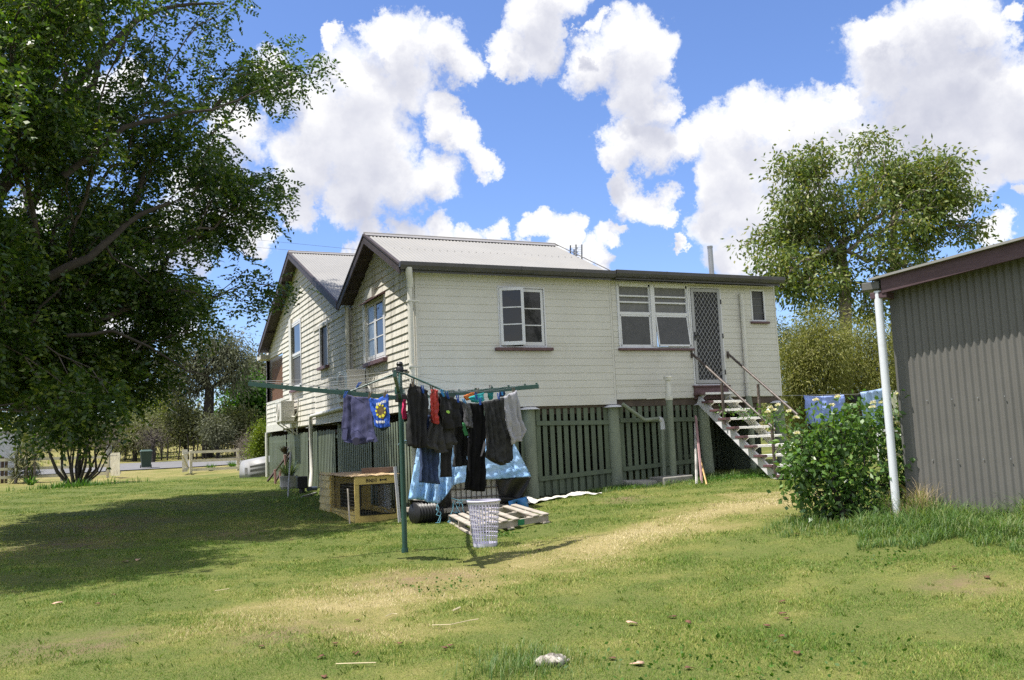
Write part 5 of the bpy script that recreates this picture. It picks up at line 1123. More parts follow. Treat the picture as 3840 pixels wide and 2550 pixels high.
# dead fern on a bracket, pipe stake
q = TPx(1068, 1690, .7); o = empty('hanging_fern', q, 'dried brown fern hanging on the side wall above the planter', 'plant')
straps('fronds', (q.x, q.y, q.z-.05), 70, .28, .7, leafmat('dead_frond', [(.02, .015, .01), (.06, .04, .025)], .1), o, 5, .012, .8, .2)
m = MB(); m.tube([q+V((0, 0, -.1)), q+V((.02, 0, .12))], .05, 8); m.build('basket', m_bl, o, smooth=50)
m = MB(); q = G(1080, 1862); t_ = D(1090, 1695, (q-CAM).dot(fwd)+.3); m.tube([q+V((0, 0, -.05)), V((t_.x, t_.y, t_.z))], .022, 8); tag(m.build('metal_stake', m_flue, None, smooth=50, loc=q), 'thin grey metal stake leaning up from the lawn to the side wall', 'stake')

# ------------------------------------------------------------------ upturned dinghy
m_boat = mat('oxidised_white_aluminium', (.27, .27, .27), .5, .08, 3, dirt=((.25, .25, .25), .5, 3, .5, .7)); m_bd = mat('dark_boat_recess', (.16, .155, .15), .6, .2, 4)
b0 = G(918, 1791); ang = math.atan2(1, .05); d = V((.985, .17, 0)).normalized(); sdv = V((-d.y, d.x, 0)); zb0 = gs(b0.x, b0.y)
BO = empty('upturned_dinghy', b0+V((.6, .3, 0)), 'upturned white aluminium dinghy on the lawn at the far corner of the house', 'dinghy')
sec = []
for t, wv, hv in ((0, .58, .60), (.2, .62, .64), (.45, .60, .66), (.7, .50, .62), (.9, .30, .54), (1., .05, .44)):
    c = b0+d*(3.2*t); zc = gs(c.x, c.y); sec.append([c+sdv*(wv*x)+V((0, 0, zc-b0.z*0+h*hv)) - V((0, 0, c.z)) for x, h in ((-1, .0), (-1.0, .28), (-.93, .75), (-.55, .97), (0, 1.04), (.55, .97), (.93, .75), (1, .28), (1, 0))])
m = MB(); m.grid(sec); m.add(sec[0], [tuple(range(9))]); m.build('hull', m_boat, BO, smooth=18, solid=.006)
m = MB()
for h0, h1 in ((.10, .22), (.36, .5), (.60, .70)):
    for a, b in zip(sec[:-1], sec[1:]):
        def LR_(s, h):
            p = [(0, s[0]), (.28, s[1]), (.75, s[2])]
            for (ha, pa), (hb, pb) in zip(p, p[1:]):
                if h <= hb: return pa.lerp(pb, (h-ha)/(hb-ha))-sdv*.008
            return s[2]-sdv*.008
        m.quad(LR_(a, h0), LR_(b, h0), LR_(b, h1), LR_(a, h1))
m.build('hull_band', m_bd, BO)
m = MB(); q = sec[0][1].lerp(sec[0][2], .3)-d*.012; m.ob(b0-d*.02+sdv*-.3+V((0, 0, .12)), sdv*.25, d*.012, (0, 0, .22)); m.build('transom_plate', m_bd, BO)

# ------------------------------------------------------------------ front fence, gates, bin
m_fw = mat('cream_fence_paint', (.62, .58, .46), .65, .1, 4, dirt=((.35, .31, .25), .6, 3, .5, .7))
GP = G(455, 1790); yF = GP.y
def FX(u, v): return W(u, v, yF)
def fence(name, us, vtop, rails, label, ext0=None):
    o = empty(name, FX(us[0], vtop(us[0])), label, 'fence', 'cream post and rail front fence'); o.location.z = g(o.location.x, yF)
    for u in us:
        x = FX(u, 1750).x; m = MB(); z = FX(u, vtop(u)).z; m.box(x-.06, x+.06, yF-.06, yF+.06, g(x, yF)-.2, z+.03); m.build('post', m_fw, o, bevel=.01)
    for r in rails:
        xa, xb = FX(us[0], 1750).x, FX(us[-1], 1750).x; za, zb = FX(us[0], vtop(us[0])).z, FX(us[-1], vtop(us[-1])).z
        m = MB(); m.bar((xa, yF-.08, za-r), (xb, yF-.08, zb-r), .035, .12); m.build('rail', m_fw, o)
    return o
fl = fence('post_and_rail_fence', [-330, -120, 60, 232, 404], lambda u: 1708+(404-u)*.030, (.06, .45, .80), 'cream post and rail fence left of the gateway, behind the bare stemmed shrub')
fr = fence('post_and_rail_fence', [716, 893, 1070, 1250], lambda u: 1691-(u-716)*.038, (.06, .46, .86), 'cream post and rail fence right of the gateway, behind the dinghy')
m = MB(); P = []
nx = 120; xa, xb = FX(60, 1750).x, FX(404, 1750).x
for k in range(60):
    x = xa+(xb-xa)*k/60
m_chain = mat('chain_wire', (.35, .36, .36), .5)
for k in range(40):
    x = xa+(xb-xa)*k/40; z0 = g(x, yF)+.2; m.tube([(x, yF-.05, z0), (x+.5, yF-.05, z0+.5)], .002, 3, False); m.tube([(x+.5, yF-.05, z0), (x, yF-.05, z0+.5)], .002, 3, False)
m.build('chain_mesh', m_chain, fl)
def gate(name, hinge, ang, w, h, label, seed):
    o = empty(name, hinge, label, 'gate', 'cream picket gates standing open'); d = V((math.cos(ang), math.sin(ang), 0)); n = V((-d.y, d.x, 0))
    m = MB()
    for z in (.14, h-.16): m.ob(hinge+V((0, 0, z)), d*w, n*.05, (0, 0, .10))
    m.bar(hinge+n*.03+V((0, 0, .2)), hinge+d*w+n*.03+V((0, 0, h-.15)), .04, .09); m.build('gate_frame', m_fw, o)
    m = MB(); k = 0
    while k*.145 < w-.05: m.ob(hinge+d*(k*.145+.01)-n*.02+V((0, 0, .05)), d*.08, n*.018, (0, 0, h)); k += 1
    m.build('pickets', m_fw, o); return o
h1 = V((FX(408, 1750).x+.08, yF-.1, g(FX(408, 1750).x, yF)+.05)); gate('picket_gate', h1, rad(-74), 1.25, 1.0, 'cream picket gate with a diagonal brace swung in beside the wheelie bin', 1)
h2 = V((FX(712, 1750).x-.1, yF-.1, g(FX(712, 1750).x, yF)+.05)); gate('picket_gate', h2, rad(-104), 1.5, 1.0, 'cream picket gate seen nearly edge on at the right of the gateway', 2)
m_bin = mat('dark_green_bin_plastic', (.022, .045, .034), .5, .1, 4); q = G(548, 1756); zz = g(q.x, q.y); hb = 68*(q-CAM).dot(fwd)/F; wb = 44*(q-CAM).dot(fwd)/F
WBN = empty('wheelie_bin', V((q.x, q.y, zz)), 'dark green wheelie bin standing on the verge beyond the gateway', 'bin')
m = MB(); x, y = q.x, q.y; m.hexa([(x-wb*.36, y-wb*.3, zz+.06), (x+wb*.36, y-wb*.3, zz+.06), (x+wb*.36, y+wb*.42, zz+.06), (x-wb*.36, y+wb*.42, zz+.06), (x-wb*.46, y-wb*.5, zz+hb*.92), (x+wb*.46, y-wb*.5, zz+hb*.92), (x+wb*.46, y+wb*.5, zz+hb*.92), (x-wb*.46, y+wb*.5, zz+hb*.92)]); m.build('bin_body', m_bin, WBN, bevel=.03)
m = MB(); m.hexa([(x-wb*.52, y-wb*.58, zz+hb*.921), (x+wb*.52, y-wb*.58, zz+hb*.921), (x+wb*.52, y+wb*.56, zz+hb*.921), (x-wb*.52, y+wb*.56, zz+hb*.921), (x-wb*.4, y-wb*.45, zz+hb), (x+wb*.4, y-wb*.45, zz+hb), (x+wb*.4, y+wb*.45, zz+hb*1.02), (x-wb*.4, y+wb*.45, zz+hb*1.02)]); m.build('lid', mat('bin_lid_plastic', (.05, .085, .07), .35, .1, 4), WBN, bevel=.02)
for sx in (-1, 1): m = MB(); m.tube([(x+sx*wb*.38, y+wb*.4, zz+.1), (x+sx*wb*.46, y+wb*.4, zz+.1)], .1, 14); m.build('wheel', m_black, WBN, smooth=50)

# ------------------------------------------------------------------ shed
m_shed = mat('dark_grey_green_shed_iron', (.128, .124, .116), .5, .06, 2, dirt=((.165, .16, .15), .4, 1.4, .5, .8)); m_corner = mat('shed_corner_flashing', (.12, .118, .112), .5, .08, 3)
m_fasc = mat('plum_painted_fascia', (.075, .042, .050), .6, .15, 4, stretch=(1, 1, 5), dirt=((.12, .08, .085), .5, 5, .5, .75), bump=.25, bscale=40)
sh0 = Z(3410, 1968, .22); sdir = V((.40, -.917, 0)).normalized(); sn = V((-.917, -.40, 0))
zs0 = .15
def SP(s, z, o=0.): return V((sh0.x, sh0.y, 0))+sdir*s+sn*o+V((0, 0, z))
sc_n = sn.dot(V((sh0.x, sh0.y, 0)))
def SH(u, v, o=0.): return pl(u, v, sn, sc_n+o)
def shs(p): return (V((p.x, p.y, 0))-V((sh0.x, sh0.y, 0))).dot(sdir)
fa, fb = SH(3302, 1100, .30), SH(3838, 962, .30); fa2 = SH(3300, 1042, .30); sA, sB = shs(fa), shs(fb); slope = (fb.z-fa.z)/(sB-sA); fh = fa2.z-fa.z
SHD = empty('garden_shed', SP(2, .1), 'dark grey corrugated iron shed with a plum fascia at the right edge', 'shed')
def eavez(s): return fa.z+slope*(s-sA)
m = MB(); m.corr(SP(.09, 0), sdir, (0, 0, 1), sn, 4.2, 1, .076, .010, 8, lambda t: (0.05, eavez(t+.09)+fh*.7)); m.build('corrugated_wall', m_shed, SHD, smooth=70)
m = MB(); m.ob(SP(-.0, 0.05, -.01), sdir*.105, sn*.022, (0, 0, eavez(0)+fh*.7)); m.ob(SP(.0, .05, -.10), sdir*.012, sn*.11, (0, 0, eavez(0)+fh*.7)); m.build('corner_flashing', m_corner, SHD, bevel=.004)
m = MB()
back = -sn
m.corr(SP(0, 0.05, -.01), back, (0, 0, 1), -sdir, 3.5, 1, .076, .01, 4, lambda t: (0, eavez(0)+fh*.5)); m.build('end_wall', m_shed, SHD, smooth=70)
m = MB(); a, b = SP(sA, eavez(sA), .27), SP(4.3, eavez(4.3), .27); m.hexa([a, b, b-sn*.04, a-sn*.04, a+V((0, 0, fh)), b+V((0, 0, fh)), b-sn*.04+V((0, 0, fh)), a-sn*.04+V((0, 0, fh))]); m.build('fascia', m_fasc, SHD, bevel=.005)
m = MB(); a = SP(sA-.12, eavez(sA-.12)+fh+.012, .32); e2 = (SP(4.3, eavez(4.3)+fh+.012, .36)-a); m.corr(a, -sn, e2, (0, 0, 1), 3.8, e2.length, .076, .010, 6); m.ob(a+V((0, 0, -.014)), e2, -sn*.05, (0, 0, .026)); m.build('shed_roof', m_roof, SHD, smooth=70)
m = MB(); q = SP(.02, eavez(.02)+.015, -.0); m.ob(SP(-.13, eavez(-.1)-.035, -.0), sdir*.19, sn*.26, (0, 0, .075)); m.build('rafter_end', m_fasc, SHD, bevel=.006)
gq = SH(3268, 1072, .22); m = MB(); gs_ = shs(gq); m.ob(SP(gs_-.10, gq.z-.05, .26), sdir*.20, -sn*3.8, (0, 0, .09)); m.build('gutter', m_corner, SHD, bevel=.006)
dp0, dp1 = SH(3291, 1092, .22), SH(3366, 1992, .22)
m_pvc = mat('white_pvc', (.66, .69, .74), .3, .02, 2, dirt=((.45, .44, .42), .4, 5, .6, .8))
m = MB(); m.tube([V((dp0.x, dp0.y, dp0.z)), V((dp0.x, dp0.y, gs(dp0.x, dp0.y)-.1))], .045, 20); DPO = m.build('downpipe', m_pvc, SHD, smooth=50)
m = MB(); rr = random.Random(2)
for z in (1.62, .95):
    for k in range(14): m.ob(SP(.05+k*.266, z-.006, .012), sdir*.012, sn*.008, (0, 0, .012))
m.build('screws', m_flue, SHD)
# ------------------------------------------------------------------ plants
def grow(path, targets, seg, seed, r_tip=.01, ex=2.3, jit=.08, rise=.15):
    """branches: every target is joined to the nearest older node by a bent path; radii follow the number of tips carried"""
    r = np.random.default_rng(seed)
    nd = [np.array(p, float) for p in path]; par = [-1]+list(range(len(path)-1))
    top = nd[-1]; order = np.argsort(np.linalg.norm(targets-top, axis=1)); A = np.zeros((len(targets)*14+len(nd)+50, 3)); n = len(nd); A[:n] = nd
    root = [np.linalg.norm(p-top) for p in nd]; RD = np.zeros(len(A)); RD[:n] = root
    start = max(0, len(path)-4); tips = []
    for k in order:
        t = targets[k]; dt = np.linalg.norm(t-top); d = np.linalg.norm(A[:n]-t, axis=1)
        cost = d + .35*RD[:n]; cost[:start] += 99; cost[RD[:n] > dt] += 2.5
        i = int(np.argmin(cost)); L_ = d[i]; m = int(max(2, min(12, L_/seg))); p = A[i].copy(); last = i
        for s in range(1, m+1):
            f = s/m; q = A[i]*(1-f)+t*f + r.normal(0, jit*L_**.7, 3)*(1 if s < m else 0)*math.sin(PI*f)**.5; q[2] += rise*L_*math.sin(PI*f)*.4
            if n >= len(A): break
            A[n] = q; RD[n] = RD[last]+np.linalg.norm(q-A[last]); par.append(last); last = n; n += 1
        tips.append(last)
    cnt = np.zeros(n)
    for t in tips: cnt[t] += 1
    for i in range(n-1, 0, -1): cnt[par[i]] += cnt[i]
    R = r_tip*np.maximum(cnt, .6)**(1/ex)
    return A[:n], np.array(par[:n]), R, tips
def skeleton(name, nodes_, par, R, mat_, parent, minr=0., trunk_r=None, trunk_n=0):
    vs, fs = [], []; R = R.copy()
    if trunk_r is not None:
        for i in range(trunk_n): R[i] = max(R[i], trunk_r*(1-.35*i/max(1, trunk_n-1)))
    b = 0
    for i in range(1, len(nodes_)):
        if R[i] < minr: continue
        p, q = nodes_[par[i]], nodes_[i]; d = q-p; l = np.linalg.norm(d)
        if l < 1e-5: continue
        d /= l; u = np.cross(d, [.3, .2, .93]); u /= np.linalg.norm(u)+1e-9; w = np.cross(d, u); n = 10 if R[i] > .06 else 6 if R[i] > .02 else 4
        r0 = min(R[par[i]], R[i]*1.35) if i >= trunk_n else R[par[i]]
        a = np.arange(n)*2*PI/n; ring = np.outer(np.cos(a), u)+np.outer(np.sin(a), w)
        vs.append(p-d*min(.3*r0, l*.2)+ring*r0); vs.append(q+ring*R[i])
        for k in range(n): k2 = (k+1) % n; fs.append((b+k, b+k2, b+n+k2, b+n+k))
        b += 2*n
    return npmesh(name, np.concatenate(vs), np.array(fs), mat_, parent, smooth=True)
def leaves(name, P, Dr, ln, wd, mat_, parent, seed=1, fold=.25, loc=None):
    """diamond leaves at points P pointing along Dr"""
    r = np.random.default_rng(seed); n = len(P); Dr = Dr/(np.linalg.norm(Dr, axis=1)[:, None]+1e-9)
    s = np.cross(Dr, r.normal(0, 1, (n, 3))); s /= np.linalg.norm(s, axis=1)[:, None]+1e-9; up = np.cross(s, Dr)
    l = (ln*r.uniform(.65, 1.2, n))[:, None]; w = (wd*r.uniform(.7, 1.15, n))[:, None]
    a = P; m = P+Dr*l*.45-up*l*.06; t = P+Dr*l
    v = np.stack([a, m+s*w*.5+up*w*fold, t, m-s*w*.5+up*w*fold], 1).reshape(-1, 3)
    return npmesh(name, v, np.arange(n*4).reshape(n, 4), mat_, parent, loc=loc)
def scatter(tg, n, sig, seed):
    r = np.random.default_rng(seed); k = np.repeat(np.arange(len(tg)), n); off = r.normal(0, 1, (len(k), 3))*np.array(sig)
    return tg[k]+off, off
def in_blobs(bl, n, seed, depth_k=1., shell=.35):
    """points inside spheres given as (pixel u, v, pixel radius, depth, [weight])"""
    r = np.random.default_rng(seed); w = np.array([b[2]**2*(b[4] if len(b) > 4 else 1) for b in bl]); w = w/w.sum(); k = r.choice(len(bl), n, p=w)
    d = r.normal(0, 1, (n, 3)); d /= np.linalg.norm(d, axis=1)[:, None]; rr = r.uniform(shell, 1, n)**.6
    out = []
    for i in range(n):
        b = bl[k[i]]; c = D(b[0], b[1], b[3]) if b[1] is not None else V(b[0]); R = b[2]*b[3]/F if b[1] is not None else b[2]; o = RIGHT*d[i, 0]*R*rr[i]+UP*d[i, 1]*R*rr[i]+fwd*d[i, 2]*R*rr[i]*depth_k
        out.append(tuple(c+o))
    return np.array(out)
m_bark = mat('grey_brown_bark', (.115, .095, .08), .9, .25, 8, stretch=(1, 1, .35), bump=.8, bscale=25, dirt=((.23, .20, .17), .5, 5, .5, .7)); m_bark_t = mat('shade_tree_bark', (.055, .046, .038), .9, .3, 8, bump=.8, bscale=25); m_bark_d = mat('dark_bark', (.030, .026, .022), .9, .3, 8, bump=.8, bscale=25); m_bark_g = mat('pale_gum_bark', (.25, .21, .175), .8, .25, 5, stretch=(1, 1, .3), dirt=((.10, .08, .065), .8, 3, .48, .7), bump=.4); m_twig = mat('grey_twig', (.20, .17, .155), .85, .2, 6)
LF = {'near': leafmat('dark_glossy_leaf', [(.018, .044, .009), (.036, .076, .013), (.085, .145, .02), (.24, .27, .035)], .36, .36, .5, .7),
      'gum': leafmat('olive_gum_leaf', [(.055, .095, .024), (.10, .15, .034), (.175, .21, .05), (.25, .21, .06)], .3, .5, .4),
      'willow': leafmat('yellow_green_leaf', [(.10, .12, .032), (.18, .19, .05), (.28, .26, .075)], .3, .55, .3),
      'rose': leafmat('rose_leaf', [(.032, .075, .020), (.068, .145, .034), (.125, .225, .052), (.21, .30, .075)], .3, .32, .6),
      'bush': leafmat('acacia_leaf', [(.08, .095, .042), (.13, .145, .06), (.20, .20, .085)], .25, .6, .2), 'grey': leafmat('grey_green_leaf', [(.07, .08, .05), (.11, .12, .075), (.16, .165, .11)], .2, .6, .2),
      'fresh': leafmat('fresh_green_leaf', [(.03, .085, .012), (.055, .13, .016), (.09, .19, .025)], .35, .5, .3), 'lime': leafmat('lime_leaf', [(.06, .10, .012), (.13, .18, .02), (.22, .24, .03)], .35, .5, .3), 'dead': leafmat('dry_grey_twigs', [(.13, .11, .10), (.2, .175, .16), (.24, .2, .18)], .1, .8, .1)}
def plant(name, label, cat, base, path, bl, nt_, nl, sig, ln, wd, lm, bark, seed, group=None, seg=.5, tip=.01, trunk=None, droop=.3, depth_k=1., minr=0., rise=.15, jit=.08, crown='crown', pin=0, ex=2.3, shell=.35, clump=None):
    o = empty(name, base, label, cat, group); tg = in_blobs(bl, nt_ if not clump else nt_//clump[0], seed, depth_k, shell)
    if clump: tg = np.repeat(tg, clump[0], 0)+np.random.default_rng(seed+9).normal(0, 1, (len(tg)*clump[0], 3))*np.array([clump[1], clump[1], clump[1]*.6])
    nd, par, R, tips = grow(path, tg, seg, seed, tip, ex, jit, rise)
    skeleton('trunk', nd, par, R, bark, o, minr, trunk, len(path))
    P, off = scatter(tg, nl, sig, seed+1); r = np.random.default_rng(seed+2)
    dr = off/np.array(sig)*.6+r.normal(0, .8, P.shape); dr[:, 2] -= droop
    if pin:
        ax_ = dr/np.linalg.norm(dr, axis=1)[:, None]; sd_ = np.cross(ax_, r.normal(0, .35, P.shape)+np.array([0, 0, 1.])); sd_ /= np.linalg.norm(sd_, axis=1)[:, None]+1e-9
        Q, E_ = [], []
        for k in range(pin):
            t = (k//2+.5)/(pin/2); s = 1 if k % 2 else -1; q = P+ax_*t*ln*3.2; q[:, 2] -= ln*1.2*t*t; Q.append(q); E_.append(sd_*s+ax_*.55+r.normal(0, .12, P.shape)-np.array([0, 0, .25]))
        P, dr = np.concatenate(Q), np.concatenate(E_)
    leaves(crown, P, dr, ln, wd, lm, o, seed+3); return o
# the big tree at the left
TD = 17.5
b = D(-240, 1700, TD); bx_, by_ = b.x, b.y; bz_ = g(bx_, by_)
bl = [(60,60,300),(330,20,190),(620,70,130),(730,40,70),(120,420,330),(430,360,240),(640,300,140),(800,420,190),(960,330,110),(1040,340,85),(1090,270,40),(1060,430,75),(1065,560,75),(1120,565,36),(920,610,190),(600,640,280),(250,780,330),(900,800,160),(1040,720,65),(1050,860,55),(700,900,230),(400,1030,310),(80,1130,290),(800,1090,150),(940,1130,60),(1010,960,70),(1090,900,48),(1120,905,34),(1080,1000,48),(1130,1060,36),(1045,1090,34),(650,1240,140),(350,1330,220),(90,1430,220),(280,1510,120),(470,1470,95),(520,1380,90),(50,1610,95),(190,1600,75),(340,1590,55),(420,1560,50),(860,1240,60),(-200,300,300),(-250,800,330),(-200,1250,280),(300,-250,330),(0,-150,330),(-350,0,300),(100,-500,330),(430,-400,260),(-300,-350,380),(-500,300,360),(-560,900,360),(-750,200,330),(-850,-250,380),(-650,700,330),(-900,700,330)]
bl = [((u, v, r) if u <= 700 else (700+(u-700)*.86, v, r*.82)) for u, v, r in bl]; bl = [((u, v, r*.7) if v > 1050 and u > 560 else (u, v-85, r) if v > 1250 else (u, v, r)) for u, v, r in bl]
def wgt(u, v): return 1.0 if (v < -200 or u < -150) else 2.8 if (u < 560 and v > 850) else 1.6 if (u < 620 and v > 650) else .5 if (v < 300 and u < 560) else 1.
_dr = np.random.default_rng(3)
def dpt(u, v):
    c = 17.0+4.6*max(-.2, u/1000) if u > -400 else 12.5
    h = float(np.interp(u, [-900, -400, 0, 600, 900, 1100], [1.0, 1.5, 4.0, 2.0, .9, .6])); return c+float(np.clip(_dr.normal(0, .62), -1.1, 1.1))*h
bl = [(u, v, r, dpt(u, v), wgt(u, v)) for u, v, r in bl]
pth = [(bx_, by_, bz_-.2), (bx_+.05, by_, bz_+.7), (bx_+.1, by_-.05, bz_+1.4), (bx_+.25, by_-.1, bz_+2.0), (bx_+.5, by_-.25, bz_+2.6), (bx_+.8, by_-.5, bz_+3.1)]
plant('shade_tree', 'large dark leafed spreading tree hanging over the lawn at the left edge', 'tree', (bx_, by_, bz_), pth, bl, 1900, 18, (.19, .19, .14), .115, .062, LF['near'], m_bark, 21, clump=(6, .36), seg=.45, tip=.009, trunk=.24, droop=.5, depth_k=1.1, pin=10, rise=.12, jit=.07, ex=2.15)
TREE = bpy.data.objects['shade_tree']
for pts, r0, r1 in (([(-60,800),(60,640),(172,459),(240,370),(306,287),(400,180),(510,77),(600,30),(720,10),(840,15)], .125, .02), ([(-20,800),(40,600),(62,400),(85,250),(110,100),(120,-40)], .10, .05), ([(50,640),(150,420),(190,270),(230,150),(300,60)], .075, .02), ([(240,660),(370,560),(470,470),(600,450),(700,420),(800,410),(900,370),(990,330)], .06, .008), ([(-60,1345),(0,1315),(60,1280),(109,1229),(150,1150),(230,1080)], .055, .015), ([(180,1040),(330,970),(430,880),(520,800),(640,760)], .085, .03), ([(380,900),(420,960),(500,1010),(560,1060)], .03, .01), ([(250,1260),(420,1240),(560,1300),(700,1380),(800,1420)], .04, .008)):
    m = MB(); k = len(pts); dz = rng.uniform(-.6, .6); P_ = []
    for i, (u, v) in enumerate(pts): P_.append(D(u, v, TD-1.0+dz+.28*i*(1 if pts[-1][0] > 500 else .3)))
    Q_ = []
    for i in range(k-1):
        for t in (0, .5): Q_.append(P_[i].lerp(P_[i+1], t)+V(rng.normal(0, .015, 3)))
    Q_.append(P_[-1]); n_ = len(Q_); m.tube(Q_, [r0+(r1-r0)*i/(n_-1) for i in range(n_)], 9); m.build('limb', m_bark_t, TREE, smooth=60)
# gum behind the house on the right
GD = 34
b = D(3170, 1500, GD); bx_, by_ = b.x, b.y; bz_ = g(bx_, by_)
bl = [(3000,700,150),(3130,660,130),(3300,590,110),(3330,640,110),(3450,620,100),(3530,620,60),(3230,740,150),(2950,850,120),(2880,930,80),(3080,860,150),(3330,800,120,0,.5),(3480,760,110,0,.5),(3600,840,70,0,.35),(3640,930,60,0,.3),(3000,1030,120),(3150,1080,110),(3250,1060,100),(2970,1150,80),(3060,1190,80),(3210,1200,90),(3400,1000,100,0,.6),(3560,950,70,0,.4),(2890,1010,55),(3300,930,100,0,.7),(2840,880,40),(3120,960,90)]
bl = [(q[0], q[1], q[2]*.80, GD+rng.normal(0, .8), q[4] if len(q) > 4 else 1) for q in bl]
t1 = D(3168, 1060, GD)
pth = [(bx_, by_, bz_-.2), tuple(V((bx_, by_, bz_)).lerp(t1, .35)), tuple(V((bx_, by_, bz_)).lerp(t1, .7)), tuple(t1), tuple(D(3150, 950, GD))]
plant('gum_tree', 'tall olive leafed gum tree with pale limbs behind the right end of the house', 'tree', (bx_, by_, bz_), pth, bl, 330, 70, (.30, .30, .22), .21, .09, LF['gum'], m_bark_g, 31, clump=(5, .42), seg=.7, tip=.016, trunk=.17, droop=.8, rise=.25, ex=2.2)
b = D(3345, 1500, GD+1); t1 = D(3352, 950, GD+1); bx2, by2 = b.x, b.y; bz2 = g(bx2, by2)
plant('gum_tree', 'thinner gum with sparse outer twigs rising above the shed roof', 'tree', (bx2, by2, bz2), [(bx2, by2, bz2-.2), tuple(V((bx2, by2, bz2)).lerp(t1, .5)), tuple(t1), tuple(D(3350, 840, GD+1)), tuple(D(3360, 720, GD+1))], [(3380,700,90,GD+1),(3500,700,110,GD+1),(3450,830,90,GD+1),(3600,780,80,GD+1),(3660,880,60,GD+1),(3550,880,70,GD+1),(3440,960,80,GD+1)], 90, 70, (.28, .28, .22), .20, .09, LF['gum'], m_bark_g, 33, clump=(4, .4), seg=.6, tip=.02, trunk=.15, droop=.8, rise=.2)
# weeping yellow green shrubs under it
for i, (lab, bl, bu) in enumerate((('yellow green weeping shrub behind the blue sheet', [(2990,1330,80),(3080,1290,100),(2960,1420,70),(3060,1400,110),(3000,1500,80)], 3040), ('yellow green weeping shrub close behind the shed downpipe', [(3190,1310,110),(3280,1360,100),(3330,1310,70),(3180,1430,110),(3300,1450,90),(3250,1530,90),(3370,1400,60)], 3240))):
    dd = 27+i; b = D(bu, 1600, dd); z = g(b.x, b.y); bl = [(u, v, r, dd+rng.normal(0, .4)) for u, v, r in bl]
    plant('weeping_shrub', lab, 'shrub', (b.x, b.y, z), [(b.x, b.y, z-.2), (b.x, b.y, z+.5), (b.x, b.y, z+1.1)], bl, 170, 150, (.24, .24, .30), .13, .028, LF['willow'], m_bark_d, 41+i, 'weeping shrubs beyond the house', seg=.5, tip=.008, droop=1.2)
for i, (u, v, r, dd, lab) in enumerate(((3050, 1560, 110, 31, 'dark low hedge plant beneath the weeping shrubs, left one'), (3260, 1570, 110, 31, 'dark low hedge plant beneath the weeping shrubs, right one'), (2960, 1290, 60, 40, 'distant round shrub glimpsed at the right corner of the house'))):
    b = D(u, v, dd); z = g(b.x, b.y); plant('hedge_plant', lab, 'shrub', (b.x, b.y, z), [(b.x, b.y, z-.2), (b.x, b.y, z+.4), (b.x, b.y, z+.7)], [(u, v, r, dd), (u-90, v+20, r*.8, dd), (u+80, v+20, r*.8, dd)], 60, 110, (.3, .3, .3), .14, .06, LF['bush'], m_bark_d, 51+i, seg=.5)
# rose bush
rb = G(3175, 1965); dd = (rb-CAM).dot(fwd)+.35
bl = [(3090,1675,70),(3190,1625,70),(3280,1640,75),(3050,1740,85),(3180,1730,110),(3300,1750,80),(3110,1850,95),(3240,1880,85),(3020,1830,55),(3000,1680,50),(3330,1610,50),(3120,1610,45),(3350,1800,60),(3060,1900,60),(3170,1930,60),(2990,1750,40),(3400,1700,50),(3400,1850,45),(2975,1650,25),(2960,1590,16,),(3060,1560,16),(3340,1530,25),(3425,1640,25),(2950,1830,30),(3150,1540,16),(2935,1720,18),(3230,1545,16)]
bl = [(u, v, r, dd+rng.normal(0, .12)) for u, v, r in bl]
RO = plant('rose_bush', 'big leafy rose bush with white blooms in front of the stairs', 'rose bush', (rb.x, rb.y, gs(rb.x, rb.y)), [(rb.x+.1, rb.y+.15, rb.z-.1), (rb.x+.1, rb.y+.15, rb.z+.12), (rb.x+.1, rb.y+.2, rb.z+.25)], bl, 210, 26, (.085, .085, .08), .082, .050, LF['rose'], m_bark_d, 61, seg=.15, tip=.0035, droop=.35, rise=.3, crown='foliage')
cane = [D(u, v, dd+.2*k) for k, (u, v) in enumerate(((3010, 1640), (2960, 1600), (2900, 1572), (2840, 1556), (2780, 1548), (2720, 1545)))]
m = MB(); m.tube(cane, [.006, .005, .005, .004, .003, .002], 6); m.build('cane', mat('green_cane', (.05, .07, .025), .6), RO, smooth=60)
tg = np.array([tuple(p+V((0, 0, .01))) for p in cane[1:]]+[tuple(D(2800, 1555, dd+.7)), tuple(D(2860, 1545, dd+.6)), tuple(D(2900, 1590, dd+.4)), tuple(D(2920, 1545, dd+.3)), tuple(D(2885, 1560, dd+.4))])
P, off = scatter(tg, 22, (.05, .05, .035), 5); leaves('foliage', P, off+np.array([0, 0, -.02]), .05, .03, LF['rose'], RO, 6)
m_rose = leafmat('white_rose_petal', [(.70, .66, .60), (.78, .75, .70), (.72, .58, .55)], .3, .6, .2); 
fl_m = []
r = np.random.default_rng(9)
for (u, v) in ((2888, 1533), (2903, 1541), (2880, 1548), (2918, 1523), (2960, 1546), (2990, 1629), (3061, 1504), (3140, 1492), (3272, 1531), (3307, 1514), (3276, 1514), (3362, 1565), (3364, 1481), (3362, 1590), (3370, 1712), (3132, 1790), (3120, 1525), (2985, 1570)):
    c = D(u, v, dd-.15 if u > 2975 else dd+.3); vs = []; n = 46
    th = r.uniform(0, 2*PI, n); ph = r.uniform(.2, 1.5, n); rr = r.uniform(.012, .030, n)
    P = np.stack([rr*np.cos(th)*np.sin(ph), rr*np.sin(th)*np.sin(ph), rr*np.cos(ph)*.8], 1); leaves('rose_bloom', P+np.array(c), P+np.array([0, 0, .01]), .026, .026, m_rose, RO, int(u))
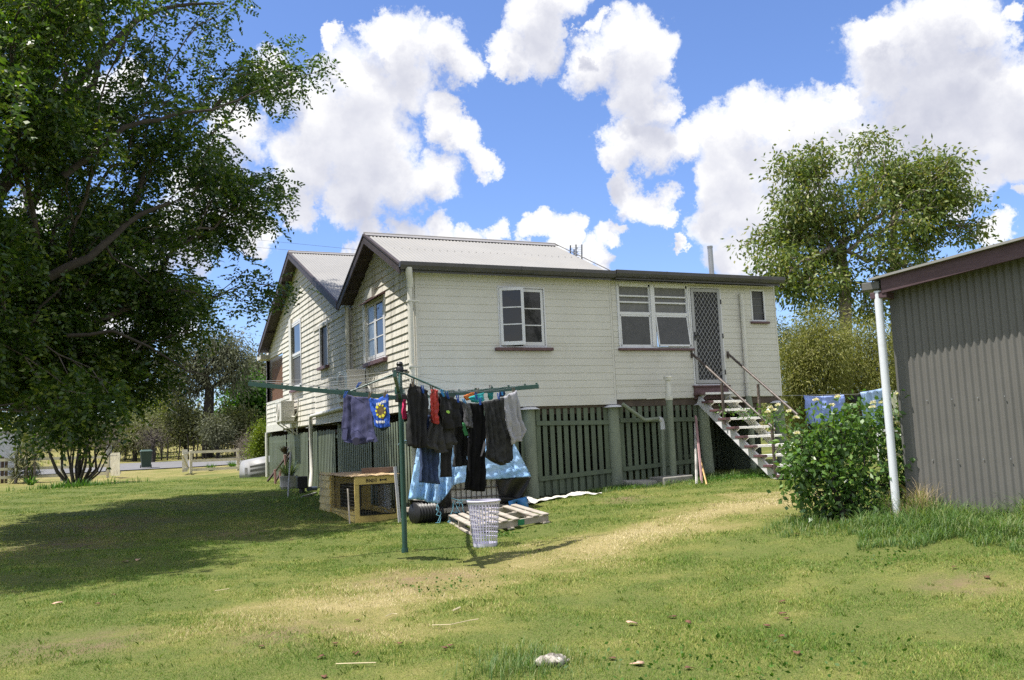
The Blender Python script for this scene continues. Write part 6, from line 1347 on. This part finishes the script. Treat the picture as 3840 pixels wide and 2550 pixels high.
# background: bare stemmed shrub, yuccas, posts
b = G(285, 1818); dd = (b-CAM).dot(fwd)
SB = empty('bare_stemmed_shrub', b, 'many stemmed shrub with dark bare trunks and grey twigs left of the gateway', 'shrub')
r = np.random.default_rng(71); tw = []
for k in range(17):
    f = k/16; top = D(175+270*f+r.uniform(-20, 20), 1650-60*math.sin(PI*f)+r.uniform(-25, 25), dd+r.uniform(-.5, .5)); b0 = V((b.x, b.y, b.z-.1))+RIGHT*(f-.5)*.45+fwd*r.uniform(-.15, .15)
    out = RIGHT*(f-.5)*2.2; m1 = b0.lerp(top, .35)+out*.18+V((r.normal(0, .05), r.normal(0, .05), -.05)); m2 = b0.lerp(top, .68)+out*.12+V((r.normal(0, .1), r.normal(0, .1), 0))
    w = r.uniform(.035, .07); m = MB(); m.tube([b0, m1, m2, top], [w, w*.8, w*.55, w*.2], 7); m.build('stem', m_bark_d, SB, smooth=60)
    for c, n_ in ((m2, 4), (top, 9), (m2.lerp(top, .5), 5)):
        for q in range(n_): tw.append((c, c+V((r.normal(0, .45), r.normal(0, .35), abs(r.normal(.4, .35))))))
m = MB()
for p_, q_ in tw:
    md = p_.lerp(q_, .5)+V((r.normal(0, .06), 0, r.normal(0, .06))); m.tube([p_, md, q_], [.014, .009, .004], 4, False)
m.build('twigs', m_twig, SB)
tg = np.array([tuple(q_) for p_, q_ in tw]); P, off = scatter(tg, 14, (.16, .16, .14), 72); leaves('foliage', P, off+np.array([0, 0, .02]), .13, .014, LF['dead'], SB, 73)
k_ = tg[r.choice(len(tg), 40)]; P, off = scatter(k_, 14, (.14, .14, .12), 74); leaves('foliage', P, off+np.array([0, 0, -.02]), .09, .05, LF['bush'], SB, 75)
o = empty('yucca_clump', G(95, 1812), 'grey green spiky yucca clump at the left edge of the lawn', 'yucca'); m_yu = leafmat('yucca_leaf', [(.06, .07, .035), (.12, .14, .07), (.22, .21, .15)], .15, .5, .3)
dd = (o.location-CAM).dot(fwd); sd_ = 0
for (u, v, s) in ((60,1740,.75),(95,1765,.8),(130,1730,.8),(100,1700,.7),(75,1690,.6),(120,1790,.6),(60,1790,.6),(125,1660,.5)):
    c = D(u, v, dd); sd_ += 1; P = np.tile(np.array(c), (70, 1)); dr = np.random.default_rng(sd_).normal(0, 1, (70, 3))+np.array([0, 0, .25]); leaves('leaf_rosette', P, dr, s, .05, m_yu, o, sd_)
m = MB()
for (u, v) in ((95, 1765), (100, 1700), (130, 1730), (60, 1740)): q = D(u, v, dd); m.tube([V((q.x, q.y, g(q.x, q.y))), q], .05, 8)
m.build('stem', m_twig, o, smooth=50)
o = empty('old_timber_fence', G(14, 1812), 'dark rough timber fence panel at the far left edge', 'fence'); dd = (o.location-CAM).dot(fwd); m = MB()
for k in range(9): a = D(-90+k*14, 1806+(k % 3)*2, dd); m.box(a.x-.06, a.x+.06, a.y, a.y+.05, a.z-.1, D(-90+k*14, 1712+(k*5 % 7), dd).z)
m.build('palings', mat('rough_brown_timber', (.075, .05, .04), .9, .35, 6, bump=.5), o)
q = D(35, 1690, 48); z = g(q.x, q.y); o = empty('neighbour_shed', (q.x, q.y+1.5, z), 'pale grey iron shed glimpsed behind the yuccas at the left', 'shed'); m = MB(); m.corr((q.x-3, q.y, z), (1, 0, 0), (0, 0, 1), (0, -1, 0), 3.4, 2.2, .09, .012, 4); m.build('wall', mat('pale_iron', (.42, .44, .48), .5), o)
m = MB(); m.box(q.x-3.1, q.x+.5, q.y-.1, q.y+2.5, z+2.2, z+2.3); m.build('roof', m_roof, o)
# shrubs beside the far corner
for i, (lab, bl, bu, bv, lm, nl, ln, wd) in enumerate((('grey dry twiggy shrub between the fence and the house', [(905,1690,35),(940,1670,30),(925,1650,30),(960,1690,25)], 925, 1765, 'dead', 60, .12, .010), ('yellow green leafy bush at the far corner of the house', [(975,1690,32),(995,1650,32),(985,1620,25),(1010,1680,30),(1000,1720,25)], 992, 1775, 'lime', 130, .09, .045))):
    b = G(bu, bv); dd = (b-CAM).dot(fwd); bl = [(u, v, r, dd) for u, v, r in bl]
    plant('corner_shrub', lab, 'shrub', (b.x, b.y, b.z), [(b.x, b.y, b.z-.1), (b.x, b.y, b.z+.2), (b.x, b.y, b.z+.4)], bl, 60, nl, (.16, .16, .16), ln, wd, LF[lm], m_twig if i == 0 else m_bark_d, 81+i, seg=.25, tip=.008, droop=0)
for i, (u, v, lab) in enumerate(((790, 1766), (872, 1755)) and ((790, 1766, 'strappy green lily clump inside the fence, nearer the gateway'), (872, 1756, 'strappy green lily clump inside the fence, nearer the dinghy'), (115, 1820, 'strappy green lily clump at the foot of the yuccas'))):
    b = G(u, v); o = empty('lily_clump', b, lab, 'plant', 'lily clumps'); straps('leaf_blades', b, 60, .5, .9, LF['fresh'], o, 90+i, .02)
q = G(416, 1800); q = D(409, 1716, 47); z = g(q.x, q.y); m = MB(); m.tube([V((q.x, q.y, z)), D(409, 1672, 47)], .14, 12); tag(m.build('steel_pole', m_flue, None, smooth=50, loc=(q.x, q.y, z)), 'short grey steel pole behind the left gate', 'pole')
a, b = D(733, 1598, 62), D(795, 1640, 62); m = MB(); m.tube([a, b], .05, 8); m.tube([b, V((b.x+.6, b.y, g(b.x, b.y)))], .02, 6); m.tube([a, a+(a-b)*1.6], .02, 6); tag(m.build('stay_wire_guard', mat('white_plastic_guard', (.6, .62, .62), .5), None, smooth=50, loc=b), 'white striped guard on a slanting pole stay beyond the road', 'stay wire')
# power lines behind the far gable
for (p, q, lab) in ((((940, 897), 70), ((1380, 940), 60), 'upper black power line crossing the sky behind the far gable'), (((930, 925), 70), ((1380, 962), 60), 'lower black power line crossing the sky behind the far gable')):
    a, b = D(*p[0], p[1]), D(*q[0], q[1]); a = a-(b-a)*1.5; b = b+(b-a)*.6; m = MB(); m.tube([a.lerp(b, t/16)-V((0, 0, 3*t/16*(1-t/16))) if False else a.lerp(b, t/16) for t in range(17)], .012, 4); tag(m.build('power_line', m_blk, None, loc=a.lerp(b, .5)), lab, 'power line', 'power lines')
# the trees and shrubs beyond the road
gum = D(778, 1560, 62); gz_ = g(gum.x, gum.y)
plant('dark_trunked_gum', 'tall gum with a black forked trunk beyond the road', 'tree', (gum.x, gum.y, gz_), [(gum.x, gum.y, gz_-.2), tuple(D(782, 1560, 62)), tuple(D(784, 1500, 62)), tuple(D(786, 1460, 62))], [(700,1360,70,62),(780,1330,80,62),(850,1330,60,62),(880,1400,50,62),(640,1420,60,62),(720,1440,50,62),(660,1350,50,62),(820,1290,55,62),(900,1350,35,62),(870,1440,35,62),(610,1380,40,62)], 200, 60, (.7, .7, .6), .32, .09, LF['grey'], m_bark_d, 101, seg=.8, tip=.03, trunk=.42, droop=1., rise=.2)
BG = [('green_tree', 'round fresh green tree beyond the road, left of the house', 930, 1500, [(880,1500,45),(930,1470,50),(980,1490,50),(950,1530,50),(900,1545,45),(1000,1530,45)], 66, 'fresh', .34, .2, 90),
 ('grey_gum', 'pale grey gum standing behind the fresh green tree', 965, 1420, [(940,1400,40),(980,1390,40),(1000,1430,40),(920,1440,35),(960,1450,40)], 84, 'grey', .4, .14, 80),
 ('wattle', 'soft pale green wattle left of the black forked trunk', 605, 1530, [(590,1500,45),(640,1490,45),(600,1550,50),(650,1545,45)], 74, 'willow', .32, .08, 100),
 ('wattle', 'olive wattle half hidden behind the shade tree foliage', 520, 1560, [(500,1540,50),(540,1570,45),(470,1580,45)], 70, 'lime', .3, .10, 70),
 ('acacia_bush', 'dark olive bush right behind the wheelie bin', 560, 1620, [(530,1610,35),(575,1600,35),(600,1625,30)], 64, 'bush', .24, .09, 80),
 ('acacia_bush', 'broad olive acacia below the black forked trunk', 690, 1590, [(650,1600,38),(690,1570,42),(735,1590,40),(700,1615,40),(760,1610,30)], 62, 'bush', .24, .08, 110),
 ('acacia_bush', 'brown grey thin bush right of the broad olive acacia', 812, 1625, [(800,1600,30),(825,1630,32),(810,1650,25)], 60, 'grey', .22, .07, 60),
 ('acacia_bush', 'olive acacia standing below the fresh green tree', 880, 1600, [(850,1600,35),(885,1580,38),(915,1605,35),(880,1625,35)], 64, 'bush', .26, .09, 100),
 ('acacia_bush', 'olive brown acacia touching the corner of the verandah', 965, 1600, [(940,1600,32),(975,1585,36),(1005,1600,36),(970,1625,32)], 66, 'bush', .26, .09, 100),
 ('bare_bush', 'leafless grey bush with spreading stems right of the bin', 572, 1650, [(548,1635,22),(575,1625,26),(600,1640,22)], 58, 'dead', .26, .012, 22),
 ('acacia_bush', 'dark bush at the far left behind the bare stemmed shrub', 430, 1640, [(400,1620,40),(440,1640,36),(470,1620,36)], 62, 'bush', .24, .09, 80),
 ('acacia_bush', 'small dark bush left of the leafless grey bush', 500, 1650, [(480,1645,28),(515,1640,30)], 60, 'bush', .22, .08, 70)]
for i, (nm, lab, u, v, bl, dd, lm, ln, wd, nl) in enumerate(BG):
    b = D(u, v, dd); z = g(b.x, b.y); top = D(u, max(q[1] for q in bl)+5, dd).z; h = max(.5, min(top-z, 6))
    plant(nm, lab, 'tree' if nm in ('green_tree', 'grey_gum', 'wattle') else 'bush', (b.x, b.y, z), [(b.x, b.y, z-.2), (b.x+.1, b.y, z+h*.35), (b.x, b.y, z+h*.6)], [(q[0], q[1], q[2], dd+rng.normal(0, .8)) for q in bl], 70, nl, (.55, .55, .5) if dd > 63 else (.4, .4, .38), ln, wd, LF[lm], m_bark_d, 110+i*4, 'trees and bushes beyond the road', seg=.6, tip=.02, droop=.4, minr=.0)
thin = MB()
for i, (u, v0, v1) in enumerate(((468, 1690, 1640), (510, 1696, 1640), (605, 1692, 1650), (627, 1690, 1640), (668, 1687, 1650), (704, 1680, 1630), (723, 1687, 1640), (735, 1686, 1640), (760, 1672, 1600), (772, 1676, 1640))):
    a, b = D(u, v0, 60), D(u+6*math.sin(i*2.), v1, 60); m = MB(); m.tube([V((a.x, a.y, g(a.x, a.y)-.1)), a.lerp(b, .5)+V((.08, 0, 0)), b], .045, 6)
    tag(m.build('sapling_stem', m_bark_d, None, smooth=60, loc=(a.x, a.y, g(a.x, a.y))), 'thin dark bare sapling stem standing in the dry verge beyond the road', 'sapling', 'bare sapling stems beyond the road')
for i, (bq, lab) in enumerate(((V((14.5, -25, .2)), 'leafy yard tree behind the viewer, seen in the casement panes'), (V((22.5, -26, .2)), 'leafy yard tree behind the viewer, seen in the double window'))):
    plant('yard_tree', lab, 'tree', bq, [tuple(bq), tuple(bq+V((.1, 0, 1.5))), tuple(bq+V((.2, 0, 2.8)))], [(bq+V((dx, dy, dz)), None, r_, 0) for dx, dy, dz, r_ in ((-1.2, 0, 4.2, 1.3), (1, .4, 4.6, 1.4), (0, -.5, 6, 1.5), (-1, .5, 7, 1.1), (1.2, 0, 7.2, 1.1), (0, 0, 8.2, 1.))], 90, 40, (.3, .3, .25), .14, .06, LF['bush'], m_bark_d, 140+4*i, seg=.6, tip=.02)
# far belt of trees that closes the horizon all round
r = np.random.default_rng(55); Pn, Dn = [], []
for k in range(900):
    a = r.uniform(rad(-75), rad(75)); d = r.uniform(95, 150); an_ = YAW+a; x, y = CAM.x+d*math.sin(an_), CAM.y+d*math.cos(an_); z = g(x, y); hh = r.uniform(1.5, 4.2)
    c = np.array([x, y, z+hh*.5]); n = 70; q = r.normal(0, 1, (n, 3))*np.array([1.6, 1.6, hh*.27])+c; Pn.append(q); Dn.append(r.normal(0, 1, (n, 3)))
tag(leaves('tree_line', np.concatenate(Pn), np.concatenate(Dn), .9, .5, LF['bush'], None, 56, loc=(20, 110, 3)), kind='stuff')

# ------------------------------------------------------------------ washing line behind the roses
LD = 21.5
a, b = D(2936, 1484, 20.5), D(3440, 1458, LD+.8); z = g(b.x, b.y); WL = empty('straight_clothes_line', a, 'single wire washing line running from the house corner behind the roses', 'clothes line')
m = MB(); m.tube([a, a.lerp(b, .5)-V((0, 0, .05)), b], .004, 5); m.build('wire', m_wire, WL); m = MB(); m.tube([V((b.x, b.y, z-.1)), b+V((0, 0, .1))], .035, 8); m.build('post', m_flue, WL, smooth=50)
plw = (b-a); nw = V((plw.y, -plw.x, 0)).normalized(); nw = nw if nw.dot(CAM-a) > 0 else -nw; PW = (nw, nw.dot(a))
m_sheet = mat('blue_sheet_cotton', (.27, .36, .74), .8, .1, 4, bump=.2, bscale=20); m_towel = mat('pale_blue_towelling', (.33, .46, .70), .95, .08, 8, bump=.6, bscale=90)
G2 = 'washing on the straight line'
cloth('blue_sheet', None, [[(3013, 1482), (3050, 1486), (3090, 1485), (3130, 1484), (3166, 1480)], [(3018, 1530), (3055, 1535), (3090, 1540), (3130, 1536), (3164, 1530)], [(3025, 1590), (3060, 1590), (3090, 1590), (3130, 1590), (3160, 1590)]], PW, 'bright blue sheet pegged on the straight line behind the rose bush', 'sheet', .08, 31, 26, 20, G2, m_sheet)
cloth('black_bra', None, [[(3184, 1478), (3205, 1485), (3226, 1474)], [(3182, 1495), (3205, 1500), (3228, 1492)], [(3188, 1506), (3205, 1510), (3222, 1504)]], PW, 'black undergarment between the blue sheet and the pale blue towel', 'undergarment', .03, 32, 14, 10, G2, mblk)
cloth('pale_blue_towel', None, [[(3228, 1471), (3270, 1464), (3318, 1454)], [(3232, 1540), (3275, 1535), (3322, 1530)], [(3236, 1600), (3280, 1600), (3326, 1600)]], PW, 'pale blue towel on the straight line left of the shed downpipe', 'towel', .05, 33, 16, 14, G2, m_towel)
cloth('white_towel', None, [[(3336, 1474), (3360, 1470)], [(3346, 1520), (3366, 1515)], [(3354, 1560), (3370, 1555)]], PW, 'white towel edge showing right of the shed downpipe', 'towel', .03, 34, 8, 10, G2, m_rose)
q = D(3400, 1612, LD-3); q2 = D(3290, 1615, LD-3); z = g(q.x, q.y); o = empty('white_rail', V((q2.x, q2.y, z)), 'white timber rail on posts behind the rose bush', 'rail'); m = MB(); m.bar(q2, q, .04, .05); m.build('rail', m_trim, o)
m = MB()
for p in (q, q2): m.bar(V((p.x, p.y, z-.1)), p-V((0, 0, .026)), .05, .05, (0, 1, 0))
m.build('post', m_trim, o)

# ------------------------------------------------------------------ grass
m_grass, nt, pr = nodes('grass_blade'); pos, dry, bare = lawn_color(nt); gi = N(nt, 'ShaderNodeNewGeometry').outputs['Random Per Island']
fac = mth(nt, 'ADD', dry, mth(nt, 'MULTIPLY', mth(nt, 'SUBTRACT', gi, .5), .8))
c = ramp(nt, fac, [(.0, (.11, .20, .028)), (.25, (.21, .30, .048)), (.5, (.35, .37, .09)), (.76, (.56, .49, .24)), (1., (.70, .61, .38))])
nt.links.new(c, pr.inputs['Base Color']); pr.inputs['Roughness'].default_value = .55; pr.inputs['Specular IOR Level'].default_value = .3
tr = N(nt, 'ShaderNodeBsdfTranslucent'); nt.links.new(c, tr.inputs['Color']); ms = N(nt, 'ShaderNodeMixShader'); ms.inputs[0].default_value = .3
nt.links.new(pr.outputs[0], ms.inputs[1]); nt.links.new(tr.outputs[0], ms.inputs[2]); nt.links.new(ms.outputs[0], nt.nodes['Material Output'].inputs['Surface'])
m_lush = leafmat('lush_grass', [(.042, .095, .024), (.078, .16, .04), (.14, .21, .06), (.34, .33, .17)], .35, .5, .4)
def surf(x, y): return gnp(x, y)+np.where((np.abs(x) < 14) & (y < 30), bumps(x, y), 0)
r = np.random.default_rng(77); n0 = 9500000
x = r.uniform(-13, 9.5, n0); y = r.uniform(-14, 20, n0); d = np.hypot(x-CAM.x, y-CAM.y); area = 22.5*34
dens = np.minimum(9500, 9500*(5.2/d)**1.5); keep = r.uniform(0, n0/area, n0) < dens
tocam = np.stack([x-CAM.x, y-CAM.y], 1); fx = tocam@np.array([fwd.x, fwd.y])/math.hypot(fwd.x, fwd.y); sx_ = tocam@np.array([_r.x, _r.y]); keep &= (fx > 2.5) & (np.abs(sx_) < fx*.68+1.2)
keep &= ~((x > 0) & (y > .0)) & ~((x > sh0.x-.1) & (y < sh0.y-.2) & (x > sh0.x+.4363*(sh0.y-y)))
for u, v, rr in BARE: q = G(u, v); keep &= ~((np.hypot(x-q.x, y-q.y) < rr*.8) & (r.uniform(0, 1, n0) < .45))
x, y, d = x[keep], y[keep], d[keep]; n = len(x); z = surf(x, y)-.004
clump = .75+.5*np.sin(x*2.3+np.sin(y*1.9)*1.4)*np.sin(y*2.7+.5*x)
h = r.uniform(.012, .032, n)*np.clip(clump, .5, 1.3)*np.where(r.uniform(0, 1, n) < .03, 1.9, 1); w = .0022*np.maximum(1, d/6)**.75*r.uniform(.7, 1.4, n); a = r.uniform(0, 2*PI, n); ln_ = r.uniform(.2, 1.1, n)*h; b2 = r.uniform(0, 2*PI, n)
p = np.stack([x, y, z], 1); sd2 = np.stack([np.cos(a)*w, np.sin(a)*w, 0*a], 1); tip = p+np.stack([np.cos(b2)*ln_, np.sin(b2)*ln_, h], 1)
vv = np.stack([p-sd2, p+sd2, tip], 1).reshape(-1, 3)
tag(npmesh('lawn_grass', vv, np.arange(n*3).reshape(n, 3), m_grass), kind='stuff')
print('blades', n)
r = np.random.default_rng(177); nt_f = 5200; tx, ty_ = r.uniform(-10, 8, nt_f), r.uniform(-14, 2, nt_f); td = np.hypot(tx-CAM.x, ty_-CAM.y)
ok = (r.uniform(0, 1, nt_f) < np.minimum(1, (7/td)**1.1)) & ~((tx > -.1) & (ty_ > -.1)) & ~((tx > sh0.x-.1) & (ty_ < sh0.y) & (tx > sh0.x+.4363*(sh0.y-ty_))); tx, ty_, td = tx[ok], ty_[ok], td[ok]
kk = np.repeat(np.arange(len(tx)), 16); sg = r.uniform(.012, .05, len(tx))[kk]; x = tx[kk]+r.normal(0, 1, len(kk))*sg; y = ty_[kk]+r.normal(0, 1, len(kk))*sg; h = r.uniform(.018, .042, len(kk))*r.uniform(.6, 1.3, len(tx))[kk]
a = r.uniform(0, 2*PI, len(kk)); w = .0024*np.maximum(1, td[kk]/7)**.6; ln_ = r.uniform(.3, 1.2, len(kk))*h; b2 = r.uniform(0, 2*PI, len(kk)); p = np.stack([x, y, surf(x, y)-.004], 1); sd2 = np.stack([np.cos(a)*w, np.sin(a)*w, 0*a], 1)
mid = p+np.stack([np.cos(b2)*ln_*.35, np.sin(b2)*ln_*.35, h*.65], 1); tip = p+np.stack([np.cos(b2)*ln_, np.sin(b2)*ln_, h*.95], 1)
vv = np.stack([p-sd2, p+sd2, mid+sd2*.7, tip, mid-sd2*.7], 1).reshape(-1, 3)
tag(npmesh('grass_tufts', vv, np.arange(len(kk)*5).reshape(-1, 5), m_grass), kind='stuff')
def tall(name, x, y, hlo, hhi, w, mat_, seed, bend=.6, kind='stuff', hs=1.):
    r = np.random.default_rng(seed); n = len(x); z = surf(x, y)-.01; h = r.uniform(hlo, hhi, n)*np.clip(.8+.45*np.sin(x*6.1+1.7*np.sin(y*4.3))*np.sin(y*7.3+x*2), .45, 1.3)*hs; a = r.uniform(0, 2*PI, n); be = r.uniform(.15, 1, n)*bend*h; rows = []
    sdv_ = np.stack([-np.sin(a), np.cos(a), 0*a], 1); S = 4
    for i in range(S+1):
        t = i/S; c = np.stack([x+np.cos(a)*be*t*t, y+np.sin(a)*be*t*t, z+h*(t-.35*bend*t*t*t*r.uniform(.6, 1.2, n))], 1); ww = (w*(1-t)**.7+.0004)*np.ones((n, 1)); rows += [c-sdv_*ww, c+sdv_*ww]
    v = np.stack(rows, 1).reshape(-1, 3); base = (np.arange(n)*(2*S+2))[:, None, None]; q = np.array([[2*i, 2*i+1, 2*i+3, 2*i+2] for i in range(S)])[None]; f = (base+q).reshape(-1, 4)
    o = npmesh(name, v, f, mat_); return tag(o, kind=kind)
# rank grass along the shed wall, round the roses and along the battens
n = 17000; s = r.uniform(-.25, 3.6, n); off = r.uniform(0, 1, n)**1.3*(1.5+.25*np.sin(s*5)+.15*np.sin(s*13))+.03; xx = sh0.x+sdir.x*s+sn.x*off; yy = sh0.y+sdir.y*s+sn.y*off; hfall = np.clip(1.15-.62*off/1.5, .3, 1.1)
tall('tall_grass', xx, yy, .10, .42, .0032, m_lush, 5, 1.15, hs=hfall)
n = 2600; th = r.uniform(0, 2*PI, n); rr = r.uniform(.25, .95, n); tall('tall_grass', rb.x+rr*np.cos(th), rb.y+.1+rr*np.sin(th)*.8, .06, .18, .0032, m_lush, 6, .7)
n = 5200; xx = r.uniform(3.3, 7.4, n); yy = -.15-np.abs(r.normal(0, .4, n)); tall('tall_grass', xx, yy, .05, .17, .004, m_lush, 7, .7)
n = 900; xx = r.uniform(-.9, 2., n); yy = r.uniform(-2.6, -1.6, n); tall('tall_grass', xx, yy, .04, .09, .004, m_grass, 8, .7)
n = 500; q = G(285, 1825); tall('tall_grass', q.x+r.normal(0, .9, n), q.y+r.normal(0, .5, n), .1, .4, .015, LF['fresh'], 9, .7)
n = 1300; q = G(2010, 2500); tall('tall_grass', q.x+r.normal(0, .22, n), q.y+r.normal(0, .16, n), .05, .14, .002, m_lush, 10, .7)
n = 2000; tall('tall_grass', np.concatenate([r.uniform(-1.9, -.9, n//2), r.uniform(-1.2, -.2, n//2)]), np.concatenate([r.uniform(1.0, 7, n//2), r.uniform(4.6, 9, n//2)]), .05, .14, .005, m_lush, 12, .7)
n = 4000; xx = r.uniform(-40, 60, n); yy = r.uniform(49, 62, n); tall('verge_grass', xx, yy, .2, .55, .03, m_grass, 11, .6)
n = 340; q = SP(.12, 0, .12); o = tall('dry_seed_grass', q.x+r.normal(0, .13, n), q.y+r.normal(0, .13, n), .3, .58, .0022, leafmat('straw_seed', [(.36, .28, .18), (.48, .39, .27)], .2, .7, .1), 13, .9)
# low broad leaved weeds
def weeds(cx_, cy_, n, spread, ln, seed):
    r = np.random.default_rng(seed); x = cx_+r.normal(0, spread, n); y = cy_+r.normal(0, spread*.8, n); P = np.stack([x, y, surf(x, y)+r.uniform(.0, .06, n)], 1); dr = r.normal(0, 1, (n, 3)); dr[:, 2] = np.abs(dr[:, 2])*.5+.2; return P, dr
P, Dd = zip(*[weeds(q.x, q.y, n, s, .05, i) for i, (q, n, s) in enumerate(((G(2700, 1800), 900, .45), (G(2870, 1790), 700, .4), (G(2350, 1835), 350, .2), (G(3300, 1960), 260, .2), (G(2700, 2490), 260, .55), (G(1700, 2200), 90, .3), (G(3330, 2110), 80, .2), (G(1900, 2010), 120, .15)))])
tag(leaves('broad_leaf_weeds', np.concatenate(P), np.concatenate(Dd), .036, .022, LF['fresh'], None, 4, loc=(0, 0, 0)), kind='stuff')
# fallen leaves, straws, a weathered lump of wood
m_dl = mat('dry_brown_leaf', (.13, .058, .034), .8, .35, 20); m_dl2 = mat('dry_pink_tan_leaf', (.50, .32, .23), .8, .2, 20)
def dryleaf(u, v, s, mm, lab, seed, grp):
    q = G(u, v); z = gs(q.x, q.y)+.022; rr = random.Random(seed); a = rr.uniform(0, 6.3); P = []; nl_ = 12
    ca, sa = math.cos(a), math.sin(a); tl_ = rr.uniform(-.5, .5); o_ = []
    ring = [(math.cos(2*PI*k/nl_)*s*(.85+.38*math.cos(3*2*PI*k/nl_+seed)+.12*math.cos(5*2*PI*k/nl_)), math.sin(2*PI*k/nl_)*s*.75) for k in range(nl_)]
    pts = [V((q.x, q.y, z))]+[V((q.x+x*ca-y*sa, q.y+x*sa+y*ca, z-.008+abs(y)*.35+x*tl_*.5)) for x, y in ring]
    m = MB(); m.add(pts, [(0, k+1, (k+1) % nl_+1) for k in range(nl_)]); tag(m.build('fallen_leaf', mm, None, smooth=180, solid=.0015, loc=(q.x, q.y, z)), lab, 'leaf', grp)
for i, (u, v) in enumerate(((980, 2430), (1335, 2462), (1205, 2468), (1215, 2532), (1258, 2428), (1500, 2432), (2295, 2470), (2520, 2312), (2580, 2338), (2935, 2300), (2950, 2318), (2580, 2500), (2940, 2405), (2875, 2352), (2990, 2462), (428, 2232), (365, 2275), (1000, 1975), (1095, 2020), (1690, 2440), (3580, 2140), (3700, 2168), (2990, 2012), (2935, 2262), (1340, 2320), (1668, 2450), (2020, 2060))):
    dryleaf(u, v, .026+.012*((i*7) % 5)/5, m_dl, 'small curled dry brown leaf lying on the lawn', i, 'dry brown leaves on the lawn')
for i, (u, v, lab) in enumerate(((2370, 2350, 'larger pale pink tan dry leaf standing up in the right foreground grass'), (470, 2108, 'pale tan dry leaf in the tree shade, at the left'), (516, 2103, 'second pale tan dry leaf in the tree shade'), (215, 2275, 'cream tan dry leaf at the left edge of the sunny lawn'), (2395, 2488, 'cream tan dry leaf near the weathered lump of wood'))):
    dryleaf(u, v, .045, m_dl2, lab, 40+i, 'pale tan leaves on the lawn')
m_wd = mat('bleached_wood', (.42, .39, .34), .9, .3, 20, bump=.9, bscale=30, dirt=((.10, .085, .07), .8, 18, .48, .6))
q = G(2064, 2498); z = gs(q.x, q.y); P = []
for i in range(9):
    t = i/8; P.append([V((q.x+(-.10+.22*t)+.02*math.cos(k), q.y+.05*math.cos(2*PI*k/10)*(math.sin(PI*t)+.25)+.02*math.sin(t*9), z+.02+(.035*math.sin(2*PI*k/10)*(math.sin(PI*t)+.25))+.015*math.sin(t*7+k*2))) for k in range(11)])
tag(MB().grid(P).build('weathered_wood', m_wd, None, smooth=60, loc=(q.x, q.y, z)), 'bleached grey lump of wood lying in the foreground grass', 'wood')
m_st = mat('pale_straw', (.55, .47, .30), .8, .1)
for i, (pts, lab) in enumerate((([(1620, 2357), (1690, 2356), (1760, 2342), (1795, 2338)], 'long curved pale straw on the lawn below the clothes line'), ([(1700, 2304), (1726, 2294)], 'short thick pale stick right of the long curved straw'), ([(1446, 2315), (1470, 2305), (1490, 2308)], 'small bent pale straw left of the long curved straw'), ([(805, 2222), (860, 2216)], 'straight pale straw at the left of the sunny lawn'), ([(1260, 2499), (1410, 2501)], 'straight pale straw in the bottom foreground'))):
    m = MB(); pp = []
    for u, v in pts: q = G(u, v); pp.append(V((q.x, q.y, gs(q.x, q.y)+.03)))
    m.tube(pp, .004 if i != 1 else .008, 5); tag(m.build('straw', m_st, None, loc=pp[0]), lab, 'straw', 'pale straws on the lawn')
